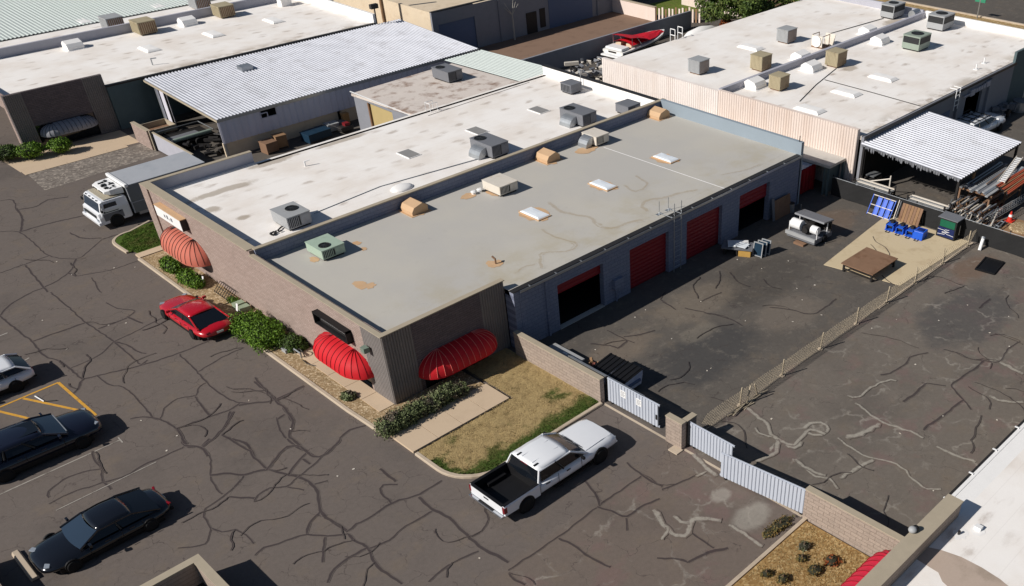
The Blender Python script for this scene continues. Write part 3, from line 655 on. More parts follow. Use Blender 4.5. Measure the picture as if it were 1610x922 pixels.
def awning(parent_args, u0, u1, z0, H, D, re, panels, m, seam, tilt=0):
    """half barrel awning with quarter dome ends: x runs along the wall, y points away from it"""
    name, label, loc, rz = parent_args
    r = T(name, label, 'awning', loc, rz)
    nt = 9
    def P3(phi, u, th):
        # phi: 0 on the straight part, -90 .. 90 on the dome ends
        y = D*math.cos(phi)*math.cos(th); x = u + re*math.sin(phi)*math.cos(th)
        return (x, y+.0, z0+H*math.sin(th))
    st = []
    ne = 5
    for i in range(ne): st.append((-math.pi/2+math.pi/2*i/ne, u0+re))
    ns = panels
    for i in range(ns+1): st.append((0, u0+re+(u1-u0-2*re)*i/ns))
    for i in range(1, ne+1): st.append((math.pi/2*i/ne, u1-re))
    sm = MB(); vl = MB()
    for k in range(len(st)-1):
        mb = MB(); rings = []
        for t in range(5):
            f = t/4; ph = st[k][0]*(1-f)+st[k+1][0]*f; uu = st[k][1]*(1-f)+st[k+1][1]*f
            puff = 1-.014*math.sin(math.pi*f)
            rings.append([(lambda q: (q[0], q[1]*puff, z0+(q[2]-z0)*puff))(P3(ph, uu, math.pi/2*j/nt)) for j in range(nt+1)])
        V = [p for g_ in rings for p in g_]; F = []
        for a in range(4):
            for j in range(nt): F.append((a*(nt+1)+j, (a+1)*(nt+1)+j, (a+1)*(nt+1)+j+1, a*(nt+1)+j+1))
        mb.add(V, F); P('awning_panel', mb, m, r, smooth=True)
        lo = [rings[a][0] for a in range(5)]
        vl.add(lo+[(x,y,z-.09) for x,y,z in lo], [(a,a+1,a+6,a+5) for a in range(4)])
    for k in range(len(st)):
        sm = MB(); sm.path([(lambda q: (q[0], q[1]*1.012, z0+(q[2]-z0)*1.012))(P3(st[k][0], st[k][1], math.pi/2*j/nt)) for j in range(nt+1)], .013, 5); P('seam_piping', sm, seam, r)
    P('valance', vl, m, r)
    return r

# ---- grey roofed workshop
b = T('brick_workshop', 'low brick and blue workshop with flat grey roof and red roll doors', 'building', (0,0,0))
H1, ZR = 3.65, 3.22
f = MB()
f.box(-.12,-.004,0, .14,1.6,H1)                     # corner behind the ribs, front
f.box(-.12,1.6,1.75, .12,11.13,H1)                  # smooth brick above
f.box(-.12,5.2,0, .12,11.13,1.75); f.box(-.12,1.6,0,.12,1.75,1.75)
W('front_wall', f, BRX, b)
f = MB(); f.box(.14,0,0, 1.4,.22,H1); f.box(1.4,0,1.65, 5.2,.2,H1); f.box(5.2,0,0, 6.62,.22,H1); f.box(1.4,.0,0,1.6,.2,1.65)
W('side_wall', f, BRY, b)
f = MB(); fluted(f, (-.12,1.6), (-.12,-.0), .0, H1, (-1,0), .13, .03); W('fluted_pier', f, SPLIT, b)
f = MB(); fluted(f, (-.12,0), (1.4,0), .0, H1, (0,-1), .13, .03); W('fluted_pier', f, SPLIT, b)
f = MB(); fluted(f, (5.2,0), (6.62,0), .0, H1, (0,-1), .13, .03); W('fluted_pier', f, SPLIT, b)
f = MB(); f.box(-.2,-.08,H1, .05,11.13,H1+.04); f.box(.05,-.08,H1, 6.66,.2,H1+.04); W('coping', f, COPING, b)
W('storefront_glass', MB().box(.0,1.75,0, .06,5.2,1.75), GLASS, b)
W('storefront_glass', MB().box(1.6,.06,0, 5.2,.12,1.65), GLASS, b)
GY = -.66
f = MB()
piers = [(7.0,9.35),(12.5,14.45),(17.5,18.98),(22.05,23.65),(26.5,29.6)]
for x0, x1 in piers: f.box(x0,GY,0, x1,GY+.3,3.2)
for x0, x1 in zip((9.35,14.45,18.98,23.65),(12.5,17.5,22.05,26.5)): f.box(x0,GY+.003,2.5, x1,GY+.297,3.2)
f.box(6.66,GY+.02,0, 7.0,.0,3.2)
W('garage_wall', f, BLUEW, b)
f = MB()
for x in (8.55,): f.box(x,GY-.09,0,x+.12,GY,3.1)
W('downpipe', f, BLUEW, b)
W('roof', MB().box(.12,.22,2.95, 29.5,11.0,ZR).box(6.66,GY+.31,2.95, 29.5,.22,ZR-.002), GROOF, b)
W('roof_edge', MB().box(6.62,GY-.02,3.2, 29.6,GY+.3,3.235), STEEL, b)
gt = MB(); gt.box(7.0,GY-.11,3.1, 29.6,GY-.095,3.23).box(7.0,GY-.095,3.1,29.6,GY-.0,3.112)
for i in range(14): gt.box(7.6+i*1.68,GY-.12,3.2,7.64+i*1.68,GY+.04,3.25)
W('gutter', gt, GALV, b)
W('back_parapet', MB().box(29.5,GY,0, 29.75,11.0,4.0), BLUEL, b)
W('party_parapet', MB().box(.12,11.0,0, 30.0,11.2,3.88), BLUEW, b)
W('parapet_coping', MB().box(.1,10.97,3.88, 30.0,11.24,3.93), COPING, b)
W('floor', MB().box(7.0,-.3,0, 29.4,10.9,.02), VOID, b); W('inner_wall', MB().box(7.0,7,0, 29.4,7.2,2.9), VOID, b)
def rolldoor(x0, x1, z0, z1, m=REDDOOR):
    n = max(3, int((z1-z0)/.22)); dd = MB(); h = (z1-z0)/n
    for i in range(n):
        dd.add([(x0,GY+.24,z0+i*h),(x1,GY+.24,z0+i*h),(x1,GY+.215,z0+(i+.5)*h),(x0,GY+.215,z0+(i+.5)*h),(x1,GY+.24,z0+(i+1)*h),(x0,GY+.24,z0+(i+1)*h)], [(0,1,2,3),(3,2,4,5)])
    return W('roll_door', dd, m, b)
rolldoor(9.35,12.5,1.85,2.5); rolldoor(14.45,17.5,.02,2.5); rolldoor(18.98,22.05,.02,2.5); rolldoor(23.65,26.5,1.5,2.5)
W('door_sill', MB().box(9.35,GY-.02,0, 12.5,GY+.3,.03), SLABC, b)
W('electric_box', MB().box(13.1,GY-.22,.75, 13.75,GY-.005,1.3), BLUEW, b); W('pipe', MB().tube((13.3,GY-.1,0),(13.3,GY-.1,.75),.04), BLUEW, b)
ribs = [[(x,y) for x,y in l] for l in ROOF_STAINS]
ro = ribbons('roof_stain', ribs, GROOF, 'stain', .09, .2, ZR+.004, .05, None); ro.parent = b; ro['kind'] = 'stuff'
sm = MB(); stripe(sm, (22.32,9.2), (22.55,-.5), .07, ZR+.006); W('roof_seam', sm, WHITEM, b)
# patches of sealant
def blobpatch(cx, cy, rx, ry, z, seed, n=16):
    r = random.Random(seed); ph = [r.uniform(.7,1.15) for _ in range(n)]
    mb = MB(); mb.add([(cx,cy,z)]+[(cx+rx*ph[i]*math.cos(2*math.pi*i/n), cy+ry*ph[i]*math.sin(2*math.pi*i/n), z) for i in range(n)], [(0,1+i,1+(i+1)%n) for i in range(n)])
    return mb
for k, (cx,cy,rx,ry) in enumerate(((2.25,5.3,.3,.55),(2.5,4.9,.32,.3),(7.9,2.25,.4,.45),(4.45,8.4,.2,.2),(4.6,9.2,.2,.3),(2.15,9.2,.22,.35),(13.0,5.1,.75,1.05),(18.15,5.1,.75,1.05),(23.5,5.1,.7,1.0),(8.9,10.2,.6,.75),(18.6,10.2,.6,.7),(28.6,10.3,.6,.7),(21.3,9.7,.8,.6),(12.0,9.6,.5,.4),(13.3,8.9,.35,.6))):
    W('sealant_patch', blobpatch(cx,cy,rx,ry,ZR+.008+.0005*k,k), TANSEAL, b)

# ---- white roofed unit
wb = T('white_roof_unit', 'brick unit with white coated flat roof and salmon awning', 'building', (0,17,0))
W('front_wall', MB().box(-.12,11.132,0, .12,23.3,3.86), BRX, wb)
f = MB(); f.box(-.2,22.4,0,-.12,23.3,3.86); W('corner_pier', f, BRX, wb)
W('coping', MB().box(-.2,11.25,3.86, .3,23.32,3.9), COPING, wb)
W('far_parapet', MB().box(.12,23.05,0, 6.4,23.3,3.86), GREYP, wb); W('coping', MB().box(.3,23.03,3.86, 6.42,23.32,3.895), COPING, wb)
W('far_wall', MB().box(6.4,22.55,0, 29.6,22.8,3.2), GREYW, wb)
W('roof', MB().box(.12,11.2,2.95, 29.5,23.05,3.2), WROOF, wb)
W('roof_step', MB().box(.12,22.8,3.2, 6.4,23.05,3.24), WROOF, wb)
W('back_parapet', MB().box(29.5,11.2,0, 29.75,22.9,3.84), WHITEM, wb)
W('coping', MB().box(29.46,11.2,3.84, 29.82,22.95,3.88), STEEL, wb)
W('conduit', MB().path([(5.0,14.0,3.22),(9.5,14.4,3.22),(16.3,13.4,3.24)],.025,5), GALV, wb)
W('seam_line', MB().tube((18.4,22.0,3.21),(27.6,22.3,3.21),.015,5), STEEL, wb)

awning(('awning','glossy red barrel awning on the sunny front wall near the corner',(-.12,1.35,0),math.pi/2), 0, 4.35, 1.06, .86, .98, 1.3, 5, AWR, AWSEAM)
awning(('awning','red barrel awning on the shaded side wall beside the dark fluted pier',(5.65,0,0),math.pi), 0, 4.35, .95, .88, .98, 1.2, 6, AWR, AWSEAMP)
awning(('awning','faded salmon barrel awning beneath the white sign panel',(-.12,16.75,0),math.pi/2), 0, 4.8, 1.22, .98, .98, 1.35, 6, AWS, AWSEAMD)

# ---- signs and lamp on the front wall
t = T('box_sign', 'black framed box sign with white lettering strip on the brick wall', 'sign', (-.12,3.9,2.45))
P('frame', MB().box(-.3,-1.4,.42,0,1.4,.5).box(-.3,-1.4,-.12,0,1.4,-.06).box(-.3,-1.4,-.12,0,-1.34,.5).box(-.3,1.34,-.12,0,1.4,.5), TRIM, t)
P('panel', MB().box(-.06,-1.34,-.06,-.01,1.34,.42), STEEL, t)
wl = MB(); r = random.Random(3); u = -1.05
while u < 1.05:
    w = r.uniform(.06,.15); wl.box(-.085,u,.12,-.062,u+w,.12+r.uniform(.16,.24)); u += w+r.uniform(.02,.05)
P('lettering', wl, WHITEP, t)
t = T('panel_sign', 'white sign panel with orange tan top edge on the far brick front', 'sign', (-.12,19.7,2.85))
P('cabinet', MB().box(-.34,-1.55,-.12,0,1.55,.5), STEEL, t); P('face', MB().box(-.36,-1.53,-.1,-.342,1.53,.48), WHITEP, t); P('top_edge', MB().box(-.36,-1.56,.502,0,1.56,.54), TANSEAL, t)
wl = MB()
for i, (u, w, h) in enumerate(((-.5,.2,.2),(-.2,.07,.1),(.0,.2,.22),(.35,.16,.16))): wl.box(-.366,u,.1,-.361,u+w,.1+h)
P('lettering', wl, ACD, t)
t = T('wall_lamp', 'grey green wall light fitting on the fluted corner pier', 'lamp', (-.24,1.15,2.55))
P('housing', MB().prism([(0,-.18),(0,.18),(-.26,.14),(-.26,-.14)],-.02,.22), M('lamp_grey_green', L(120,136,124,.9), .5), t); P('lens', MB().box(-.22,-.12,-.05,-.03,.12,-.021), LAMPC, t)

# ---- rust streaked annex behind the white unit
an = T('annex_building', 'annex with rust streaked white roof and tan roll door', 'building', (24,27,0))
W('roof', MB().add([(18.2,22.82,3.02),(27.6,22.82,3.02),(27.6,31.6,2.72),(18.2,31.2,2.72),(18.2,22.82,2.85),(27.6,22.82,2.85),(27.6,31.6,2.55),(18.2,31.2,2.55)], [(0,1,2,3),(7,6,5,4),(4,5,1,0),(1,5,6,2),(2,6,7,3),(3,7,4,0)]), RUSTR, an)
mr = MB()
def ribroof(mb, x0, x1, ya, za, yb, zb, pitch, h, skew=0.0):
    """standing ribs that run from (ya,za) to (yb,zb)"""
    n = int((x1-x0)/pitch); prof = []
    for i in range(n):
        x = x0+i*(x1-x0)/n; p = (x1-x0)/n
        prof += [(x,0),(x+.35*p,0),(x+.5*p,h),(x+.85*p,h)]
    prof.append((x1,0)); m = len(prof)
    V = [(x+skew,ya,za+d) for x,d in prof]+[(x,yb,zb+d) for x,d in prof]
    mb.add(V, [(i,i+1,m+i+1,m+i) if yb > ya else (i+1,i,m+i,m+i+1) for i in range(m-1)])
ribroof(mr, 27.6, 31.4, 23.0, 3.05, 32.6, 2.75, .27, .04); W('ribbed_roof', mr, METALG, an)
W('front_wall', MB().box(18.3,22.81,0, 18.5,26.3,2.86).box(18.3,29.4,0, 18.5,31.1,2.55).box(18.3,26.3,2.45,18.5,29.4,2.64), GREYW, an)
W('roll_door', MB().box(18.42,26.3,0, 18.48,29.4,2.45), TANDOOR, an); W('door_jamb', MB().box(18.28,29.25,0,18.42,29.4,2.45), BROWNP, an)
W('fascia', MB().box(18.12,22.85,2.86,18.2,31.2,2.9), WHITEP, an)
W('side_wall', MB().box(18.5,30.9,0, 31.3,31.05,2.5), GREYW, an); W('end_wall', MB().box(31.2,23,0,31.35,30.9,2.5), GREYW, an)
lad = MB()
for y in (22.4,22.95): lad.tube((18.9,y,3.2),(18.9,y,3.75),.02); lad.tube((19.5,y,3.2),(19.5,y,3.75),.02); lad.tube((18.9,y,3.75),(19.5,y,3.75),.02)
lad.tube((18.9,22.4,3.75),(18.9,22.95,3.75),.02)
lt = T('roof_ladder', 'small white ladder rail between the white roof and the rusty roof', 'ladder', (19.2,22.7,3.2)); W('rail', lad, WHITEP, lt)

# ---- big shed with the ribbed steel roof
sh = T('steel_shed', 'open fronted shed with large ribbed silver steel roof', 'shed', (20,39,0))
mr = MB(); ribroof(mr, 9.0, 31.6, 33.3, 2.66, 44.35, 3.08, .25, .07); W('ribbed_roof', mr, METALR, sh)
W('roof_soffit', MB().add([(9.0,33.3,2.60),(31.6,33.3,2.60),(31.6,44.35,3.02),(9.0,44.35,3.02)],[(3,2,1,0)]), STEEL, sh)
W('eave_trim', MB().box(8.98,33.24,2.5, 31.62,33.3,2.7), GALV, sh)
W('front_trim', MB().add([(8.95,33.25,2.5),(9.0,33.25,2.5),(9.0,44.35,2.92),(8.95,44.35,2.92),(8.95,33.25,2.64),(9.0,33.25,2.64),(9.0,44.35,3.06),(8.95,44.35,3.06)],[(0,3,2,1),(4,5,6,7),(0,1,5,4),(1,2,6,5),(2,3,7,6),(3,0,4,7)]), COPING, sh)
sw = MB(); fluted(sw, (9.0,33.36), (12.15,33.36), 1.0, 2.6, (0,-1), .48, .05); fluted(sw, (13.31,33.36), (31.4,33.36), 1.0, 2.6, (0,-1), .48, .05)
fluted(sw, (12.15,33.36), (13.31,33.36), 1.0, 1.98, (0,-1), .48, .05)
sw.box(9.0,33.37,1.0,12.15,33.4,2.6).box(13.31,33.37,1.0,31.4,33.4,2.6).box(12.15,33.37,1.0,13.31,33.4,1.98)
W('ribbed_siding', sw, RIBW, sh)
W('window_frame', MB().box(12.1,33.3,1.94,13.36,33.36,1.98).box(12.1,33.3,1.98,12.14,33.36,2.6).box(12.6,33.33,1.98,12.66,33.39,2.3).box(12.15,33.33,2.26,12.6,33.39,2.32), RIBW, sh)
W('block_base', MB().box(9.0,33.45,0, 18.0,33.6,1.0).box(18.3,33.45,0,31.4,33.6,1.0), TANW, sh)
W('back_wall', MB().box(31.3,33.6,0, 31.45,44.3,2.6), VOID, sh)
po = MB(); po.box(9.05,33.4,0,9.2,33.55,2.6); W('post', po, GALV, sh); W('post', MB().box(9.1,43.0,0,9.25,43.15,2.95), GALV, sh); W('post', MB().box(9.1,41.6,0,9.22,41.72,2.9), STEEL, sh)
W('door_panel', MB().box(9.3,41.8,0, 9.36,42.95,2.9), RIBW, sh)
W('roof_vent', MB().box(15.0,40.9,3.0,15.9,41.7,3.3), GALV, sh)

# ---- left long building with white roof
lb = T('long_white_building', 'long white roofed building with shaded brick front and grey awning', 'building', (10,50,0))
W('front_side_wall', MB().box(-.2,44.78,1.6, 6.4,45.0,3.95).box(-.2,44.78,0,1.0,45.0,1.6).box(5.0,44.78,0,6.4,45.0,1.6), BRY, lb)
W('entrance_glass', MB().box(1.0,44.9,0,5.0,44.95,1.6), GLASS, lb)
f = MB(); fluted(f, (-.2,44.78), (1.0,44.78), 0, 3.95, (0,-1), .13, .03); W('fluted_pier', f, SPLIT, lb)
f = MB(); fluted(f, (5.0,44.78), (6.4,44.78), 0, 3.95, (0,-1), .13, .03); W('fluted_pier', f, SPLIT, lb)
W('front_wall', MB().box(2.4,45.0,0, 2.6,58,3.0), BRX, lb)
W('corner_pier', MB().box(-.2,45.0,0, .25,45.45,3.0), BRX, lb)
W('entry_canopy', MB().box(-.2,45.0,3.0, .05,58,3.9).box(.05,45.0,2.9,2.6,58,2.949), BRX, lb)
W('side_wall', MB().box(6.4,44.55,0, 29.2,44.77,3.08), TEALW, lb)
W('roof_edge', MB().box(6.38,44.5,3.08, 29.3,44.8,3.2), STEEL, lb)
W('roof', MB().box(.05,44.8,2.95, 29.2,57.6,3.17), WROOF, lb)
W('far_parapet', MB().box(.05,57.6,0, 30,57.85,3.85), GREYP, lb)
W('back_parapet', MB().box(29.2,44.6,0, 29.45,58.2,3.9), WHITEM, lb)
awning(('awning','grey barrel awning on the shaded brick wall at far left',(5.0,44.78,0),math.pi), 0, 3.9, .95, .62, .85, 1.0, 6, AWG, AWSEAMD)
fb = T('rear_row_building', 'farther white roofed row with ribbed pale green roof section', 'building', (15,63,0))
W('roof', MB().box(.0,57.87,2.95, 34,72,3.17), WROOF, fb)
mr = MB(); ribroof(mr, -4, 24, 62.6, 3.25, 80, 3.9, .32, .045); W('ribbed_roof', mr, METALG, fb)
W('wall', MB().box(.0,57.9,0, 34,80,2.94), TEALW, fb)

# ---- tan building beyond the shed
tb = T('tan_building', 'tall tan building with dark shaded wall and slate blue door', 'building', (45,48,0))
W('sunny_wall', MB().box(33.0,41.6,0, 33.25,75,3.85), TANW, tb)
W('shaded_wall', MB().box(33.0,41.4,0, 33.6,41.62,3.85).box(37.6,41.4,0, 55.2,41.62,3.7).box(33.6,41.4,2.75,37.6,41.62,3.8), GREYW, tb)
W('roll_door', MB().box(33.6,41.5,0, 37.6,41.56,2.75), BLUEDOOR, tb)
W('roll_door', MB().box(46.5,41.36,0, 52.3,41.4,2.9), BLUEDOOR, tb)
W('door', MB().box(43.6,41.36,0, 44.9,41.4,1.9), STEEL, tb); W('door', MB().box(45.3,41.36,0.3, 46.0,41.4,2.0), STEEL, tb); W('window', MB().box(53.3,41.36,1.9, 53.9,41.4,2.7), GLASS, tb)
W('roof', MB().box(33.25,41.62,3.4, 62,75,3.62), TANW, tb)
W('roof_trim', MB().box(33.0,41.34,3.85,40,41.64,3.9), STEEL, tb)
W('downpipe', MB().tube((40.4,41.34,0),(40.4,41.34,3.7),.07), GREYW, tb); W('downpipe', MB().tube((53.0,41.34,0),(53.0,41.34,3.7),.07), GREYW, tb)
lp = T('flood_lamp', 'dark flood lamp on a short pole at the tan wall', 'lamp', (29.3,44.3,3.1)); P('pole', MB().tube((0,0,-3.0),(0,0,1.35),.06), STEEL, lp); P('head', MB().box(-.35,-.15,1.3,.35,.2,1.65), STEEL, lp)
lp = T('utility_pole', 'dark wooden pole at the tan wall behind the white parapet', 'pole', (31.5,46.6,0)); P('shaft', MB().tube((0,0,0),(0,0,7),.17,10), WOOD, lp)
struct('rear_yard', MB().add([(33,31.6,.006),(56,31.6,.006),(55.2,41.4,.006),(33,41.4,.006)],[(0,1,2,3)]), concrete('brown_paving', L(136,112,96,.95), amt=.5, stain=L(104,84,72)))
yw = T('rear_yard_wall', 'long low wall in shade behind the red and white boat', 'wall', (45,31.4,0))
W('wall', MB().box(33.0,31.3,0, 56,31.5,1.55), GREYW, yw)
yw = T('white_block_wall', 'cream block wall closing the far end of the brown yard', 'wall', (55.3,38,0))
W('wall', MB().box(55.2,35.4,0, 55.4,41.4,1.3), CREAM, yw); W('cap', MB().box(55.15,35.4,1.3, 55.45,41.4,1.38), COPING, yw)
fe = T('board_fence', 'weathered pale board fence at the far end of the yard', 'fence', (56,33.5,0))
for i in range(14):
    W('board', MB().box(55.3+i*.2,35.3-i*.27,0, 55.35+i*.2,35.52-i*.27,1.3+random.uniform(-.12,.12)), WOOD if i % 3 == 0 else CREAM, fe)
struct('far_lawn', MB().add([(57.5,36.5,.006),(64,33.5,.006),(66,40,.006),(57,41,.006)],[(0,1,2,3)]), LAWNG)

# ---- right pair of white roofs
def bigroof(nm, label, y0, y1, m, loc):
    t = T(nm, label, 'building', loc); W('roof', MB().box(33.95,y0+.01,3.3, 61.5,y1-.01,3.55), m, t); return t
rb = bigroof('right_white_building', 'white roofed unit nearest the scaffold canopy, many rooftop coolers', -2.1, 9.35, WROOF, (48,3,0))
rc = bigroof('rear_white_building', 'white roofed unit by the leafy tree, behind the party parapet', 9.6, 20.9, WROOF2, (48,15,0))
f = MB(); fluted(f, (33.7,9.4), (33.7,-1.95), 0, 3.98, (-1,0), .2, .028); f.box(33.7,-1.95,0, 33.95,9.4,3.98); W('fluted_wall', f, CREAM, rb)
f = MB(); fluted(f, (33.7,20.9), (33.7,9.42), 0, 3.9, (-1,0), .2, .028); f.box(33.7,9.42,0, 33.95,20.9,3.9); W('fluted_wall', f, CREAMW, rc)
W('party_parapet', MB().box(33.95,9.35,0, 62.0,9.6,4.0), GREYP, rb)
W('far_parapet', MB().box(61.5,-2.1,0, 61.75,9.35,4.1), WHITEM, rb); W('far_parapet', MB().box(61.5,9.6,0, 61.75,20.9,4.1), GREYP, rc)
f = MB()
for x0, x1 in ((33.95,47.4),(49.9,54.7)): f.box(x0,-2.3,0,x1,-2.1,3.5)
f.box(47.4,-2.3,2.7,49.9,-2.1,3.5); W('side_wall', f, GREYW, rb)
for x in (50.6,45.9): W('pilaster', MB().box(x,-2.5,0,x+.35,-2.3,3.3), GREYW, rb)
W('end_wall', MB().box(54.7,-2.3,0, 62,-2.1,4.3), TEALW, rb)
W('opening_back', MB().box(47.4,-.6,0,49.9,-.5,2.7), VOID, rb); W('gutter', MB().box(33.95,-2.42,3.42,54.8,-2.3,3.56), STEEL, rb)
W('roll_door', MB().box(43.6,-2.33,0,45.2,-2.305,2.4), BLUEDOOR, rb)
W('side_wall', MB().box(33.95,20.8,0, 61.5,20.9,3.3), GREYW, rc)
W('conduit', MB().path([(36.6,4.6,3.57),(40.2,5.8,3.57),(44.4,6.9,3.57)],.03,5), STEEL, rb); W('conduit', MB().path([(41.6,6.0,3.57),(41.5,2.0,3.57),(41.3,-2.0,3.57)],.025,5), STEEL, rb); W('conduit', MB().path([(48.9,10.6,3.57),(51.5,12.6,3.57),(58.8,11.8,3.6)],.03,5), STEEL, rc)
t = T('wall_sign', 'pale grey sign in dark letters high on the shaded grey wall', 'sign', (48.6,-2.4,2.95)); P('emblem', MB().prism([(-.9,-.1),(-.3,-.1),(-.3,.1),(-.9,.1)],-.2,.25).prism([(-1.9,-.1),(-.9,-.1),(-.9,0),(-1.9,0)],-.02,.06), GREYP, t); P('letters', MB().box(-.2,-.1,-.06,.1,.02,.2).box(.2,-.1,-.06,.5,.02,.2).box(.6,-.1,-.06,.9,.02,.2).box(1.0,-.1,-.06,1.3,.02,.24).box(1.45,-.1,-.1,2.0,.02,.3), GREYP, t)
lt = T('roof_ladder', 'white ladder rails at the eave of the right white roof', 'ladder', (45.2,-2.3,3.4))
q = MB()
for x in (0,.55): q.tube((x,-.25,-1.0),(x,-.25,.45),.03); q.tube((x,-.25,.45),(x,.3,.45),.03)
for z in (-.7,-.35,0,.3): q.tube((0,-.25,z),(.55,-.25,z),.025)
P('rail', q, WHITEP, lt)
lt = T('roof_ladder', 'white ladder cage at the roof edge beside the white covered boat', 'ladder', (42,20.9,3.55))
q = MB()
for x in (0,.9):
    for y in (0,.5): q.tube((x,y,-.6),(x,y,.75),.035)
    q.tube((x,0,.75),(x,.5,.75),.035); q.tube((x,0,.3),(x,.5,.3),.035)
P('rail', q, WHITEP, lt)
sl_ = T('passage_roof', 'pale grey flat roof over the passage by the red container', 'roof', (32.5,5,0)); W('slab', MB().box(31.85,-1.35,1.85, 33.69,10.8,2.02), SLABC, sl_); W('wall', MB().box(33.5,-1.34,0,33.66,-1.2,1.85).box(31.9,-1.32,0,32.0,-1.2,1.85), TEALW, sl_)
W('back_wall', MB().box(31.9,-1.0,0,33.6,-.9,1.84), TEALW, sl_)

# ---- bottom right building
bb = T('corner_white_building', 'white roofed building at lower right with tan coped parapet', 'building', (8,-26,0))
W('parapet_wall', MB().box(-2,-23.1,0, 8.1,-22.58,2.86), WALLX, bb); W('coping', MB().box(-2,-23.14,2.86, 8.12,-22.54,2.9), COPING, bb)
W('side_wall', MB().box(8.1,-22.8,0, 60,-22.42,2.07), WALLX, bb); W('eave', MB().box(8.12,-23.1,2.07, 60,-22.5,2.149).box(8.12,-22.498,2.07,60,-22.36,2.17), WHITEM, bb)
W('gutter', MB().box(8.3,-22.36,2.03, 60,-22.24,2.13), STEEL, bb)
q = MB()
for i in range(16): q.box(8.6+i*1.9,-22.4,2.18,8.66+i*1.9,-22.22,2.21)
W('gutter_strap', q, WHITEP, bb)
W('roof', MB().box(-2,-60,1.9, 60,-23.1,2.15), WROOF, bb)
W('bare_patch', blobpatch(5.6,-24.9,.8,1.9,2.154,5), concrete('bare_membrane', L(190,172,158,.9), amt=.4), bb)
for k, (cx,cy) in enumerate(((7.35,-23.6),(7.95,-23.95))): W('roof_patch', blobpatch(cx,cy,.35,.25,2.156+.001*k,k+40), WHITEM, bb)
W('pipe_stub', MB().tube((7.3,-23.55,2.15),(7.3,-23.55,2.31),.05), STEEL, bb); W('vent_box', MB().box(7.9,-24.05,2.15,8.1,-23.8,2.29), WHITEP, bb)
awning(('awning','pinkish red awning on the parapet wall at the bottom right',(1.0,-22.58,0),0), 0, 4.95, 1.15, .95, 1.05, 1.2, 8, M('awning_vinyl_pinkish', L(206,42,66,.95), .5, .06), AWSEAM)
t = T('flood_lamp', 'small white flood lamp on the tan coping above the pinkish awning', 'lamp', (5.55,-22.6,2.9)); P('dome', MB().ellipsoid((0,0,.1),(.15,.15,.12),12,8), ACG, t, smooth=True); P('shade', MB().ellipsoid((.14,-.05,.1),(.1,.13,.12),12,8), BLACK, t, smooth=True)
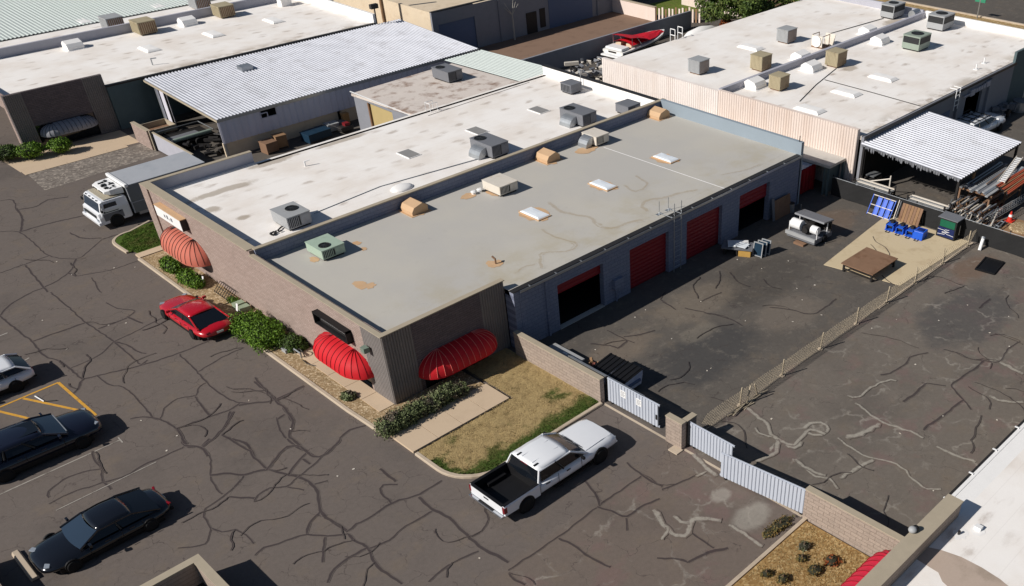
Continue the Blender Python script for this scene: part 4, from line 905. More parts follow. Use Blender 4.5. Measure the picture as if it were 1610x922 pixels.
# ================================================================== ROOFTOP EQUIPMENT
def fan(parent, x, y, z, r, m=DGRILL):
    q = MB(); q.tube((x,y,z+.002),(x,y,z+.012),r,18); P('fan_well', q, BLACK, parent)
    q = MB()
    for k in range(4): q.rbox((x,y,z+.02),(r*1.85,r*.16,.01),rz=k*math.pi/4)
    n = 18
    for k in range(n):
        a, b_ = 2*math.pi*k/n, 2*math.pi*(k+1)/n
        q.tube((x+r*math.cos(a),y+r*math.sin(a),z+.02),(x+r*math.cos(b_),y+r*math.sin(b_),z+.02),.022,5)
    q.tube((x,y,z+.015),(x,y,z+.035),r*.22,10)
    P('fan_guard', q, m, parent)
def ac(label, x0, x1, y0, y1, z, h, body, fans=((.5,.5,.3),), grill='s', duct=None, group='rooftop cooling units', cat='air conditioner', base=True, name='rooftop_unit'):
    """packaged unit: cabinet on a kerb frame, fan openings on top, louvred sides"""
    cx, cy = (x0+x1)/2, (y0+y1)/2; dx, dy = (x1-x0)/2, (y1-y0)/2
    t = T(name, label, cat, (cx,cy,z), 0, group)
    if base:
        P('kerb_frame', MB().box(-dx+.08,-dy+.08,0,dx-.08,dy-.08,.1), STEEL, t)
    P('cabinet', MB().box(-dx,-dy,.1,dx,dy,h), body, t, bevel=.015)
    P('lid', MB().box(-dx-.02,-dy-.02,h,dx+.02,dy+.02,h+.025), body, t)
    for fx, fy, r in fans: fan(t, -dx+fx*2*dx, -dy+fy*2*dy, h+.025, r)
    if 's' in grill:
        n = 6
        P('coil_panel', MB().box(-dx+.08,-dy-.012,.16,dx*.1,-dy-.002,h-.06), DGRILL, t)
        P('access_panel', MB().box(dx*.16,-dy-.014,.16,dx-.06,-dy-.002,h-.06), body, t)
        q = MB()
        for i in range(n): xx = -dx+.12+i*(dx*1.1-.16)/n; q.box(xx,-dy-.03,.16,xx+.03,-dy-.013,h-.06)
        P('louvre', q, body, t, kind='stuff')
    if 'w' in grill:
        P('coil_panel', MB().box(-dx-.012,-dy+.08,.16,-dx-.002,dy-.08,h-.06), DGRILL, t)
        q = MB(); n = max(4, int(dy*2/.16))
        for i in range(n): yy = -dy+.1+i*(2*dy-.2)/n; q.box(-dx-.03,yy,.16,-dx-.013,yy+.05,h-.06)
        P('louvre', q, body, t, kind='stuff')
    if 'b' in grill:
        P('coil_panel', MB().box(-dx+.06,-dy-.012,h*.5,dx-.06,-dy-.002,h*.92), DGRILL, t); P('coil_panel', MB().box(-dx-.012,-dy+.06,h*.5,-dx-.002,dy-.06,h*.92), DGRILL, t)
        q = MB()
        for i in range(4): zz = h*(.55+.1*i); q.box(-dx+.06,-dy-.022,zz,dx-.06,-dy-.013,zz+.03).box(-dx-.022,-dy+.06,zz,-dx-.013,dy-.06,zz+.03)
        P('louvre', q, STEEL, t, kind='stuff')
    if 'p' in grill:
        P('access_panel', MB().box(-dx-.014,-dy+.1,.16,-dx-.002,0,h-.08), body, t)
        P('label_plate', MB().box(-dx-.016,.1,.25,-dx-.002,.35,.4), WHITEP, t)
    if duct:
        # galvanised elbow duct: turns down into the roof at the west end
        w, hh = duct
        q = MB(); rings = []
        for k in range(9):
            a = math.pi/2*k/8
            cxx = -dx-.02-.62*math.sin(a)*1.0; ro = .55
            px, pz = -dx-.02-(.62)*math.sin(a), -.0+.62*math.cos(a)*hh
            ix, iz = -dx-.02-.18*math.sin(a), .16*math.cos(a)*hh
            rings.append([(ix,-w/2,iz+.0),(px,-w/2,pz),(px,w/2,pz),(ix,w/2,iz)])
        q.loft(rings); P('elbow_duct', q, GALV, t, smooth=False)
    return t
Z = 3.22
ac('pale green packaged unit near the front brick parapet', 2.33, 3.6, 8.62, 10.14, Z, .56, ACGR, ((.35,.3,.28),), 's')
ac('off white packaged unit in the middle of the grey roof with dark end', 13.15, 14.45, 8.1, 9.65, Z, .58, ACW, (), 's')
ac('off white unit with silver elbow duct beside the roof seam', 22.0, 23.1, 9.5, 10.8, Z, .62, ACW, (), 's', duct=(.75,1.0))
def hood(label, x, y, rz=0.0, z=Z, m=TANSEAL, s=1.0, name='vent_hood', group='tan vent hoods', sunny=True):
    t = T(name, label, 'roof vent', (x,y,z), rz, group)
    prof = [(-.62,0),(-.62,.2),(-.46,.42),(.1,.56),(.42,.34),(.42,0)]
    w = .55
    P('hood', MB().loft([[(px*s,-w*s,pz*s) for px,pz in prof],[(px*s,w*s,pz*s) for px,pz in prof]]), m, t, bevel=.02)
    P('flashing', MB().box(-.75*s,-.68*s,0,.55*s,.68*s,.02), m, t)
    return t
hood('tan scoop vent on the grey roof, nearest the green cooling unit', 9.0, 10.25)
hood('tan scoop vent in the middle of the grey roof by the dark parapet', 18.75, 10.3)
hood('tan scoop vent in the far corner of the grey roof', 28.75, 10.4)
def skylight(label, x, y, z, lx, ly, m=SKYLT, h=.13, group='domed white skylights', name='skylight', slope=False):
    t = T(name, label, 'skylight', (x,y,z), 0, group)
    P('curb', MB().box(-lx/2-.05,-ly/2-.05,0,lx/2+.05,ly/2+.05,.06), TANSEAL if m is SKYLT and z < 3.23 else WHITEM, t)
    rings = []
    for u, hh in ((1,.06),(.97,.09),(.82,h),(.3,h+.015)):
        rings.append([(-lx/2*u,-ly/2*u,hh),(lx/2*u,-ly/2*u,hh),(lx/2*u,ly/2*u,hh),(-lx/2*u,ly/2*u,hh)])
    P('dome', MB().loft(rings), m, t, smooth=False)
    return t
skylight('white domed skylight on the grey roof nearest the front', 13.0, 5.05, Z, .8, 1.55)
skylight('white domed skylight on the grey roof between two others', 18.15, 5.05, Z, .75, 1.5)
skylight('white domed skylight on the grey roof beyond the white seam', 23.55, 5.08, Z, .75, 1.5)
for x, l in ((13.5,'grey flat skylight on the white roof nearest the front'),(18.8,'grey flat skylight on the white roof beside the ducted unit'),(24.1,'grey flat skylight on the white roof farthest from the street')):
    t = T('flat_skylight', l, 'skylight', (x,17.3,3.2), 0, 'flat grey skylights'); P('frame', MB().box(-.45,-.68,0,.45,.68,.04), WHITEM, t); P('panel', MB().box(-.4,-.62,.04,.4,.62,.055), FLATSK, t)
t = T('vent_pipe', 'rusty elbow vent pipe standing in a tan patch on the grey roof', 'roof vent', (7.95,2.2,Z)); P('stem', MB().tube((0,0,0),(0,0,.28),.045), BROWNP, t); P('elbow', MB().tube((0,0,.26),(-.06,.16,.38),.05), BROWNP, t)
t = T('grille_vents', 'pair of small white round vents beside the off white unit', 'roof vent', (12.45,9.6,Z))
for dx in (0,.42): P('cap', MB().tube((dx,0,0),(dx,0,.14),.13,12).tube((dx,0,.14),(dx,0,.2),.18,12,.1), WHITEP, t)
P('line', MB().path([(.5,-.05,.05),(.8,-.3,.02),(1.0,-.6,.03)],.02), BLACK, t)
# the guard rail and ladder at the gutter
t = T('access_ladder', 'galvanised ladder with guard posts at the gutter between red doors', 'ladder', (18.0,GY,3.2))
q = MB()
for x in (-.28,.28): q.tube((x,-.2,-3.2),(x,-.2,.85),.025,6)
P('stile', q, GALV, t)
for z in [-2.9+.3*i for i in range(11)]: P('rung', MB().tube((-.28,-.2,z),(.28,-.2,z),.016,6), GALV, t)
q = MB()
for x in (-.45,.28): q.tube((x,.75,0),(x,.75,.75),.02,6); q.rbox((x,.75,.02),(.4,.2,.03)); q.tube((x,.75,.1),(x,-.2,.1),.018,6)
P('guard_post', q, GALV, t)
t = T('mast', 'slim dark radio mast at the far gutter corner', 'antenna', (29.55,-.45,3.2)); P('pole', MB().tube((0,0,-3.2),(0,0,1.15),.03,8), STEEL, t); P('pole', MB().tube((.13,-.05,-.2),(.13,-.05,.55),.025,6), STEEL, t)
t = T('air_pipe', 'white bent vent pipe on the white roof near the far parapet', 'roof vent', (8.2,20.3,3.2)); P('stem', MB().tube((0,0,0),(0,0,.3),.05), WHITEP, t); P('arm', MB().tube((0,0,.28),(.3,-.1,.34),.04), WHITEP, t)
t = T('roof_hump', 'low white coated hump on the white roof beside the party parapet', 'roof vent', (10.2,13.3,3.2)); P('hump', MB().ellipsoid((0,0,.02),(.7,.5,.17),16,8), WHITEM, t, smooth=True)
# white roof units
Z2 = 3.2
ac('grey packaged unit on the white roof nearest the street', 2.95, 4.3, 12.95, 14.6, Z2, .74, ACG, ((.62,.55,.33),), 's')
ac('grey packaged unit with silver duct in the middle of the white roof', 16.4, 17.7, 12.75, 14.85, Z2, .8, ACD, ((.3,.75,.36),), 's', duct=(1.0,1.0))
ac('grey packaged unit with silver duct near the far end of the white roof', 23.8, 25.05, 12.6, 14.8, Z2, .8, ACD, ((.3,.75,.36),), 's', duct=(1.0,1.0))
ac('small grey box unit close to the white back parapet', 27.7, 28.75, 17.9, 19.0, Z2, .66, ACD, (), 'w')
ac('dark grey unit behind the parapet at the far end', 27.3, 28.5, 11.9, 13.1, Z2, .62, ACD, (), 's')
ac('grey packaged unit on the rust streaked annex roof', 24.1, 25.4, 27.3, 29.3, 2.84, .8, ACD, ((.3,.72,.33),), 's')
q = T('valve_cluster', 'small dark cluster of valves beside the nearest grey rooftop unit', 'pipework', (2.35,13.3,3.2))
rr = random.Random(9); vb = MB()
for i in range(12): vb.rbox((rr.uniform(-.3,.3),rr.uniform(-.2,.2),.05+rr.random()*.08),(rr.uniform(.08,.2),.06,.06),rz=rr.uniform(0,3))
P('valves', vb, STEEL, q, kind='stuff'); P('hose', MB().path([(.2,.1,.1),(.5,.35,.08),(.8,.4,.1)],.04), STEEL, q)
# left building roof
def cooler(label, x, y, z, s=.9, h=.6, m=ACT, group='tan evaporative coolers', rz=0.0, w=.9):
    t = T('swamp_cooler', label, 'air conditioner', (x,y,z), rz, group)
    P('kerb_frame', MB().box(-s*.4,-w*.4,0,s*.4,w*.4,.1), BROWNP, t)
    P('cabinet', MB().box(-s/2,-w/2,.1,s/2,w/2,h), m, t, bevel=.02); P('lid', MB().box(-s/2-.03,-w/2-.03,h,s/2+.03,w/2+.03,h+.04), m, t)
    q = MB(); n = 8
    for i in range(n): yy = -w/2+.08+i*(w-.12)/n; q.box(-s/2-.02,yy,.16,-s/2-.002,yy+.05,h-.05); q.box(-s/2+.08+i*(s-.12)/n,-w/2-.02,.16,-s/2+.13+i*(s-.12)/n,-w/2-.002,h-.05)
    P('louvre', q, m, t, kind='stuff')
    P('pad_panel', MB().box(-s/2+.06,-w/2-.008,.15,s/2-.06,-w/2-.001,h-.04), BROWNP, t)
    return t
cooler('tan cooler box against the grey parapet at upper left', 14.5, 56.4, 3.17, 1.5, 1.0, w=1.6)
cooler('tan cooler box against the grey parapet near the roof end', 21.6, 56.5, 3.17, 1.4, .95, w=1.5)
cooler('grey topped cooler behind the long parapet at upper left', 13.2, 59.6, 3.17, 1.4, 1.0, m=ACG, w=1.6)
cooler('grey topped cooler behind the long parapet at the top edge', 21.5, 60.8, 3.17, 1.4, .9, m=ACG, w=1.6)
for x, l in ((8.6,'white scoop vent by the parapet nearest the left edge'),(18.1,'white scoop vent by the parapet near the roof middle')):
    hood(l, x, 56.3, math.pi/2, 3.17, WHITEM, 1.15, group='white scoop vents')
for x, y, l in ((12.6,51.4,'white skylight dome on the left roof nearest the street'),(18.1,51.6,'white skylight dome at the middle of the left roof'),(23.7,51.8,'white skylight dome on the left roof near the back parapet')):
    skylight(l, x, y, 3.17, 1.0, 1.9, WHITEM, .16, 'white skylights on the left roof')
for x, y, l in ((12.3,63.8,'white skylight dome on the rear row at left'),(19.0,64.2,'white skylight dome on the rear row at the top edge')):
    skylight(l, x, y, 3.17, 1.0, 1.9, WHITEM, .16, 'white skylights on the rear row')
t = T('vent_pipe', 'thin grey pipe with a bent top on the left white roof', 'roof vent', (10.9,47.0,3.17)); P('stem', MB().tube((0,0,0),(0,0,.5),.05), GALV, t); P('arm', MB().tube((0,0,.48),(.35,-.2,.5),.04), GALV, t)
t = T('end_vent', 'white box vent by the white back parapet at the top', 'roof vent', (27.2,56.0,3.17)); P('box', MB().box(-.5,-.4,0,.5,.4,.6), WHITEM, t); P('cap', MB().box(-.6,-.5,.6,.6,.5,.7), WHITEM, t)
# right roofs
R3 = 3.55
cooler('grey box cooler with dark opening near the cream wall', 36.8, 13.9, R3, 1.15, .95, ACG, w=1.1, group='coolers on the right roofs')
cooler('tan louvred cooler by the party parapet', 40.5, 11.0, R3, 1.2, 1.05, ACT, w=1.1, group='coolers on the right roofs')
cooler('grey box cooler in the middle of the rear white roof', 47.6, 13.9, R3, 1.25, 1.0, ACG, w=1.1, group='coolers on the right roofs')
cooler('tan cooler by the parapet nearest the cream wall', 37.8, 7.3, R3, 1.1, .95, ACT, w=1.0, group='coolers on the right roofs')
cooler('rust stained tan cooler beyond two white scoop vents', 45.0, 7.4, R3, 1.25, 1.05, ACT, w=1.1, group='coolers on the right roofs')
t = T('open_cooler', 'open white cooler frame with a round blower beside the parapet', 'air conditioner', (48.3,11.1,R3))
P('face', MB().box(-.5,-.5,.1,-.44,.5,.9), ACW, t); P('blower', MB().tube((-.56,0,.5),(-.2,0,.5),.34,16), BROWNP, t); P('ring', MB().tube((-.6,0,.5),(-.56,0,.5),.42,16), WHITEP, t)
q = MB()
for y in (-.5,.5): q.tube((.5,y,0),(.5,y,.9),.03); q.tube((-.45,y,.9),(.5,y,.9),.03)
P('frame', q, BROWNP, t); P('pan', MB().box(-.5,-.5,0,.5,.5,.1), BROWNP, t); P('leaning_panel', MB().rbox((1.0,-.2,.4),(.05,.9,.8),ry=.3), ACW, t)
ac('grey green condenser with fan nearest the shaded grey wall', 52.1, 53.8, 4.5, 6.0, R3, 1.08, M('condenser_grey_green', L(150,162,150,.9), .5, .1), ((.5,.5,.48),), 'b', group='fan condensers')
ac('grey condenser with fan close to the far white parapet', 58.5, 60.3, 6.0, 7.5, R3, 1.15, ACG, ((.5,.5,.48),), 'b', group='fan condensers')
ac('grey condenser with round duct at the end of the rear roof', 59.0, 60.8, 11.0, 12.3, R3, 1.1, ACG, ((.5,.5,.42),), 'b', group='fan condensers')
t = T('duct_drum', 'grey drum shaped duct beside the end condenser', 'duct', (61.0,10.4,R3)); P('drum', MB().tube((-.5,-.3,.3),(.5,-.3,.3),.34,14), GALV, t); P('stand', MB().box(-.5,-.55,0,.5,-.05,.1), STEEL, t)
for x, y, l in ((42.9,8.2,'white scoop vent under the parapet nearer the cream wall'),(52.3,8.2,'white scoop vent under the parapet beside the condenser'),(37.0,8.9,'white scoop vent tucked in the parapet corner by the cream wall'),(44.5,10.3,'white scoop vent behind the party parapet nearer the louvred cooler'),(54.0,10.4,'white scoop vent behind the party parapet farther back')):
    hood(l, x, y, math.pi/2, R3, WHITEM, 1.1, group='white scoop vents')
for x, y, l in ((35.7,3.1,'low white skylight nearest the cream wall'),(40.2,3.2,'low white skylight between two others on the right roof'),(44.8,3.1,'low white skylight farthest along the right roof'),(44.3,14.9,'low white skylight on the rear right roof')):
    skylight(l, x, y, R3, .95, 1.9, WHITEM, .17, 'low skylights on the right roofs')
for x, y, l in ((53.0,-.6,'small white vent pipe at the far eave corner'),(51.2,-.9,'small white bent vent pipe near the eave')):
    t = T('vent_pipe', l, 'roof vent', (x,y,R3)); P('stem', MB().tube((0,0,0),(0,0,.4),.05), WHITEP, t); P('flange', MB().tube((0,0,0),(0,0,.04),.2,10), WHITEP, t)
t = T('antenna', 'thin antenna fixed to the white back parapet by the small unit', 'antenna', (29.3,18.6,3.84)); P('pole', MB().tube((0,0,-.5),(0,0,.45),.025), GALV, t); P('box', MB().box(-.1,-.1,.4,.1,.1,.6), GALV, t)

# ================================================================== VEHICLES
def wheel(t, x, y, r, w, side, rim=CHROME):
    """tyre and rim; side is -1 or +1 for the outward y direction"""
    n = 22; q = MB(); rings = []
    for rr_, yy in ((r*.62,-w/2),(r*.93,-w/2),(r,-w/2+.03),(r,w/2-.03),(r*.93,w/2),(r*.62,w/2)):
        rings.append([(x+rr_*math.cos(2*math.pi*i/n), y+yy, r+rr_*math.sin(2*math.pi*i/n)) for i in range(n)])
    q.loft(rings); wo = P('wheel', q, RUBBER, t, smooth=True)
    q = MB(); yo = y+side*(w/2-.02)
    q.tube((x,y-side*.02,r),(x,yo-side*.01,r),r*.62,n)
    for k in range(10):
        a = 2*math.pi*k/10
        q.rbox((x+r*.34*math.cos(a), yo, r+r*.34*math.sin(a)), (r*.5,.02,r*.1), ry=-a)
    q.tube((x,yo-side*.02,r),(x,yo+side*.012,r),r*.14,10)
    P('rim', q, rim, wo); return wo
def shell(sections, n=22, pw=2.7):
    """body skin: rings of a rounded cross section at (x, half width, z bottom, z top)"""
    rings = []
    for x, hw, zb, zt, *rest in sections:
        ring = []; zc, hz = (zb+zt)/2, (zt-zb)/2
        for i in range(n):
            a = 2*math.pi*(i+.5)/n; c, s = math.cos(a), math.sin(a)
            k = (abs(c)**pw+abs(s)**pw)**(-1/pw)
            ww = hw*(1-.06*max(0, s*k))
            ring.append((x, ww*c*k, zc+hz*s*k))
        rings.append(ring)
    return MB().loft(rings)
def cabin(t, paint, belt, roof, glass=GLASS, wind=GLASSB, pillars=(.5,), rough=None, sunroof=None):
    """belt and roof: four corners as (x front, x rear, half width, z); glass all round, painted pillars and roof"""
    bf, br, bw, bz = belt; rf, rr_, rw, rz = roof
    # curved roof panel
    q = MB(); nx, ny = 8, 8; V = []
    for i in range(nx+1):
        f = i/nx; x = rf+(rr_-rf)*f
        for j in range(ny+1):
            g_ = -1+2*j/ny
            crown = .055*(1-g_*g_)+.05*math.sin(math.pi*min(1,max(0,f)))
            xe = x+(.06*(1-g_*g_) if f < .5 else -.05*(1-g_*g_))*(abs(f-.5)*2)
            V.append((xe, rw*g_*(1-.03*abs(2*f-1)), rz+crown-.03))
    F = [(i*(ny+1)+j, i*(ny+1)+j+1, (i+1)*(ny+1)+j+1, (i+1)*(ny+1)+j) for i in range(nx) for j in range(ny)]
    b0 = len(V)
    q.add(V, F)
    # rim down
    edge = [i*(ny+1) for i in range(nx+1)]+[nx*(ny+1)+j for j in range(1,ny+1)]+[i*(ny+1)+ny for i in range(nx-1,-1,-1)]+[j for j in range(ny-1,0,-1)]
    low = [(V[e][0],V[e][1],V[e][2]-.035) for e in edge]; b1 = len(q.v); q.v += low; m = len(edge)
    q.f += [(edge[k], edge[(k+1)%m], b1+(k+1)%m, b1+k) for k in range(m)]
    P('roof', q, paint, t, smooth=True)
    rz2 = rz-.045
    def pt(f, side, lvl):  # lvl 0 belt, 1 roof
        x0 = bf+(br-bf)*f; x1 = rf+(rr_-rf)*f
        return Vector((x0*(1-lvl)+x1*lvl, side*(bw*(1-lvl)+rw*lvl), bz*(1-lvl)+rz2*lvl))
    wq = MB(); rings = []
    for l in (0,.5,1):
        rings.append([tuple(pt(0,-1+2*j/6,1) * 0 + Vector(((bf*(1-l)+rf*l)+.10*(1-(-1+2*j/6)**2), (-1+2*j/6)*(bw*(1-l)+rw*l)*.94, bz*(1-l)+rz2*l))) for j in range(7)])
    wq.add([p for g_ in rings for p in g_], [(a*7+j,a*7+j+1,(a+1)*7+j+1,(a+1)*7+j) for a in range(2) for j in range(6)]); P('windscreen', wq, wind, t, smooth=True)
    wq = MB(); rings = []
    for l in (0,.5,1):
        rings.append([(br*(1-l)+rr_*l-.06*(1-(-1+2*j/6)**2), (-1+2*j/6)*(bw*(1-l)+rw*l)*.92, bz*(1-l)+rz2*l) for j in range(7)])
    wq.add([p for g_ in rings for p in g_], [(a*7+j+1,a*7+j,(a+1)*7+j,(a+1)*7+j+1) for a in range(2) for j in range(6)]); P('rear_window', wq, glass, t, smooth=True)
    cuts = [0.03]+[p for p in pillars]+[.97]
    for side in (-1,1):
        for k in range(len(cuts)-1):
            f0, f1 = cuts[k]+.025, cuts[k+1]-.025
            a, b_, c, d = pt(f0,side,.04), pt(f1,side,.04), pt(f1,side,.94), pt(f0,side,.94)
            P('side_window', MB().add([a,b_,c,d],[(0,1,2,3) if side<0 else (3,2,1,0)]), glass, t)
        for f0 in [0.0]+list(pillars)+[1.0]:
            P('pillar', MB().tube(pt(f0,side,-.02), pt(f0,side,1.02), .042, 6), paint if f0 in (0.0,1.0) else TRIM, t)
        q = MB(); q.tube(pt(0,side,.99), pt(1,side,.99), .035, 6); P('roof_rail', q, paint, t)
    return t
def mirror(t, x, y, z, side, m):
    P('mirror', MB().rbox((x, y+side*.1, z), (.1,.2,.13)).rbox((x,y+side*.02,z-.03),(.05,.1,.05)), m, t, bevel=.02)
def car(label, loc, rz, paint, Lg=4.8, Wd=1.95, H=1.0, kind='sedan', group=None, cat='car', name='parked_car', glass=GLASS):
    """a car facing +x in its own frame"""
    t = T(name, label, cat, loc, rz, group)
    h = Lg/2; w = Wd/2; s = H
    zb = .13*s
    if kind == 'sedan':
        secs = [(-h,w*.42,.3*s,.48*s),(-h+.05,w*.66,.25*s,.57*s),(-h+.2,w*.84,.2*s,.63*s),(-h+.5,w*.95,.16*s,.68*s),(-h*.62,w*.99,zb,.70*s),(-h*.3,w,zb,.70*s),(h*.1,w,zb,.69*s),(h*.42,w*.99,zb,.66*s),(h*.66,w*.97,zb,.62*s),(h-.5,w*.91,.16*s,.58*s),(h-.25,w*.82,.19*s,.53*s),(h-.1,w*.69,.21*s,.48*s),(h-.02,w*.5,.25*s,.43*s),(h,w*.3,.29*s,.39*s)]
        belt = (h*.42,-h*.80,w*.86,.66*s); roof = (h*.10,-h*.42,w*.70,s); pil = (.5,)
    elif kind == 'suv':
        secs = [(-h,w*.6,.3*s,.60*s),(-h+.05,w*.86,.24*s,.70*s),(-h+.25,w*.96,.2*s,.76*s),(-h*.62,w,zb,.77*s),(-h*.3,w,zb,.76*s),(h*.1,w,zb,.75*s),(h*.45,w*.99,zb,.73*s),(h*.68,w*.97,zb,.69*s),(h-.3,w*.92,.18*s,.63*s),(h-.1,w*.82,.2*s,.56*s),(h-.02,w*.62,.26*s,.5*s),(h,w*.4,.3*s,.44*s)]
        belt = (h*.46,-h*.95,w*.90,.73*s); roof = (h*.14,-h*.74,w*.72,s); pil = (.36,.68)
    P('body', shell(secs), paint, t, smooth=True)
    P('sill', MB().box(-h*.8,-w*.93,.1*s,h*.78,w*.93,.3*s), TRIM, t)
    cabin(t, paint, belt, roof, glass=glass, pillars=pil)
    wr = .235 if kind == 'sedan' else .26
    for sx in (-.58,.60):
        for sy in (-1,1):
            q = MB(); n = 16
            q.tube((sx*h, sy*(w-.06), wr+.01),(sx*h, sy*(w+.004), wr+.01), wr*1.22, 20); P('wheel_arch', q, TRIM, t)
            wheel(t, sx*h, sy*(w-.07), wr, .24, sy)
    for sy in (-1,1):
        P('headlight', MB().rbox((h-(.3 if kind=='sedan' else .24), sy*w*.58, .49*s if kind=='sedan' else .54*s),(.2,.32,.06),rz=-sy*.5), LAMPC, t, bevel=.02)
        P('tail_light', MB().rbox((-h+.1, sy*w*.52, .52*s if kind=='sedan' else .64*s),(.1,.4,.07),rz=sy*.3), LAMPR, t, bevel=.02)
        mirror(t, belt[0]-.32, sy*w*.9, belt[3]+.08, sy, paint)
        q = MB()
        for f in (.05,-.32): q.rbox((f*h, sy*(w+.004), .58*s),(.2,.02,.03))
        P('door_handle', q, paint, t)
    for sy in (-1,1):
        for gx in (belt[0]-.25, (belt[0]+belt[1])/2+.05, belt[1]+.75):
            P('door_gap', MB().rbox((gx, sy*(w-.006), .45*s),(.018,.02,.36*s)), TRIM, t)
    P('bumper', MB().rbox((-h+.06,0,.26*s),(.16,Wd*.7,.13)), TRIM, t, bevel=.03)
    P('grille', MB().rbox((h-.06,0,.3*s),(.1,Wd*.42,.1)), TRIM, t, bevel=.02)
    P('number_plate', MB().rbox((-h-.005,0,.42*s),(.02,.34,.1)), WHITEP, t)
    return t
# red coupe-like sedan nose pointing up the kerb
car('bright red sedan parked along the kerb beside the round bush', (-2.73,13.72,0), math.radians(92), CARR, 5.0, 1.95, 1.0)
# black cars in the stalls
t = car('black sedan with blue windscreen parked alone near the wheel stop', (-12.5,1.15,0), math.radians(181), CARK, 4.85, 2.08, .98, glass=glassmat('dark_glass_roof', L(12,14,18)))
P('sunroof', MB().add([(.08,-.4,1.008),(.08,.4,1.008),(-.62,.4,1.008),(-.62,-.4,1.008)],[(0,1,2,3)]), GLASS, t)
t = car('dark blue black SUV parked across the yellow hatched lines', (-12.3,8.4,0), math.radians(-1), CARB, 5.05, 2.2, 1.24, 'suv', glass=GLASS)
P('sunroof', MB().add([(.35,-.5,1.288),(.35,.5,1.288),(-1.3,.5,1.29),(-1.3,-.5,1.29)],[(3,2,1,0)]), GLASS, t)
q = MB(); q.tube((1.2,-.8,.925),(1.2,.8,.925),.025); P('cowl', q, GALV, t)
car('white hatchback cut off by the left edge of the photo', (-12.55,14.85,0), math.radians(180), CARW, 4.6, 2.0, 1.1, 'suv')

# ---- white pickup
t = T('pickup_truck', 'white crew cab pickup truck with empty black bed', 'pickup truck', (1.32,-8.62,0), 0)
Wp = 1.06
secs = [(-1.25,Wp,.30,.86),(-.6,Wp,.29,.865),(.1,Wp,.28,.87),(.9,Wp,.28,.87),(1.5,Wp*.99,.30,.88),(2.2,Wp*.98,.34,.87),(2.7,Wp*.975,.34,.86),(2.95,Wp*.95,.32,.82),(3.08,Wp*.9,.32,.76),(3.15,Wp*.8,.34,.68),(3.18,Wp*.62,.38,.6)]
P('body', shell(secs, 20, 4.5), CARW, t, smooth=True)
for sy in (-1,1):
    q = MB(); q.loft([[(-3.05,sy*Wp*.99,.42),(-3.05,sy*Wp,.84),(-3.05,sy*Wp*.96,.9),(-3.05,sy*Wp*.86,.9),(-3.05,sy*Wp*.86,.42)],[(-1.25,sy*Wp,.36),(-1.25,sy*Wp*1.005,.84),(-1.25,sy*Wp*.97,.91),(-1.25,sy*Wp*.86,.91),(-1.25,sy*Wp*.86,.36)]]); P('bed_side', q, CARW, t)
P('bed_liner', MB().box(-3.0,-Wp*.86,.46,-1.26,Wp*.86,.5).box(-3.0,-Wp*.87,.46,-1.26,-Wp*.84,.88).box(-3.0,Wp*.84,.46,-1.26,Wp*.87,.88).box(-1.3,-Wp*.86,.46,-1.25,Wp*.86,.9), TRIM, t)
P('wheel_box', MB().box(-2.45,Wp*.62,.5,-1.55,Wp*.84,.66).box(-2.45,-Wp*.84,.5,-1.55,-Wp*.62,.66), BLACK, t)
P('bed_rail', MB().box(-3.05,-Wp*.97,.9,-1.28,-Wp*.84,.925), TRIM, t); P('bed_rail', MB().box(-3.05,Wp*.84,.9,-1.28,Wp*.97,.925), TRIM, t)
P('tailgate', MB().box(-3.1,-Wp*.9,.46,-2.99,Wp*.9,.9), CARW, t, bevel=.02); P('tailgate_cap', MB().box(-3.11,-Wp*.88,.9,-2.98,Wp*.88,.93), TRIM, t); P('tailgate_handle', MB().box(-3.115,-.14,.74,-3.1,.14,.8), TRIM, t)
P('rear_bumper', MB().box(-3.22,-Wp*.96,.34,-3.02,Wp*.96,.44), CHROME, t, bevel=.02); P('bumper_step', MB().box(-3.2,-.45,.3,-3.0,.45,.445), TRIM, t)
cabin(t, CARW, (1.40,-1.26,Wp*.91,.86), (.60,-1.06,Wp*.78,1.37), glass=GLASS, pillars=(.5,))
P('roof_rib', MB().box(-.95,-.32,1.38,.4,-.29,1.428).box(-.95,.29,1.38,.4,.32,1.428), CARW, t)
P('rack_foot', MB().rbox((-.92,-.5,1.40),(.22,.06,.05)).rbox((-.92,.5,1.40),(.22,.06,.05)), BLACK, t); P('brake_lamp', MB().box(-1.12,-.2,1.3,-1.07,.2,1.34), LAMPR, t)
for sx in (-1.98,2.05):
    for sy in (-1,1):
        P('wheel_arch', MB().tube((sx,sy*(Wp-.08),.34),(sx,sy*(Wp+.006),.34),.41,22), TRIM, t); wheel(t, sx, sy*(Wp-.08), .33, .28, sy)
for sy in (-1,1):
    P('headlight', MB().rbox((3.0, sy*.8, .62),(.2,.26,.14),rz=-sy*.35), LAMPC, t, bevel=.02)
    P('tail_light', MB().box(-3.09,sy*Wp*.9,.56,-2.94,sy*Wp*1.008,.84), LAMPR, t)
    mirror(t, 1.0, sy*Wp*.98, .95, sy, BLACK)
    P('door_handle', MB().box(-.95,sy*Wp*1.006,.72,-.75,sy*Wp*1.03,.76).box(.15,sy*Wp*1.006,.72,.35,sy*Wp*1.03,.76), BLACK, t)
    P('running_board', MB().box(-.5,sy*Wp*.8,.22,1.5,sy*Wp*1.0,.27), TRIM, t)
P('door_gap', MB().box(-.28,-Wp*1.004,.34,-.265,-Wp*.99,.86).box(.98,-Wp*1.004,.34,.995,-Wp*.99,.86).box(-1.26,-Wp*1.008,.34,-1.245,-Wp*.99,.88), TRIM, t)
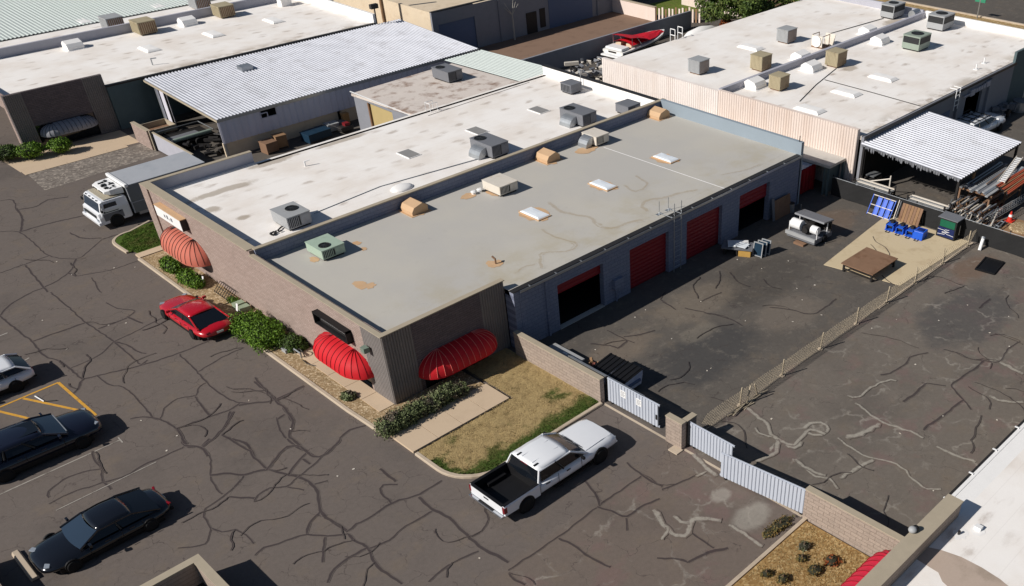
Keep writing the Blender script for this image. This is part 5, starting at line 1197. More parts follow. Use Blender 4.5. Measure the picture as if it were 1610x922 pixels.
P('hood', MB().loft([[(1.42,-.82,.868),(1.5,-.4,.915),(1.5,.4,.915),(1.42,.82,.868)],[(2.4,-.78,.87),(2.4,-.4,.9),(2.4,.4,.9),(2.4,.78,.87)],[(2.98,-.74,.8),(3.0,-.36,.845),(3.0,.36,.845),(2.98,.74,.8)]], closed=False, caps=False), CARW, t, smooth=True)
P('grille', MB().box(3.08,-.6,.45,3.19,.6,.66), TRIM, t, bevel=.02); P('front_bumper', MB().box(3.0,-.9,.3,3.21,.9,.42), CHROME, t, bevel=.03)
P('wiper', MB().tube((1.47,-.6,.9),(1.3,.1,1.02),.014,5).tube((1.47,.0,.9),(1.33,.7,1.0),.014,5), BLACK, t)

# ---- box truck with the chiller unit above its cab
t = T('box_truck', 'white cab delivery truck with grey box body and roof chiller', 'truck', (1.75,29.3,0), math.pi)
Wt = 1.32
# cab, nose at +x
cs = [(1.52,Wt*.96,.36,1.02),(1.58,Wt*.97,.36,1.66),(2.0,Wt*.97,.34,1.68),(2.95,Wt*.96,.34,1.66),(3.12,Wt*.94,.32,1.56)]
q = MB()
rings = []
for x, hw, z0, z1 in ((1.5,Wt*.95,.4,1.62),(1.6,Wt*.97,.36,1.68),(2.9,Wt*.97,.34,1.68),(3.05,Wt*.96,.33,1.6),(3.2,Wt*.95,.32,1.05),(3.34,Wt*.93,.32,.98),(3.4,Wt*.88,.34,.5)):
    rings.append([(x,-hw,z0),(x,-hw,z0+(z1-z0)*.6),(x,-hw*.93,z1-.04),(x,-hw*.86,z1),(x,hw*.86,z1),(x,hw*.93,z1-.04),(x,hw,z0+(z1-z0)*.6),(x,hw,z0)])
q.loft(rings); P('cab', q, CARW, t)
P('windscreen', MB().add([(3.215,-Wt*.84,1.03),(3.215,Wt*.84,1.03),(3.07,Wt*.8,1.57),(3.07,-Wt*.8,1.57)],[(0,1,2,3)]), GLASSB, t)
for sy in (-1,1):
    y = sy*(Wt*.97+.004)
    P('side_window', MB().add([(3.02,y,.98),(2.15,y,.98),(2.15,y*.965,1.5),(2.86,y*.965,1.5)],[(0,1,2,3) if sy>0 else (3,2,1,0)]), GLASS, t)
    P('door', MB().add([(3.1,y*.999,.5),(1.95,y*.999,.5),(1.95,y*.999,.94),(3.1,y*.999,.94)],[(0,1,2,3) if sy>0 else (3,2,1,0)]), ACD, t)  # darker grey panel stands in for shade on the white cab side
    P('door_handle', MB().box(2.05,y,.86,2.2,y+sy*.03,.9), BLACK, t)
    mirror(t, 3.15, sy*Wt*1.02, 1.2, sy, BLACK); P('mirror_arm', MB().tube((3.05,sy*Wt*.95,1.45),(3.2,sy*Wt*1.12,1.3),.02), BLACK, t)
    P('headlight', MB().box(3.33,sy*Wt*.62,.52,3.42,sy*Wt*.86,.66), LAMPC, t)
    wheel(t, 2.45, sy*(Wt-.11), .33, .26, sy); wheel(t, -2.0, sy*(Wt-.2), .33, .4, sy)
    P('wheel_arch', MB().tube((2.45,sy*(Wt*.9),.36),(2.45,sy*(Wt*.97+.006),.36),.42,20), BLACK, t)
P('grille', MB().box(3.39,-.85,.68,3.425,.85,.86), DGRILL, t); P('bumper', MB().box(3.3,-Wt*.97,.3,3.5,Wt*.97,.5), CARW, t, bevel=.04)
P('marker_lamp', MB().box(3.0,-.8,1.645,3.06,-.72,1.7).box(3.0,-.3,1.645,3.06,-.22,1.7).box(3.0,.22,1.645,3.06,.3,1.7).box(3.0,.72,1.645,3.06,.8,1.7), BLACK, t)
P('roof_visor', MB().box(1.65,-Wt*.85,1.69,2.75,Wt*.85,1.72), M('cab_roof_tan', L(176,168,150,.9), .7), t)
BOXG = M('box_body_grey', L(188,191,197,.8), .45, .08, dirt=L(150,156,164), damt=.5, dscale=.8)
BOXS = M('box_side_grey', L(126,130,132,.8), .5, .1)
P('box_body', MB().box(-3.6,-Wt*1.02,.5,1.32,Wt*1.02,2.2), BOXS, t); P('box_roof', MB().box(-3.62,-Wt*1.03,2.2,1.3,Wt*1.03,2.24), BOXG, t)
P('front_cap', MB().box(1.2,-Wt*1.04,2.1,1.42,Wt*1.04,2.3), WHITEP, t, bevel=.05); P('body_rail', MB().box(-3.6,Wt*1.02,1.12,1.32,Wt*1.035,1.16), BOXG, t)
q = MB(); q.box(1.32,Wt*1.0,.5,1.38,Wt*1.05,2.1).box(1.32,-Wt*1.05,.5,1.38,-Wt*1.0,2.1); P('corner_post', q, BOXG, t)
q = MB(); q.loft([[(1.42,-1.0,1.72),(1.42,1.0,1.72),(1.42,1.0,2.12),(1.42,-1.0,2.12)],[(2.2,-1.0,1.8),(2.2,1.0,1.8),(2.2,1.0,2.1),(2.2,-1.0,2.1)],[(2.5,-.85,1.9),(2.5,.85,1.9),(2.5,.85,2.04),(2.5,-.85,2.04)]]); P('chiller', q, WHITEP, t, bevel=.03)
q = MB(); r_ = random.Random(4)
for i in range(22): q.rbox((1.6+r_.random()*.6, r_.uniform(-.8,.8), 2.115), (r_.uniform(.08,.25), r_.uniform(.08,.3), .03), rz=r_.choice((0,.3,1.2)))
P('chiller_grille', q, DGRILL, t, kind='stuff'); P('intake', MB().box(2.49,-.7,1.93,2.515,-.1,2.0).box(2.49,.1,1.93,2.515,.7,2.0), BLACK, t)
P('chassis', MB().box(-3.5,-.45,.34,2.6,.45,.5), STEEL, t); P('fuel_tank', MB().box(.2,Wt*.6,.3,1.1,Wt*.98,.5), GALV, t)

# ---- white utility SUV behind the canopy
t = car('white van with roof rack half hidden behind the corrugated canopy', (48.6,-3.0,0), math.radians(-2), CARW, 5.6, 2.15, 1.35, 'suv', name='parked_van', cat='van')
q = MB()
for x in (-2.0,-1.3,-.6,.1): q.tube((x,-.85,1.46),(x,.85,1.46),.03)
for y in (-.85,-.3,.3,.85): q.tube((-2.1,y,1.5),(.2,y,1.5),.03)
P('roof_rack', q, TRIM, t)
# ---- a glimpse of a red car at the right edge
car('red car just showing at the right edge beyond the grey wall', (61.5,-5.0,0), math.radians(90), CARR, 4.8, 1.95, 1.0)
# ---- boat on its trailer
t = T('motor_boat', 'white motor boat with red canvas top on a trailer', 'boat', (46.6,29.4,0), math.radians(5))
st = []
for x, hw, zk, zc in ((-3.7,1.15,.5,.95),(-2.5,1.25,.48,1.0),(-.5,1.28,.5,1.06),(1.2,1.15,.56,1.12),(2.6,.75,.72,1.18),(3.5,.2,.95,1.22),(3.75,.03,1.1,1.23)):
    st.append([(x,0,zk),(x,hw*.75,zk+.12),(x,hw,zc-.18),(x,hw,zc),(x,-hw,zc),(x,-hw,zc-.18),(x,-hw*.75,zk+.12)])
P('hull', MB().loft(st), M('boat_gelcoat', L(232,230,226,.95), .3, .04), t)
q = MB()
for sy in (-1,1):
    pts = [(x,sy*(hw+.012),zc-.16) for x,hw,zk,zc in ((-3.7,1.15,.5,.95),(-2.5,1.25,.48,1.0),(-.5,1.28,.5,1.06),(1.2,1.15,.56,1.12),(2.6,.75,.72,1.18),(3.5,.2,.95,1.22))]
    for a, b_ in zip(pts[:-1],pts[1:]): q.add([(a[0],a[1],a[2]-.09),(b_[0],b_[1],b_[2]-.09),(b_[0],b_[1],b_[2]+.03),(a[0],a[1],a[2]+.03)],[(0,1,2,3) if sy<0 else (3,2,1,0)])
P('side_stripe', q, STEEL, t)
P('swim_platform', MB().box(-4.2,-1.0,.55,-3.7,1.0,.68), WHITEP, t, bevel=.03); P('cockpit', MB().box(-2.4,-.9,1.0,.4,.9,1.03), M('boat_seat_red', L(120,24,30), .6), t)
P('sun_pad', MB().box(-3.6,-.95,.98,-2.5,.95,1.2), WHITEP, t, bevel=.06); P('seat', MB().box(-2.2,.3,1.03,-1.2,.9,1.3).box(-2.2,-.9,1.03,-1.2,-.3,1.3), M('boat_seat_tan', L(214,196,170), .6), t)
P('name_mark', MB().box(-3.715,-.4,.78,-3.705,.5,.92), STEEL, t)
REDC = M('red_canvas', L(206,26,44,.95), .6, .1)
q = MB(); rows = []
for i in range(9):
    f = i/8; rows.append([(-2.4+5.6*f, (1.1-.75*max(0,f-.55)*2)*(-1+2*j/6), 1.28+.28*(1-(-1+2*j/6)**2)*(1-f*.6)-.1*f+random.uniform(-.03,.03)) for j in range(7)])
q.loft(rows, closed=False, caps=False); P('canvas_cover', q, REDC, t)
q = MB(); rows = [[(x, y, z+.04*(1-(y/1.1)**2)) for y in (-1.1,-.5,0,.5,1.1)] for x, z in ((-2.5,1.92),(-1.6,1.78),(-.7,1.55),(0,1.36))]
q.loft(rows, closed=False, caps=False); P('canvas_top', q, REDC, t)
P('top_bow', MB().tube((-2.3,-1.1,1.1),(-2.3,-1.1,1.9),.025).tube((-2.3,1.1,1.1),(-2.3,1.1,1.9),.025).tube((-1.0,-1.1,1.1),(-1.6,-1.1,1.78),.025).tube((-1.0,1.1,1.1),(-1.6,1.1,1.78),.025), CHROME, t)
P('trailer', MB().box(-3.4,-.9,.36,3.0,-.8,.46).box(-3.4,.8,.36,3.0,.9,.46).box(3.0,-.06,.36,4.8,.06,.46).box(-2,-1.0,.36,-1.9,1.0,.46), STEEL, t)
for sy in (-1,1): wheel(t, -1.6, sy*1.05, .3, .2, sy)
t = T('covered_boat', 'small boat wrapped in a white cover under the leafy tree', 'boat', (53.0,27.3,0), math.radians(0))
st = [[(x,hw*math.cos(math.radians(a)),.25+zz*max(0,math.sin(math.radians(a)))) for a in range(0,181,20)] for x, hw, zz in ((-2.2,.7,.7),(-1.5,1.0,1.0),(0,1.1,1.15),(1.4,.8,.95),(2.4,.15,.6))]
P('cover', MB().loft(st, closed=False, caps=False).add(st[0],[tuple(range(len(st[0])))]), WHITEM, t, smooth=True); P('trailer', MB().box(-2,-.8,.15,2,.8,.25), STEEL, t)
# ================================================================== PLANTING
def leaf_mesh(name, m, blobs, n, size, box=2.0, seed=1):
    """n small leaf quads scattered over and inside the given ellipsoids (centre, radii)"""
    r = np.random.default_rng(seed)
    w = np.array([b[1][0]*b[1][1]*b[1][2] for b in blobs])**.7; w = w/w.sum()
    k = r.choice(len(blobs), n, p=w)
    c = np.array([b[0] for b in blobs])[k]; rad = np.array([b[1] for b in blobs])[k]
    d = r.normal(size=(n,3)); d /= np.linalg.norm(d, axis=1)[:,None]
    dn = d.copy(); d = d/((np.abs(d)**box).sum(1)**(1/box))[:,None]; u = r.uniform(.72, 1.04, n)
    lump = 1+.14*np.sin(d[:,0]*5+k)*np.sin(d[:,1]*6+2*k)+.08*np.sin(d[:,2]*11+k*3)
    pos = c+d*rad*(u*lump)[:,None]
    nrm = dn+r.normal(size=(n,3))*.75; nrm /= np.linalg.norm(nrm, axis=1)[:,None]
    t = np.cross(nrm, r.normal(size=(n,3))); t /= np.linalg.norm(t, axis=1)[:,None]; b = np.cross(nrm, t)
    s = size*r.uniform(.6,1.3,(n,1))
    V = np.stack([pos-t*s, pos+b*s*.5, pos+t*s, pos-b*s*.5], 1).reshape(-1,3)
    keep = V[:,2].reshape(-1,4).min(1) > .01
    V = V.reshape(-1,4,3)[keep].reshape(-1,3)
    F = np.arange(len(V)).reshape(-1,4)
    me = bpy.data.meshes.new(name); me.from_pydata(V.tolist(), [], F.tolist()); me.materials.append(m)
    return me
def bush(label, loc, blobs, n, size, m, core, name='shrub', cat='shrub', group=None, seed=1, rz=0, box=2.0):
    t = T(name, label, cat, loc, rz, group)
    q = MB()
    for c, rd in blobs: q.ellipsoid(c, (rd[0]*.8,rd[1]*.8,rd[2]*.8), 12, 8, .12)
    P('branches', q, core, t)
    P('foliage', leaf_mesh('foliage', m, blobs, n, size, box, seed=seed), m, t, kind='stuff')
    q = MB(); q.tube((0,0,0),(0,0,.3),.06,6,.03); P('stem', q, TWIG, t); return t
CORE = M('inner_twigs', L(44,52,28,.8), .9, .3, 6)
CORED = M('inner_twigs_grey', L(58,58,44,.8), .9, .3, 6)
rr = random.Random(21)
bl = []
for i in range(9):
    f = i/8; bl.append(((-1.75+3.75*f, rr.uniform(-.07,.07), .36+.05*math.sin(i*2.1)), (.48, .50-.08*f, .38+.04*rr.random())))
bush('long clipped grey green hedge along the walk at the brick corner', (.25,-1.42,0), bl, 9500, .055, LEAFH, CORED, 'hedge', 'hedge', seed=3, box=3.2)
bl = [((0,0,.42),(.9,1.75,.46)),((.05,.6,.5),(.75,.9,.42)),((-.02,-.7,.48),(.78,.85,.40))]
bush('large bright green rounded bush behind the red sedan', (-1.35,9.9,0), bl, 11000, .06, LEAFB, CORE, seed=4, box=3.6)
bush('dark bush with tiny white flowers in the shade of the bright bush', (-.75,7.75,0), [((0,0,.35),(.55,.75,.36)),((.2,-.4,.25),(.35,.4,.25))], 2600, .06, LEAFD, CORE, seed=5)
bush('bright green bush under the salmon awning, nearer the lawn', (-1.15,19.9,0), [((0,0,.34),(.45,.8,.36)),((.1,.7,.3),(.4,.5,.3))], 2600, .06, LEAFB, CORE, group='bushes under the salmon awning', seed=6)
bush('bright green bush under the salmon awning, nearer the red sedan', (-1.15,17.8,0), [((0,0,.38),(.5,.9,.42)),((.1,-.7,.3),(.4,.5,.32))], 3000, .06, LEAFB, CORE, group='bushes under the salmon awning', seed=7)
bush('small spiky grey green plant alone in the gravel bed', (-1.25,2.05,0), [((0,0,.16),(.32,.36,.2)),((.1,.2,.12),(.2,.2,.14))], 700, .07, LEAFH, CORED, 'desert_plant', 'plant', seed=8)
bush('small green tuft by the pale utility boxes', (-.55,14.1,0), [((0,0,.15),(.25,.45,.18))], 500, .05, LEAFB, CORE, 'desert_plant', 'plant', seed=9)
for i, (x, y, rx, rh, l) in enumerate(((-2.3,46.4,.95,.5,'clipped round shrub cut by the left edge of the photo'),(-1.5,44.4,1.0,.55,'clipped round shrub in front of the shaded brick pier, largest of the row'),(-.2,43.5,.9,.6,'clipped round shrub beside the paved drive at far left'),(1.55,42.9,.75,.62,'clipped round shrub standing apart below the grey awning'))):
    bush(l, (x,y,0), [((0,0,rh*.95),(rx,rx*.9,rh*.75)),((.25,.1,rh*1.05),(rx*.6,rx*.6,rh*.65))], 2400, .07, LEAFB if i != 1 else LEAFD, CORE, group='round shrubs at the far brick front', seed=30+i)
for i, (x, y, s, m, l) in enumerate(((4.2,-19.9,.42,LEAFY,'sparse dark twiggy plant in the straw bed, nearest the pavement slab'),(4.95,-18.9,.35,LEAFH,'sparse grey green plant in the straw bed below the block wall'),(5.0,-20.1,.42,LEAFR,'reddish brown dry plant in the straw bed'),(4.4,-19.2,.3,LEAFY,'small brown dry tuft in the middle of the straw bed'),(2.9,-18.7,.3,LEAFY,'low dry tuft at the kerb of the straw bed'),(5.8,-21.6,.45,LEAFY,'straw coloured tuft beside the pinkish awning'),(3.1,-19.3,.35,LEAFY,'dark dry tuft at the bottom edge of the photo'))):
    bush(l, (x,y,.05), [((0,0,s*.3),(s*.8,s*.7,s*.35))], 150, .05, m, CORED, 'dry_plant', 'plant', 'dry plants in the straw bed', seed=50+i)
bush('yellow green weeds at the kerb of the straw bed', (5.35,-17.5,0), [((0,0,.08),(.7,.3,.1)),((-.6,.05,.06),(.4,.25,.08))], 700, .05, LEAFY, CORED, 'weeds', 'weeds', seed=60)
# leafy tree at the top
t = T('leafy_tree', 'large leafy green tree at the top behind the rear white roof', 'tree', (58.5,25.5,0))
q = MB(); q.tube((0,0,0),(.2,.1,1.6),.35,10,.26)
for a, l_, z1 in ((.3,3.0,3.4),(1.7,2.6,3.6),(3.0,3.2,3.2),(4.3,2.6,3.5),(5.4,3.0,3.0)):
    q.tube((.2,.1,1.5),(l_*math.cos(a),l_*math.sin(a),z1),.17,7,.05); q.tube((l_*.5*math.cos(a),l_*.5*math.sin(a),2.4),(l_*1.1*math.cos(a+.5),l_*1.1*math.sin(a+.5),z1+.6),.09,6,.03)
P('trunk', q, TWIG, t)
rr = random.Random(12); bl = []
for i in range(34):
    a = rr.uniform(0,6.28); d = rr.uniform(.3,4.6)**1.0
    bl.append(((d*math.cos(a)*1.0-.4, d*math.sin(a)*1.15, rr.uniform(2.2,4.6)-.12*d), (rr.uniform(.8,1.5),rr.uniform(.8,1.5),rr.uniform(.5,.9))))
P('crown', leaf_mesh('crown', LEAFT, bl, 26000, .15, seed=14), LEAFT, t, kind='stuff')
bush('rust red leaved shrub at the foot of the leafy tree', (55.3,26.2,0), [((0,0,.9),(.8,.8,.85)),((.3,.4,1.3),(.5,.5,.5))], 1800, .11, LEAFR, CORED, seed=15)
t = T('bare_tree', 'bare pale branched tree against the shaded grey wall', 'tree', (41.6,40.9,0))
q = MB(); q.tube((0,0,0),(0,.05,2.4),.09,7,.06)
for a, l_ in ((.2,.9),(1.2,.8),(2.4,1.0),(3.3,.9),(-.6,.7)): q.tube((0,.05,2.2),(l_*math.cos(a),.1,2.9+.6*abs(math.sin(a))),.045,5,.015)
P('trunk', q, M('pale_bark', L(190,186,178,.8), .8), t)

# ================================================================== YARD WALLS, GATES, FENCES
t = T('block_wall', 'tan block wall between the workshop and the first gate', 'wall', (6.35,-3.7,0))
W('wall', MB().box(6.25,-6.72,0, 6.5,-.85,1.3), WALLX, t); W('cap', MB().box(6.23,-6.74,1.3, 6.52,-.83,1.34), COPING, t)
t = T('block_wall', 'tan block wall between the right gate and the lower right roof', 'wall', (6.36,-20,0))
W('wall', MB().box(6.3,-22.45,0, 6.55,-17.85,1.46), WALLX, t); W('cap', MB().box(6.28,-22.45,1.46, 6.57,-17.83,1.5), COPING, t)
t = T('gate_pillar', 'short tan block pillar standing between the two gateways', 'pillar', (6.35,-11.15,0))
W('pillar', MB().box(6.25,-11.6,0, 6.5,-10.7,1.34).box(6.502,-11.6,0, 7.2,-11.35,1.3), WALLX, t); W('cap', MB().box(6.23,-11.62,1.34,6.52,-10.68,1.38).box(6.523,-11.62,1.3,7.22,-11.33,1.34), COPING, t)
W('jamb', MB().box(6.56,-11.68,0,6.66,-11.6,1.3), STEEL, t)
def gate(label, p, q_, z0, z1, n, signs=False, tilt=0.0):
    d = Vector((q_[0]-p[0], q_[1]-p[1])); Lg = d.length; a = math.atan2(d.y, d.x)
    t = T('slatted_gate', label, 'gate', (p[0],p[1],0), a, 'slatted sliding gates')
    w = Lg/n
    sh_ = None
    for i in range(n):
        if sh_ is None:
            sh_ = MB().loft([[(0,-.01,z0),(w*.18,-.035,z0),(w*.8,-.035,z0),(w*.92,-.01,z0),(w*.92,.01,z0),(0,.01,z0)],[(0,-.01,z1),(w*.18,-.035,z1),(w*.8,-.035,z1),(w*.92,-.01,z1),(w*.92,.01,z1),(0,.01,z1)]]).mesh('board', GATEM)
        o = P('board', sh_, GATEM, t); o.location = (i*w,0,0)
    P('top_rail', MB().box(-.05,.012,z1-.05,Lg+.05,.06,z1+.02), GATEM, t); P('bottom_rail', MB().box(-.05,.012,z0-.02,Lg+.05,.06,z0+.06), GATEM, t); P('middle_rail', MB().box(-.05,.012,.55,Lg+.05,.05,.62), STEEL, t)
    for x in (.25, Lg-.25): P('roller', MB().tube((x,-.03,.07),(x,.05,.07),.07,12), BLACK, t)
    P('latch', MB().box(Lg-.12,-.06,.5,Lg-.04,-.036,.75), STEEL, t)
    if signs:
        for x in (.27*Lg,.58*Lg):
            s_ = P('notice', MB().box(x,-.05,.72,x+.32,-.038,1.08), WHITEP, t)
            lb_ = MB()
            for k, z in enumerate((1.0,.93,.86,.79)): lb_.box(x+.04,-.054,z,x+.28-.05*(k%2),-.051,z+.025)
            P('lettering', lb_, ACD, s_)
    return t
gate('pale slatted gate with two white notices by the dumpster', (6.62,-6.85), (6.66,-9.9), .1, 1.28, 17, True)
gate('pale slatted gate leaf right of the tan pillar', (6.7,-11.68), (6.7,-14.0), .1, 1.24, 14)
gate('longest pale slatted gate leaf, in front and half open', (6.0,-13.97), (6.45,-17.95), .1, 1.28, 24)
t = T('gate_track', 'steel gate rail with posts behind the tan block wall', 'rail', (6.75,-4.9,0)); W('rail', MB().box(6.68,-9.0,1.2,6.76,-4.2,1.3), GALV, t); W('post', MB().box(6.6,-6.8,0,6.7,-6.72,1.32).box(6.72,-4.3,0,6.8,-4.2,1.3), STEEL, t)
for y0, y1, in ((-6.8,-11.3),(-11.7,-17.8)): struct('gate_groove', MB().box(6.3,y1,0,6.42,y0,.006), CURB)
struct('threshold_slab', MB().box(5.85,-11.7,0,6.25,-11.2,.05), CURB)
# chain link fence
CHAIN = M('rusty_chain_link', L(184,170,146,.95), .7, .2)
t = T('chain_link_fence', 'low dusty chain link fence with posts dividing the two yards', 'fence', (20,-11.45,0))
q = MB(); sp = .17; x0, x1, h = 7.3, 31.9, .84
n = int((x1-x0)/sp)
V, F = [], []
for i in range(n):
    for s_ in (1,-1):
        xa = x0+i*sp; xb = xa+s_*h
        sag = .02*math.sin(xa*2.1)
        b0 = len(V); wv = .006
        V += [(xa-wv,-11.45+sag,.03),(xa+wv,-11.45+sag,.03),(xb+wv,-11.45-sag,h),(xb-wv,-11.45-sag,h),(xa,-11.45+sag-wv,.03),(xa,-11.45+sag+wv,.03),(xb,-11.45-sag+wv,h),(xb,-11.45-sag-wv,h)]
        F += [(b0,b0+1,b0+2,b0+3),(b0+4,b0+5,b0+6,b0+7)]
q.add(V,F); W('chain_link', q, CHAIN, t, kind='stuff')
for x in (10.4,13.58,16.7,19.88,22.75,25.65,28.7,31.6):
    ln = random.uniform(-.05,.08); W('post', MB().tube((x,-11.45,0),(x+ln,-11.45+random.uniform(-.05,.05),.98),.035,8), CHAIN, t); W('footing', MB().tube((x,-11.45,0),(x,-11.45,.05),.13,10), CURB, t)
W('bottom_wire', MB().path([(7.3+i*1.2,-11.47+random.uniform(-.06,.06),.05+random.uniform(0,.05)) for i in range(21)],.012,5), CHAIN, t)
t = T('scrap_laths', 'loose pale laths lying against the low chain link fence', 'debris', (10.9,-11.62,0))
rr = random.Random(8)
for i in range(9): P('lath', MB().rbox((rr.uniform(-.9,1.0),rr.uniform(-.14,.1),.03+.02*i%.1),(rr.uniform(.7,1.6),.045,.03),rz=rr.uniform(-.25,.2)), CHAIN, t)
P('lath', MB().rbox((-.1,.02,.45),(.05,.05,.95),ry=.25), CHAIN, t); P('lath', MB().rbox((.5,.05,.4),(.05,.05,.85),ry=-.35), CHAIN, t)
# black screened fence
t = T('screened_fence', 'black fabric screened fence at the back of the yards', 'fence', (32.4,-8,0))
q = MB(); Y = [-1.4-.6*i for i in range(46)]
rows = [[(32.25+.012*(-1.4-y)+.03*math.sin(y*3.1+z*2), y, z) for y in Y] for z in (.03,.4,.8,1.18)]
q.loft(rows, closed=False, caps=False); W('fabric', q, BLACKF, t)
W('top_rail', MB().path([(32.28+.012*(-1.4-y), y, 1.2) for y in Y[::3]],.022,6), GALV, t)
for y in Y[::5]: W('post', MB().tube((32.33+.012*(-1.4-y),y,0),(32.33+.012*(-1.4-y),y,1.32),.04,8), STEEL, t)
t = T('bollard', 'short leaning white post beside the end of the black fence', 'post', (31.6,-12.2,0)); P('post', MB().tube((0,0,0),(.45,.12,.55),.1,12), WHITEP, t); P('cap', MB().tube((.43,.115,.53),(.5,.135,.62),.13,12), GALV, t)
t = T('drain_mat', 'square black ribbed mat lying flat in the right yard', 'mat', (30.2,-13.55,0), math.radians(8)); P('mat', MB().box(-.8,-.5,.01,.8,.5,.06), BLACK, t); P('rim', MB().box(-.86,-.56,0,-.78,.56,.1).box(.78,-.56,0,.86,.56,.1).box(-.78,-.56,0,.78,-.48,.1).box(-.78,.48,0,.78,.56,.1), TRIM, t)

# ================================================================== YARD THINGS
t = T('shipping_container', 'red steel shipping container in shade at the passage', 'container', (31.1,3,0))
f = MB(); fluted(f, (29.84,6.3),(29.84,-.02), .1, 1.72, (-1,0), .28, .04); f.box(29.84,-.02,.1,32.2,6.3,1.72); W('body', f, REDCONT, t)
f = MB(); 
for x0 in (29.9,31.02): fluted(f, (x0,-.03),(x0+1.06,-.03), .2, 1.66, (0,-1), .27, .04); f.box(x0,-.03,.2,x0+1.06,-.02,1.66)
W('door', f, REDCONT, t)
q = MB()
for x in (30.1,30.8,31.25,31.95): q.tube((x,-.1,.15),(x,-.1,1.7),.025,6)
W('lock_rod', q, REDCONT, t); W('corner_post', MB().box(29.8,-.06,.02,29.92,.1,1.8).box(32.1,-.06,.02,32.24,.1,1.86), REDCONT, t)
f = MB(); ribroof(f, 29.82, 32.24, -.05, 1.76, 6.35, 1.77, .3, .03); W('roof', f, M('container_roof_pale', L(190,194,204,.9), .6, .15), t)
t = T('dumpster', 'white and blue dumpster with ribbed black lid behind the gate', 'dumpster', (7.95,-6.1,0), math.radians(2))
P('body', MB().loft([[(-.58,-1.0,.12),(.55,-1.0,.12),(.55,1.0,.12),(-.58,1.0,.12)],[(-.62,-1.03,.6),(.62,-1.03,.6),(.62,1.03,.6),(-.62,1.03,.6)],[(-.62,-1.03,.72),(.62,-1.03,.86),(.62,1.03,.86),(-.62,1.03,.72)]]), M('dumpster_blue_white', L(206,212,230,.9), .5, .1, dirt=L(110,120,160), damt=.4), t)
for y0, y1 in ((-1.03,-.02),(.02,1.03)):
    l_ = P('lid', MB().add([(-.66,y0,.74),(-.66,y1,.74),(.66,y1,.9),(.66,y0,.9),(-.66,y0,.70),(-.66,y1,.70),(.66,y1,.86),(.66,y0,.86)],[(0,3,2,1),(4,5,6,7),(0,1,5,4),(1,2,6,5),(2,3,7,6),(3,0,4,7)]), TRIM, t)
    for k in range(4):
        y = y0+.1+k*(y1-y0-.2)/3; P('rib', MB().add([(-.66,y-.03,.75),(-.66,y+.03,.75),(.66,y+.03,.91),(.66,y-.03,.91),(-.66,y-.02,.78),(-.66,y+.02,.78),(.66,y+.02,.94),(.66,y-.02,.94)],[(0,3,2,1),(4,5,6,7),(0,1,5,4),(1,2,6,5),(2,3,7,6),(3,0,4,7)]), TRIM, l_)
P('side_pocket', MB().box(-.4,-1.12,.4,.4,-1.03,.52).box(-.4,1.03,.4,.4,1.12,.52), BLUEDOOR, t); P('decal', MB().box(.05,-1.04,.3,.25,-1.034,.38), WHITEP, t)
for sx in (-.45,.45): P('caster', MB().tube((sx,-.8,.06),(sx,-.7,.06),.06,10).tube((sx,.7,.06),(sx,.8,.06),.06,10), BLACK, t)
t = T('tool_chest', 'long grey topped dark chest behind the tan block wall', 'chest', (7.4,-3.15,0)); P('body', MB().box(-.3,-1.0,0,.28,1.0,.52), M('chest_navy', L(40,46,70), .6), t, bevel=.02); P('lid', MB().box(-.33,-1.03,.52,.31,1.03,.6), ACG, t); P('hinge', MB().box(-.05,-.15,.6,.05,.1,.63), WHITEP, t)
t = T('scrap_pile', 'small reddish pile of scrap between the chest and the dumpster', 'debris', (8.0,-4.45,0)); rr = random.Random(31)
mp = MB(); mq = MB()
for i in range(26): (mp if i % 2 else mq).rbox((rr.uniform(-.35,.35),rr.uniform(-.35,.35),.06+rr.random()*.3),(rr.uniform(.1,.35),rr.uniform(.04,.12),rr.uniform(.03,.12)),rz=rr.uniform(0,3),rx=rr.uniform(-.6,.6))
P('scrap', mp, M('scrap_red_brown', L(120,72,62), .8, .3), t, kind='stuff'); P('scrap', mq, WOOD, t, kind='stuff')
t = T('steel_table', 'large rusty steel topped work table on the concrete pad', 'table', (25.3,-8.7,0), 0)
P('top', MB().box(-1.3,-1.03,.5,1.3,1.03,.55), BROWNP, t)
for sx in (-1.15,1.15):
    for sy in (-.9,.9): P('leg', MB().box(sx-.05,sy-.05,.03,sx+.05,sy+.05,.5), STEEL, t)
P('brace', MB().box(-1.17,-.9,.16,-1.11,.9,.22).box(1.11,-.9,.16,1.17,.9,.22).box(-1.17,-.9,.36,-1.11,.9,.41), STEEL, t)
t = T('welding_generator', 'grey roofed engine unit with white tanks standing in the yard', 'generator', (26.35,-3.9,0), 0)
P('skid', MB().box(-.9,-1.0,.12,.9,1.0,.42), ACD, t, bevel=.03); P('roof', MB().loft([[(-.2,-1.05,1.22),(-.15,-1.05,1.3),(.85,-1.05,1.18),(.85,-1.05,1.1)],[(-.2,1.05,1.22),(-.15,1.05,1.3),(.85,1.05,1.18),(.85,1.05,1.1)]]), ACD, t)
P('tank', MB().tube((-.45,.25,.82),(-.45,.95,.82),.3,16), WHITEP, t); P('tank', MB().tube((-.4,-.85,.8),(-.4,-.4,.8),.24,16), WHITEP, t)
P('engine', MB().box(-.5,-.35,.42,.3,.2,.85).box(-.2,-.3,.85,.2,.1,1.0).tube((-.5,-.1,.7),(-.7,-.1,.7),.18,12), STEEL, t); P('back_panel', MB().box(.7,-1.0,.42,.78,1.0,1.12), STEEL, t)
for sy in (-.98,.98): P('post', MB().box(-.72,sy-.02,.42,-.66,sy+.02,1.0).box(.3,sy-.02,.42,.36,sy+.02,1.2), WHITEP, t)
P('fender', MB().box(-1.0,-1.05,.3,-.88,1.05,.5), ACG, t); P('timber', MB().box(-1.3,-.5,0,-.95,.2,.12), BROWNP, t)
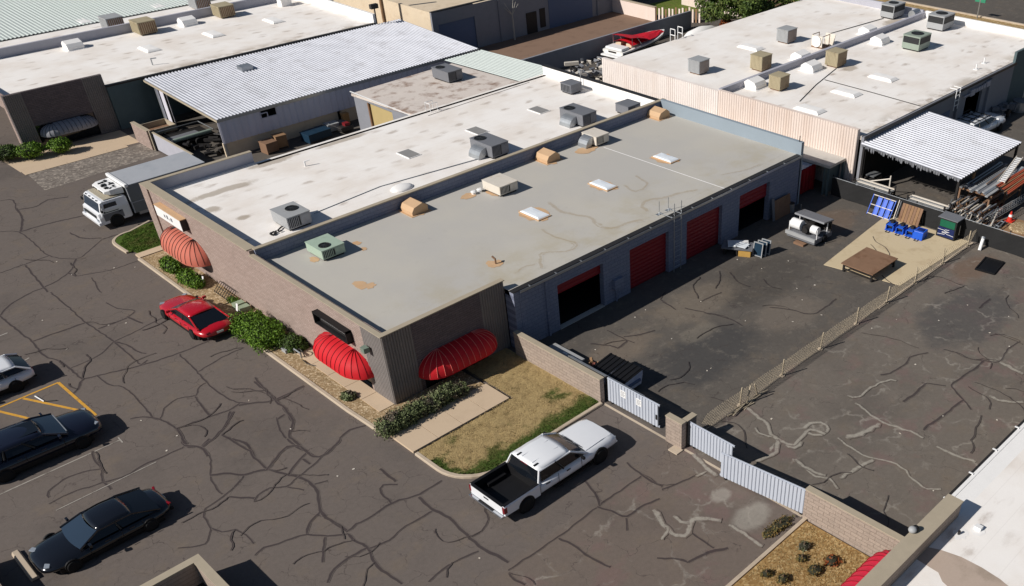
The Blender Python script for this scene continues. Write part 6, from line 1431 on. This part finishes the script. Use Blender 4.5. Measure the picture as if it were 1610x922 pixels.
for sy in (-1,1): wheel(t, .1, sy*1.0, .22, .16, sy)
t = T('glazing_trolley', 'low trolley of pale panes beside the open fourth roll door', 'trolley', (21.95,-2.0,0), math.radians(-60))
P('deck', MB().box(-.9,-.5,.4,.9,.5,.47), ACD, t); P('pane', MB().rbox((0,.1,.52),(1.2,.8,.03),rz=.2), WHITEP, t); P('pane', MB().rbox((.2,-.1,.56),(.8,.6,.03),rz=-.3), SKYLT, t)
P('crate', MB().box(.1,-.45,0,.8,.45,.38), M('yellow_crate', L(190,150,80), .7, .2), t)
for x in (-.7,0): P('leg', MB().box(x-.04,-.4,0,x+.04,.4,.4), STEEL, t)
for i, (x, y) in enumerate(((22.35,-3.15),(22.65,-3.2),(22.95,-3.25))):
    t = T('glazing_rack', ('upright blue grey glazing frame nearest the pale trolley','middle one of three upright blue grey glazing frames','upright blue grey glazing frame farthest from the trolley')[i], 'frame', (x,y,0), math.radians(8), 'upright glazing frames')
    P('stile', MB().rbox((-.0,-.28,.42),(.06,.05,.86),ry=.14).rbox((0,.28,.42),(.06,.05,.86),ry=.14), ACG, t); P('rail', MB().rbox((.06,0,.82),(.05,.6,.05)).rbox((-.05,0,.06),(.05,.6,.05)), ACG, t); P('panel', MB().rbox((.01,0,.42),(.02,.52,.74),ry=.14), TARP, t)
for i, (x, y, hh, l) in enumerate(((28.5,-1.0,.5,'grey steel drum standing in the shade by the red container'),(28.95,-1.4,.45,'thin pale stand in the shade by the red container'))):
    t = T('drum' if i == 0 else 'stand', l, 'drum' if i == 0 else 'stand', (x,y,0))
    if i == 0: P('body', MB().tube((0,0,0),(0,0,.55),.2,14), GALV, t); P('lid', MB().tube((0,0,.55),(0,0,.58),.21,14), STEEL, t)
    else: P('stem', MB().tube((0,0,0),(0,0,.45),.03), GALV, t); P('foot', MB().box(-.12,-.12,0,.12,.12,.03), GALV, t)
t = T('timber_sheets', 'brown boards leaning at the wall beside the fourth roll door', 'boards', (27.6,-.95,0)); P('board', MB().rbox((0,0,.6),(1.6,.06,1.2),rx=-.18), BROWNP, t); P('board', MB().rbox((-.9,.02,.7),(.25,.05,1.4),rx=-.14), ACD, t)
# leaning blue rack, brown pallet, blue machines, green and black cabinet
t = T('blue_rack', 'bright blue tubular rack leaning on the black fence', 'rack', (31.55,-5.45,0))
q = MB()
for y in (-.78,-.4,0,.4,.78): q.tube((-.12,y,.02),(.45,y,1.12),.035,6)
P('upright', q, BLUEM, t); q = MB()
for f_ in (.05,.5,.97): q.tube((-.12+.57*f_,-.8,.02+1.1*f_),(-.12+.57*f_,.8,.02+1.1*f_),.03,6)
P('rail', q, ACW, t)
for y in (-.5,-.12,.28): P('panel', MB().rbox((.17,y,.56),(.03,.3,1.05),ry=.48), BLUEM, t)
t = T('leaning_pallet', 'brown timber pallet leaning on the black fence behind the blue machines', 'pallet', (31.75,-7.35,0))
for i in range(7): P('slat', MB().rbox((.18,-.6+.2*i,.58),(.03,.18,1.1),ry=.35), WOOD if i % 2 else BROWNP, t)
P('bearer', MB().rbox((.22,0,.3),(.06,1.4,.06),ry=.35).rbox((.36,0,.9),(.06,1.4,.06),ry=.35), WOOD, t)
t = T('leaning_pole', 'pair of pale poles leaning on the fence between rack and pallet', 'pole', (31.6,-6.45,0)); P('pole', MB().tube((-.1,0,0),(.5,.05,1.2),.03), ACW, t); P('pole', MB().tube((-.1,-.12,0),(.5,-.07,1.15),.03), ACD, t)
for i, (y, s_, l) in enumerate(((-6.95,.7,'blue machine frame nearest the leaning blue rack'),(-7.6,.8,'blue machine frame in the middle of the row'),(-8.25,.85,'blue machine frame with dark pump on top'),(-8.8,1.05,'larger blue machine box at the end of the row'))):
    t = T('blue_machine', l, 'machine', (30.55+.05*i,y,0), math.radians(5), 'blue machines on the pad')
    if i < 3:
        P('frame', MB().box(-.3,-.25,.03,.35,-.19,.42).box(-.3,.19,.03,.35,.25,.42).box(-.3,-.25,.36,.35,.25,.42).box(-.36,-.27,.0,.4,.27,.08), BLUEM, t)
        P('pump', MB().tube((-.1,-.12,.25),(-.1,.12,.25),.12,12).box(-.05,-.1,.42,.25,.1,.55), STEEL, t)
    else:
        P('housing', MB().loft([[(-.4,-.3,.0),(.4,-.3,.0),(.4,.3,.0),(-.4,.3,.0)],[(-.3,-.3,.5),(.35,-.3,.5),(.35,.3,.5),(-.3,.3,.5)]]), BLUEM, t, bevel=.02); P('hatch', MB().box(-.15,-.2,.5,.2,.2,.53), M('navy_hatch', L(20,44,110), .5), t)
    P('handle', MB().tube((-.4,-.1,.08),(-.62,-.1,.06),.02).tube((-.4,.1,.08),(-.62,.1,.06),.02).tube((-.62,-.1,.06),(-.62,.1,.06),.02), STEEL, t)
t = T('vending_cabinet', 'tall black cabinet with green and blue printed front on the pad', 'cabinet', (32.0,-9.95,0), math.radians(0))
P('body', MB().box(-.42,-.6,.03,.45,.6,1.22), BLACKF, t, bevel=.03); P('lid', MB().box(-.46,-.63,1.22,.48,.63,1.27), ACD, t); P('green_panel', MB().box(-.435,-.5,.72,-.425,.45,1.14), GREENF, t); P('blue_panel', MB().box(-.435,-.52,.12,-.425,.5,.68), M('navy_print', L(24,38,86), .5, .4, 8), t)
q = MB(); rr = random.Random(2)
for i in range(7): q.rbox((-.44,rr.uniform(-.35,.3),.25+.055*i),(.008,rr.uniform(.2,.5),.022),rx=rr.uniform(-.15,.15))
P('printed_stripe', q, WHITEP, t); P('handle', MB().tube((0,-.64,.3),(0,-.64,.9),.025), GALV, t)
# ---- canopy
t = T('corrugated_canopy', 'white corrugated steel canopy beside the right building', 'canopy', (37.5,-6,0))
q = MB(); ribroof(q, 33.5, 41.6, -8.9, 2.45, -2.35, 3.24, .31, .055, 1.05); W('corrugated_roof', q, METALR, t)
def slope(y): return 2.45+(y+8.9)*.1206, 1.05*(1-(y+8.9)/6.55)
W('beam', MB().box(34.55,-8.86,2.28,42.6,-8.78,2.4), STEEL, t); W('beam', MB().box(33.6,-2.6,2.98,41.6,-2.5,3.14), STEEL, t); W('rafter', MB().box(38.2,-8.7,2.2,38.3,-2.6,2.4), STEEL, t)
for x, y, z in ((36.6,-8.75,2.3),(34.65,-8.75,2.3),(42.4,-8.75,2.3),(33.6,-2.6,3.0)): W('post', MB().box(x-.07,y-.07,0,x+.07,y+.07,z), WOOD if 36 < x < 37 else STEEL, t)
q = MB(); rr = random.Random(44); y = -2.45
while y > -8.75:
    w = rr.uniform(.08,.22); z, sk = slope(y); d = rr.uniform(.08,.34); x = 33.47+sk
    q.add([(x,y,z),(x,y-w,z-.02),(x+rr.uniform(-.06,.04),y-w*.8,z-d),(x-.02,y-w*.2,z-d*rr.uniform(.5,1))],[(0,1,2,3)]); y -= w*.9
W('fringe', q, ACD, t, kind='stuff')
W('back_panel', MB().box(34.2,-2.42,0,41.5,-2.36,2.6), VOID, t)  # black sheet added as the deep shade at the back of the canopy
# pale beam racks behind the fence
for y0, y1, l in ((-2.6,-5.3,'rack of pale beams along the black fence, nearer the passage'),(-6.4,-9.1,'rack of pale beams along the black fence, nearer the scaffold stack')):
    t = T('beam_rack', l, 'rack', (33.2,(y0+y1)/2,0), 0, 'racks of pale beams')
    for i in range(6): W('beam', MB().box(32.85+.12*i,y1+.05*(i%3),1.0+.03*(i%2),32.94+.12*i,y0-.06*(i%2),1.09+.03*(i%2)), ACW if i % 3 else GALV, t)
    for y in (y0-.1,y1+.1): W('post', MB().box(32.82,y-.05,0,32.9,y+.05,1.3).box(33.5,y-.05,0,33.58,y+.05,1.3), STEEL, t); 
    W('arm', MB().box(32.82,y0-.15,.93,33.58,y0-.05,1.0).box(32.82,y1+.05,.93,33.58,y1+.15,1.0), STEEL, t)
rr = random.Random(17)
t = T('engine_stand', 'dark engine block on a stand under the canopy corner', 'engine', (34.7,-2.9,0)); P('block', MB().box(-.5,-.35,.6,.5,.35,.95).box(-.3,-.2,.95,.3,.2,1.05).tube((-.5,-.2,.75),(-.7,-.2,.75),.12,10).tube((-.5,.15,.85),(-.65,.15,.85),.1,10), STEEL, t); P('leg', MB().box(-.4,-.3,0,-.3,.3,.6).box(.3,-.3,0,.4,.3,.6), STEEL, t); P('cover', MB().box(-.45,-.3,1.05,.45,.3,1.1), GALV, t)
t = T('tripod_stand', 'pale leaning prop and orange clutter inside the fence', 'prop', (34.2,-4.0,0)); P('prop', MB().tube((-.5,1.0,.9),(.1,-.4,1.3),.04), ACW, t); P('prop', MB().tube((.1,-.4,.3),(.05,-.4,1.5),.05), ACW, t)
# scaffold store
t = T('scaffold_rack', 'steel rack stacked with grey scaffold planks', 'rack', (39,-8.9,0))
for i in range(10):
    y = -8.6-.2*i; W('plank', MB().box(35.2+rr.uniform(-.25,.25),y-.18,1.65+.02*(i%3),40.3+rr.uniform(-.4,.4),y,1.72+.02*(i%3)), (GALV, ACG, ACD, ACG)[i % 4], t)
q = MB()
for i in range(18): q.box(36.0+.22*i,-9.36,1.79,36.1+.22*i,-9.2,1.795)
W('plank_slot', q, BLACK, t, kind='stuff')
for i in range(5): W('pipe', MB().tube((35.5+.15*i,-8.75-.11*i,1.82),(40.0,-8.7-.11*i,1.84),.03,6), GALV if i % 2 else STEEL, t)
W('pipe', MB().tube((36.4,-9.75,1.83),(40.2,-9.6,1.84),.035,6), BROWNP, t)
for x in (35.4,37.7,40.0):
    for y in (-8.6,-10.55): W('post', MB().box(x-.05,y-.05,0,x+.05,y+.05,1.65), BROWNP, t)
W('bearer', MB().box(35.3,-10.7,1.55,35.4,-8.5,1.64), BROWNP, t); W('bearer', MB().box(39.9,-10.7,1.55,40.0,-8.5,1.64), BROWNP, t); W('bearer', MB().box(37.6,-11.4,1.45,37.7,-8.5,1.545), BROWNP, t)
for i in range(8):
    o = T('orange_beam', 'orange painted scaffold beam lying on the plank rack', 'beam', (38.2+rr.uniform(-.25,.25),-10.4-.12*i,1.8-.02*i), rr.uniform(-.03,.03), 'orange beams on the plank rack'); P('beam', MB().box(-1.9,-.04,0,1.9,.04,.08), (ORNG, ORNG, WOOD)[i % 3], o); P('end', MB().box(-1.94,-.045,0,-1.9,.045,.09), STEEL, o)
t = T('ladder', 'white stepped ladder lying across the scaffold planks', 'ladder', (39.0,-9.95,1.9), math.radians(12))
P('rail', MB().box(-2.0,-.22,0,2.6,-.17,.08), ACW, t); P('rail', MB().box(-2.0,.17,0,2.6,.22,.08), ACW, t)
for i in range(14): P('rung', MB().box(-1.9+.32*i,-.17,.02,-1.77+.32*i,.17,.06), WHITEP, t)
for i in range(16):
    y = -8.1-.16*i; o = T('scaffold_tube', 'grey scaffold tube in the stack at the end of the plank rack', 'tube', (34.6+rr.uniform(-.25,.25),y-.55,.9+.12*(i%3)), rr.uniform(-.12,.12), 'stacked scaffold tubes'); P('tube', MB().tube((-1.0,0,0),(1.0,0,0),.045,8), (GALV, ACW, ACD)[i % 3], o); P('coupler', MB().tube((-.8,0,0),(-.7,0,0),.065,8), BROWNP, o)
for i in range(12):
    o = T('scaffold_trestle', 'dark and white scaffold end frame in the jumble by the black fence', 'frame', (33.9+rr.uniform(-.3,.4),-9.6-.22*i,.35+.1*(i%4)), rr.uniform(-.3,.3), 'jumbled scaffold end frames'); P('frame', MB().tube((-.5,-.1,0),(.5,-.1,.1),.03,6).tube((-.5,.1,0),(.5,.1,.1),.03,6).tube((-.3,-.1,.02),(-.3,.1,.02),.025,6).tube((.3,-.1,.08),(.3,.1,.08),.025,6), (ACW, STEEL, GALV)[i % 3], o)
for i in range(26):
    o = T('steel_pipe', 'rusty or grey steel pipe lying in the low heap below the plank rack', 'pipe', (34.6+rr.uniform(-.7,.9),-8.2-.14*i,.3+.16*(i%3)), rr.uniform(-.35,.35), 'steel pipes below the plank rack'); P('pipe', MB().tube((-.95,0,0),(.95,0,rr.uniform(-.05,.12)),.05,8), (GALV, BROWNP, ACD, ACW)[i % 4], o)
for i in range(10):
    o = T('timber_beam', 'grey or brown timber beam stacked under the plank rack', 'beam', (37.6+rr.uniform(-.3,.3),-8.7-.2*i,.5+.3*(i%3)), rr.uniform(-.05,.05), 'timber beams under the plank rack'); P('beam', MB().box(-2.1,-.07,0,2.1,.07,.12), (WOOD, ACD, BROWNP)[i % 3], o)
t = T('coiled_wire', 'long open coil of wire lying over the tubes', 'wire', (36.5,-11.3,.7), math.radians(-3)); P('coil', MB().path([(-2.2+.02*i, .22*math.cos(i*.6), .22*math.sin(i*.6)) for i in range(230)],.014,4), GALV, t)
t = T('tube_crate', 'steel crate of red brown clutter under the coil', 'crate', (36.6,-10.6,0)); P('side', MB().box(-1.2,-.5,.1,1.2,-.45,.6).box(-1.2,.45,.1,1.2,.5,.6), BROWNP, t); 
q = MB()
for i in range(30): q.rbox((rr.uniform(-1.1,1.1),rr.uniform(-.4,.4),.2+rr.random()*.35),(rr.uniform(.2,.7),.07,.07),rz=rr.uniform(0,3))
P('clutter', q, M('clutter_red', L(140,70,60), .7, .4), t, kind='stuff')
t = T('traffic_cone', 'red and white traffic cone at the right edge by the black fence', 'cone', (35.6,-12.0,.4)); P('base', MB().box(-.25,-.25,0,.25,.25,.05), M('cone_red', L(206,52,36,.95), .6), t); P('cone', MB().tube((0,0,.05),(0,0,.6),.17,14,.04), bpy.data.materials['cone_red'], t); P('band', MB().tube((0,0,.28),(0,0,.42),.124,14,.087), WHITEP, t)
t = T('sand_box', 'low box of tan sand at the right edge by the cone', 'box', (35.2,-12.9,0)); P('box', MB().box(-1.0,-1.0,0,1.0,.8,.4), WOOD, t); P('sand', MB().ellipsoid((0,-.1,.36),(.9,.8,.16),14,7), GRAV, t)
t = T('pole_bundle', 'leaning bundle of poles at the right edge', 'poles', (36.6,-12.7,0))
for i in range(5): P('pole', MB().tube((-.3+.12*i,-.2,.1),(.9+.1*i,.3+.1*i,1.4),.035,6), (BLUEM, WOOD, ACD)[i % 3], t)
t = T('white_sheet', 'crumpled white sheet over stock behind the orange beams', 'sheet', (42.0,-11.0,0)); P('sheet', MB().ellipsoid((0,0,.9),(1.0,.9,.25),12,7,.2), WHITEM, t); P('stock', MB().box(-.8,-.7,0,.8,.7,.85), ACD, t)
# far right yard
t = T('steel_drum', 'grey steel drum standing in the far yard', 'drum', (55.3,-3.2,0)); P('body', MB().tube((0,0,0),(0,0,.75),.55,18), GALV, t); P('lid', MB().tube((0,0,.75),(0,0,.8),.6,18), ACD, t); P('tool', MB().tube((.5,-.3,.2),(1.2,.2,1.6),.04).tube((.9,.3,.2),(1.3,.4,1.5),.04), ACW, t)
t = T('white_screen_wall', 'short white wall at the right edge beyond the drum', 'wall', (59.2,-2.6,0)); P('wall', MB().box(-.1,-1.8,0,.1,1.2,1.5), WHITEP, t)
t = T('machine_clutter', 'dark machinery stored against the shaded grey wall', 'machinery', (53.3,-2.9,0)); q = MB()
for i in range(24): q.rbox((rr.uniform(-1.6,1.8),rr.uniform(-.4,.5),.2+rr.random()*.7),(rr.uniform(.2,.6),rr.uniform(.1,.4),rr.uniform(.1,.5)),rz=rr.uniform(0,3))
P('clutter', q, ACD, t, kind='stuff'); P('orange_bin', MB().box(1.9,-.6,0,2.2,-.3,.6), ORNG, t); P('hose_reel', MB().tube((-.2,-.5,.4),(-.2,-.3,.4),.3,14), BLACK, t)
# ================================================================== FRONT BED DETAILS, PARKING
t = T('bicycle_rack', 'dark steel grid rack lying against the brick front', 'rack', (-.45,15.1,0)); q = MB()
for i in range(9): q.tube((-.25,-.9+.22*i,.08),(.22,-.9+.22*i,.5),.018,5)
for f_ in (0,.5,1): q.tube((-.25+.47*f_,-.9,.08+.42*f_),(-.25+.47*f_,.86,.08+.42*f_),.022,5)
P('grid', q, STEEL, t)
t = T('utility_box', 'pale green ground box pair beside the brick front', 'utility box', (-.55,13.2,0)); P('lid', MB().box(-.3,.05,.0,.25,.45,.3), M('utility_green', L(150,164,140,.9), .6), t); P('lid', MB().box(-.3,-.5,.0,.25,-.1,.3), bpy.data.materials['utility_green'], t)
t = T('marker_sign', 'small white leaning marker sign in the bed by the bright bush', 'sign', (-.95,12.75,0)); P('plate', MB().rbox((0,0,.45),(.03,.14,.4),ry=.3,rz=.2), WHITEP, t); P('stake', MB().tube((0,0,0),(0,0,.4),.015), STEEL, t)
t = T('marker_sign', 'small white marker sign in the bed below the salmon awning', 'sign', (-.75,16.9,0)); P('plate', MB().rbox((0,0,.45),(.03,.12,.36),ry=.3,rz=.2), WHITEP, t); P('stake', MB().tube((0,0,0),(0,0,.4),.015), STEEL, t)
t = T('water_valve', 'grey backflow valve with dark hoop in the gravel by the red awning', 'pipework', (-.95,6.9,.08)); P('pipe', MB().path([(0,-.3,0),(0,-.3,.25),(0,.3,.25),(0,.3,0)],.045), GALV, t); P('box', MB().box(-.35,.55,0,.05,.95,.18), ACG, t); P('hoop', MB().path([(.1,-.15+.3*math.cos(a)*-1,.05+.32*math.sin(a)) for a in [math.pi*i/10 for i in range(11)]],.025), STEEL, t)
t = T('low_rail', 'dark bent steel rail lying by the pavement under the red awning', 'rail', (-1.0,5.9,.08)); P('rail', MB().path([(.1,-.5,.03),(-.1,-.1,.08),(-.05,.4,.05)],.025), STEEL, t)
t = T('wheel_stop', 'tan concrete wheel stop at the nose of the black sedan', 'wheel stop', (-15.12,1.7,0)); P('stop', MB().loft([[(-.16,-1.0,0),(.16,-1.0,0),(.1,-1.0,.13),(-.1,-1.0,.13)],[(-.16,1.0,0),(.16,1.0,0),(.1,1.0,.13),(-.1,1.0,.13)]]), CURB, t, bevel=.02)
t = T('added_shade_wall', 'low block wall added to cast shade at the lower left corner', 'wall', (-16.2,-1.5,0)); P('wall', MB().box(-.12,-5.0,0,.12,4.2,.78), WALLX, t)  # invented wall, added to cast the dark strip by the wheel stop
t = T('trash_enclosure', 'tan block trash enclosure corner at the bottom edge', 'enclosure', (-11.0,-4.0,0)); W('wall', MB().box(-16.0,-3.9,0,-10.8,-3.62,1.0).box(-11.08,-9,0,-10.8,-3.902,1.0), WALLX, t); W('cap', MB().box(-16,-3.92,1.0,-10.78,-3.6,1.05).box(-11.1,-9,1.0,-10.78,-3.922,1.05), COPING, t); W('floor', MB().box(-16,-9,0,-11.09,-3.91,.03), BLACKF, t); W('bin', MB().box(-14.6,-6.5,.03,-12.4,-5.0,.7), TRIM, t)
t = T('broken_stick', 'bent black and white stick lying on the hatched bay', 'debris', (-10.75,12.1,0)); P('stick', MB().tube((-.12,.75,.03),(0,0,.03),.03,6), WHITEP, t); P('stick', MB().tube((0,0,.03),(.42,-.33,.03),.025,6), STEEL, t)
rr = random.Random(77)
q = MB()
for i in range(70):
    x, y = (rr.uniform(-14,-2.2), rr.uniform(-16,26)) if i < 30 else (rr.uniform(7,31), rr.uniform(-21,-1.5)); q.rbox((x,y,.01),(rr.uniform(.03,.1),rr.uniform(.03,.08),.012),rz=rr.uniform(0,3))
o = P('litter', q, ACW, None); o['kind'] = 'stuff'; 
# ================================================================== LEFT YARD
t = T('low_brick_wall', 'short sunlit brick wall at the end of the paver drive', 'wall', (6.3,40,0)); W('wall', MB().box(6.1,38.7,0,6.35,41.3,1.35), BRX, t); W('cap', MB().box(6.08,38.68,1.35,6.37,41.32,1.39), COPING, t)
t = T('yard_gate', 'grey sheet steel yard gate behind the box truck', 'gate', (6.4,35.6,0)); W('sheet', MB().box(6.3,32.2,.1,6.36,38.2,1.3), GREYP, t); W('frame', MB().box(6.28,32.2,1.3,6.4,38.3,1.36), COPING, t); W('post', MB().box(6.2,38.3,0,6.32,38.42,1.4), STEEL, t); W('post', MB().box(6.2,38.5,0,6.32,38.62,1.4), COPING, t)
t = T('utility_trailer', 'open sided utility trailer with rusty inside in the left yard', 'trailer', (7.75,41.2,0)); P('bed', MB().box(-1.0,-.9,.35,1.0,.9,.42), BROWNP, t); P('side', MB().box(-1.0,-.92,.42,1.0,-.86,.8).box(-1.0,.86,.42,1.0,.92,.8), COPING, t); P('end', MB().box(-1.03,-.9,.42,-.97,.9,.8).box(.97,-.9,.42,1.03,.9,.8), COPING, t)
for sy in (-1,1): wheel(t, 0, sy*1.05, .22, .18, sy)
t = T('utility_trailer', 'dark low trailer with grey sheets in the left yard', 'trailer', (8.6,38.6,0)); P('bed', MB().box(-1.6,-1.2,.35,1.6,1.2,.42), STEEL, t); P('sheet', MB().rbox((-.2,-.3,.48),(2.2,1.2,.05),rz=.05), ACD, t); P('tube', MB().tube((-1.3,-1.0,.6),(1.5,-.9,.6),.14,12), M('pale_green_tube', L(150,166,156,.9), .5), t); P('rail', MB().tube((-1.6,1.2,.75),(1.6,1.2,.75),.04).tube((1.6,-1.2,.75),(1.6,1.2,.75),.04), GALV, t)
for sy in (-1,1): wheel(t, .3, sy*1.3, .24, .18, sy)
t = T('loader_frame', 'dark machine frame with a pale bucket under the shed front', 'machine', (11.0,37.2,0)); P('bucket', MB().rbox((0,0,.9),(.9,.5,.3),rz=-.5,ry=.3), bpy.data.materials['pale_green_tube'], t); P('frame', MB().tube((-.7,-.5,.1),(.5,.1,.9),.06).tube((-.7,.6,.1),(.5,.3,.9),.06).tube((.6,-.9,.1),(.6,.9,.3),.06).box(-.3,-.6,.2,1.4,.6,.5), STEEL, t)
q = MB()
for i in range(40): q.rbox((rr.uniform(-2.0,2.2),rr.uniform(-1.2,1.2),.1+rr.random()*.5),(rr.uniform(.2,.9),rr.uniform(.05,.3),rr.uniform(.05,.3)),rz=rr.uniform(0,3),rx=rr.uniform(-.4,.4))
t = T('yard_scrap', 'heap of dark scrap inside the left yard gate', 'scrap', (9.0,35.6,0)); P('scrap', q, STEEL, t, kind='stuff')
for x, y, s_, m, l, nm in ((11.6,32.2,(.9,.9,.75),BROWNP,'red brown cabinet standing below the grey ribbed siding','cabinet'),(12.6,32.4,(.8,.7,.9),WOOD,'brown carton stack beside the red brown cabinet','carton'),(15.2,32.0,(1.9,1.1,.6),TARP,'dark teal tarpaulin covered stack by the shed','covered stack'),(16.8,32.5,(.9,.7,.6),ACG,'pale grey box beside the teal covered stack','box'),(17.6,32.7,(.8,.6,.45),ACD,'low grey box by the dark gap in the block base','box'),(18.2,32.8,(.5,.4,.9),M('cardboard_tan', L(170,130,84), .8),'tall tan cardboard box by the dark gap','box')):
    t = T(nm.replace(' ','_'), l, nm, (x,y,0), rr.uniform(-.1,.1))
    P('body', MB().box(-s_[0]/2,-s_[1]/2,0,s_[0]/2,s_[1]/2,s_[2]), m, t, bevel=.03); P('lid', MB().box(-s_[0]/2-.02,-s_[1]/2-.02,s_[2],s_[0]/2+.02,s_[1]/2+.02,s_[2]+.04), m, t); P('plinth', MB().box(-s_[0]/2+.05,-s_[1]/2-.006,.03,s_[0]/2-.05,-s_[1]/2-.002,.12), STEEL, t)
t = T('mower', 'dark engine driven machine with red parts by the annex', 'machine', (17.4,31.6,0)); P('body', MB().box(-.5,-.3,.15,.5,.3,.5), STEEL, t, bevel=.04); P('engine', MB().box(-.1,-.2,.5,.3,.2,.7), M('machine_red', L(120,30,36), .5), t); P('handle', MB().tube((-.5,-.2,.4),(-1.2,-.2,.9),.025).tube((-.5,.2,.4),(-1.2,.2,.9),.025).tube((-1.2,-.2,.9),(-1.2,.2,.9),.025), GALV, t)
# heap between the roofs by the boat
q1, q2, q3 = MB(), MB(), MB()
for i in range(120):
    qq = (q1, q2, q3)[i % 3]; x = rr.uniform(-3.6,3.0); y = rr.uniform(-2.0,2.0)
    qq.rbox((x,y,.3+rr.random()*1.2-.1*abs(y)),(rr.uniform(.2,1.3),rr.uniform(.05,.35),rr.uniform(.05,.35)),rz=rr.uniform(0,3),rx=rr.uniform(-.5,.5))
t = T('scrap_heap', 'heap of grey and dark scrap beyond the white back parapet', 'scrap', (37.5,26.5,0)); P('scrap', q1, ACD, t, kind='stuff'); P('scrap', q2, STEEL, t, kind='stuff'); P('scrap', q3, ACW, t, kind='stuff')
t = T('jet_ski', 'small red and white watercraft in the scrap heap', 'watercraft', (39.3,25.0,.9), math.radians(20)); P('hull', MB().loft([[(-1.0,0,0),(-1.0,.35,.15),(-1.0,.3,.3),(-1.0,-.3,.3),(-1.0,-.35,.15)],[(.3,0,0),(.3,.38,.18),(.3,.3,.36),(.3,-.3,.36),(.3,-.38,.18)],[(1.1,0,.2),(1.1,.05,.25),(1.1,.04,.3),(1.1,-.04,.3),(1.1,-.05,.25)]]), WHITEP, t); P('seat', MB().rbox((-.4,0,.42),(.9,.25,.16)), M('jet_red', L(150,30,40), .5), t)
for i, (x, y) in enumerate(((38.6,24.2),(40.6,24.0))):
    t = T('spare_wheel', ('white rimmed spare wheel in the scrap heap, nearer the antenna','white rimmed spare wheel in the scrap heap, nearer the cream wall')[i], 'wheel', (x,y,.9)); wheel(t, 0, 0, .28, .16, -1, WHITEP)
# far verge, street sign
sheet('verge', [(62.5,-30),(78.5,-30),(78.5,40),(62.5,21.5)], .004, gravel('tan_verge', L(176,150,108,.9), L(150,124,84,.9), L(190,170,130), 6))
curb('kerb', [(78.5,40),(78.5,20),(78.5,0),(78.5,-20)], .3, .12)
t = T('street_sign', 'small green street sign on a post by the far road', 'sign', (78.0,12.2,0)); P('post', MB().tube((0,0,0),(0,0,1.9),.07), GALV, t); P('plate', MB().box(-.04,-.55,1.5,.04,.55,1.9), M('sign_green', L(60,140,110,.9), .5), t)
t = T('far_boundary_wall', 'low tan wall behind the leafy tree at the top', 'wall', (62.2,24,0)); P('wall', MB().box(-.1,-2.5,0,.1,14,1.6), CREAM, t)
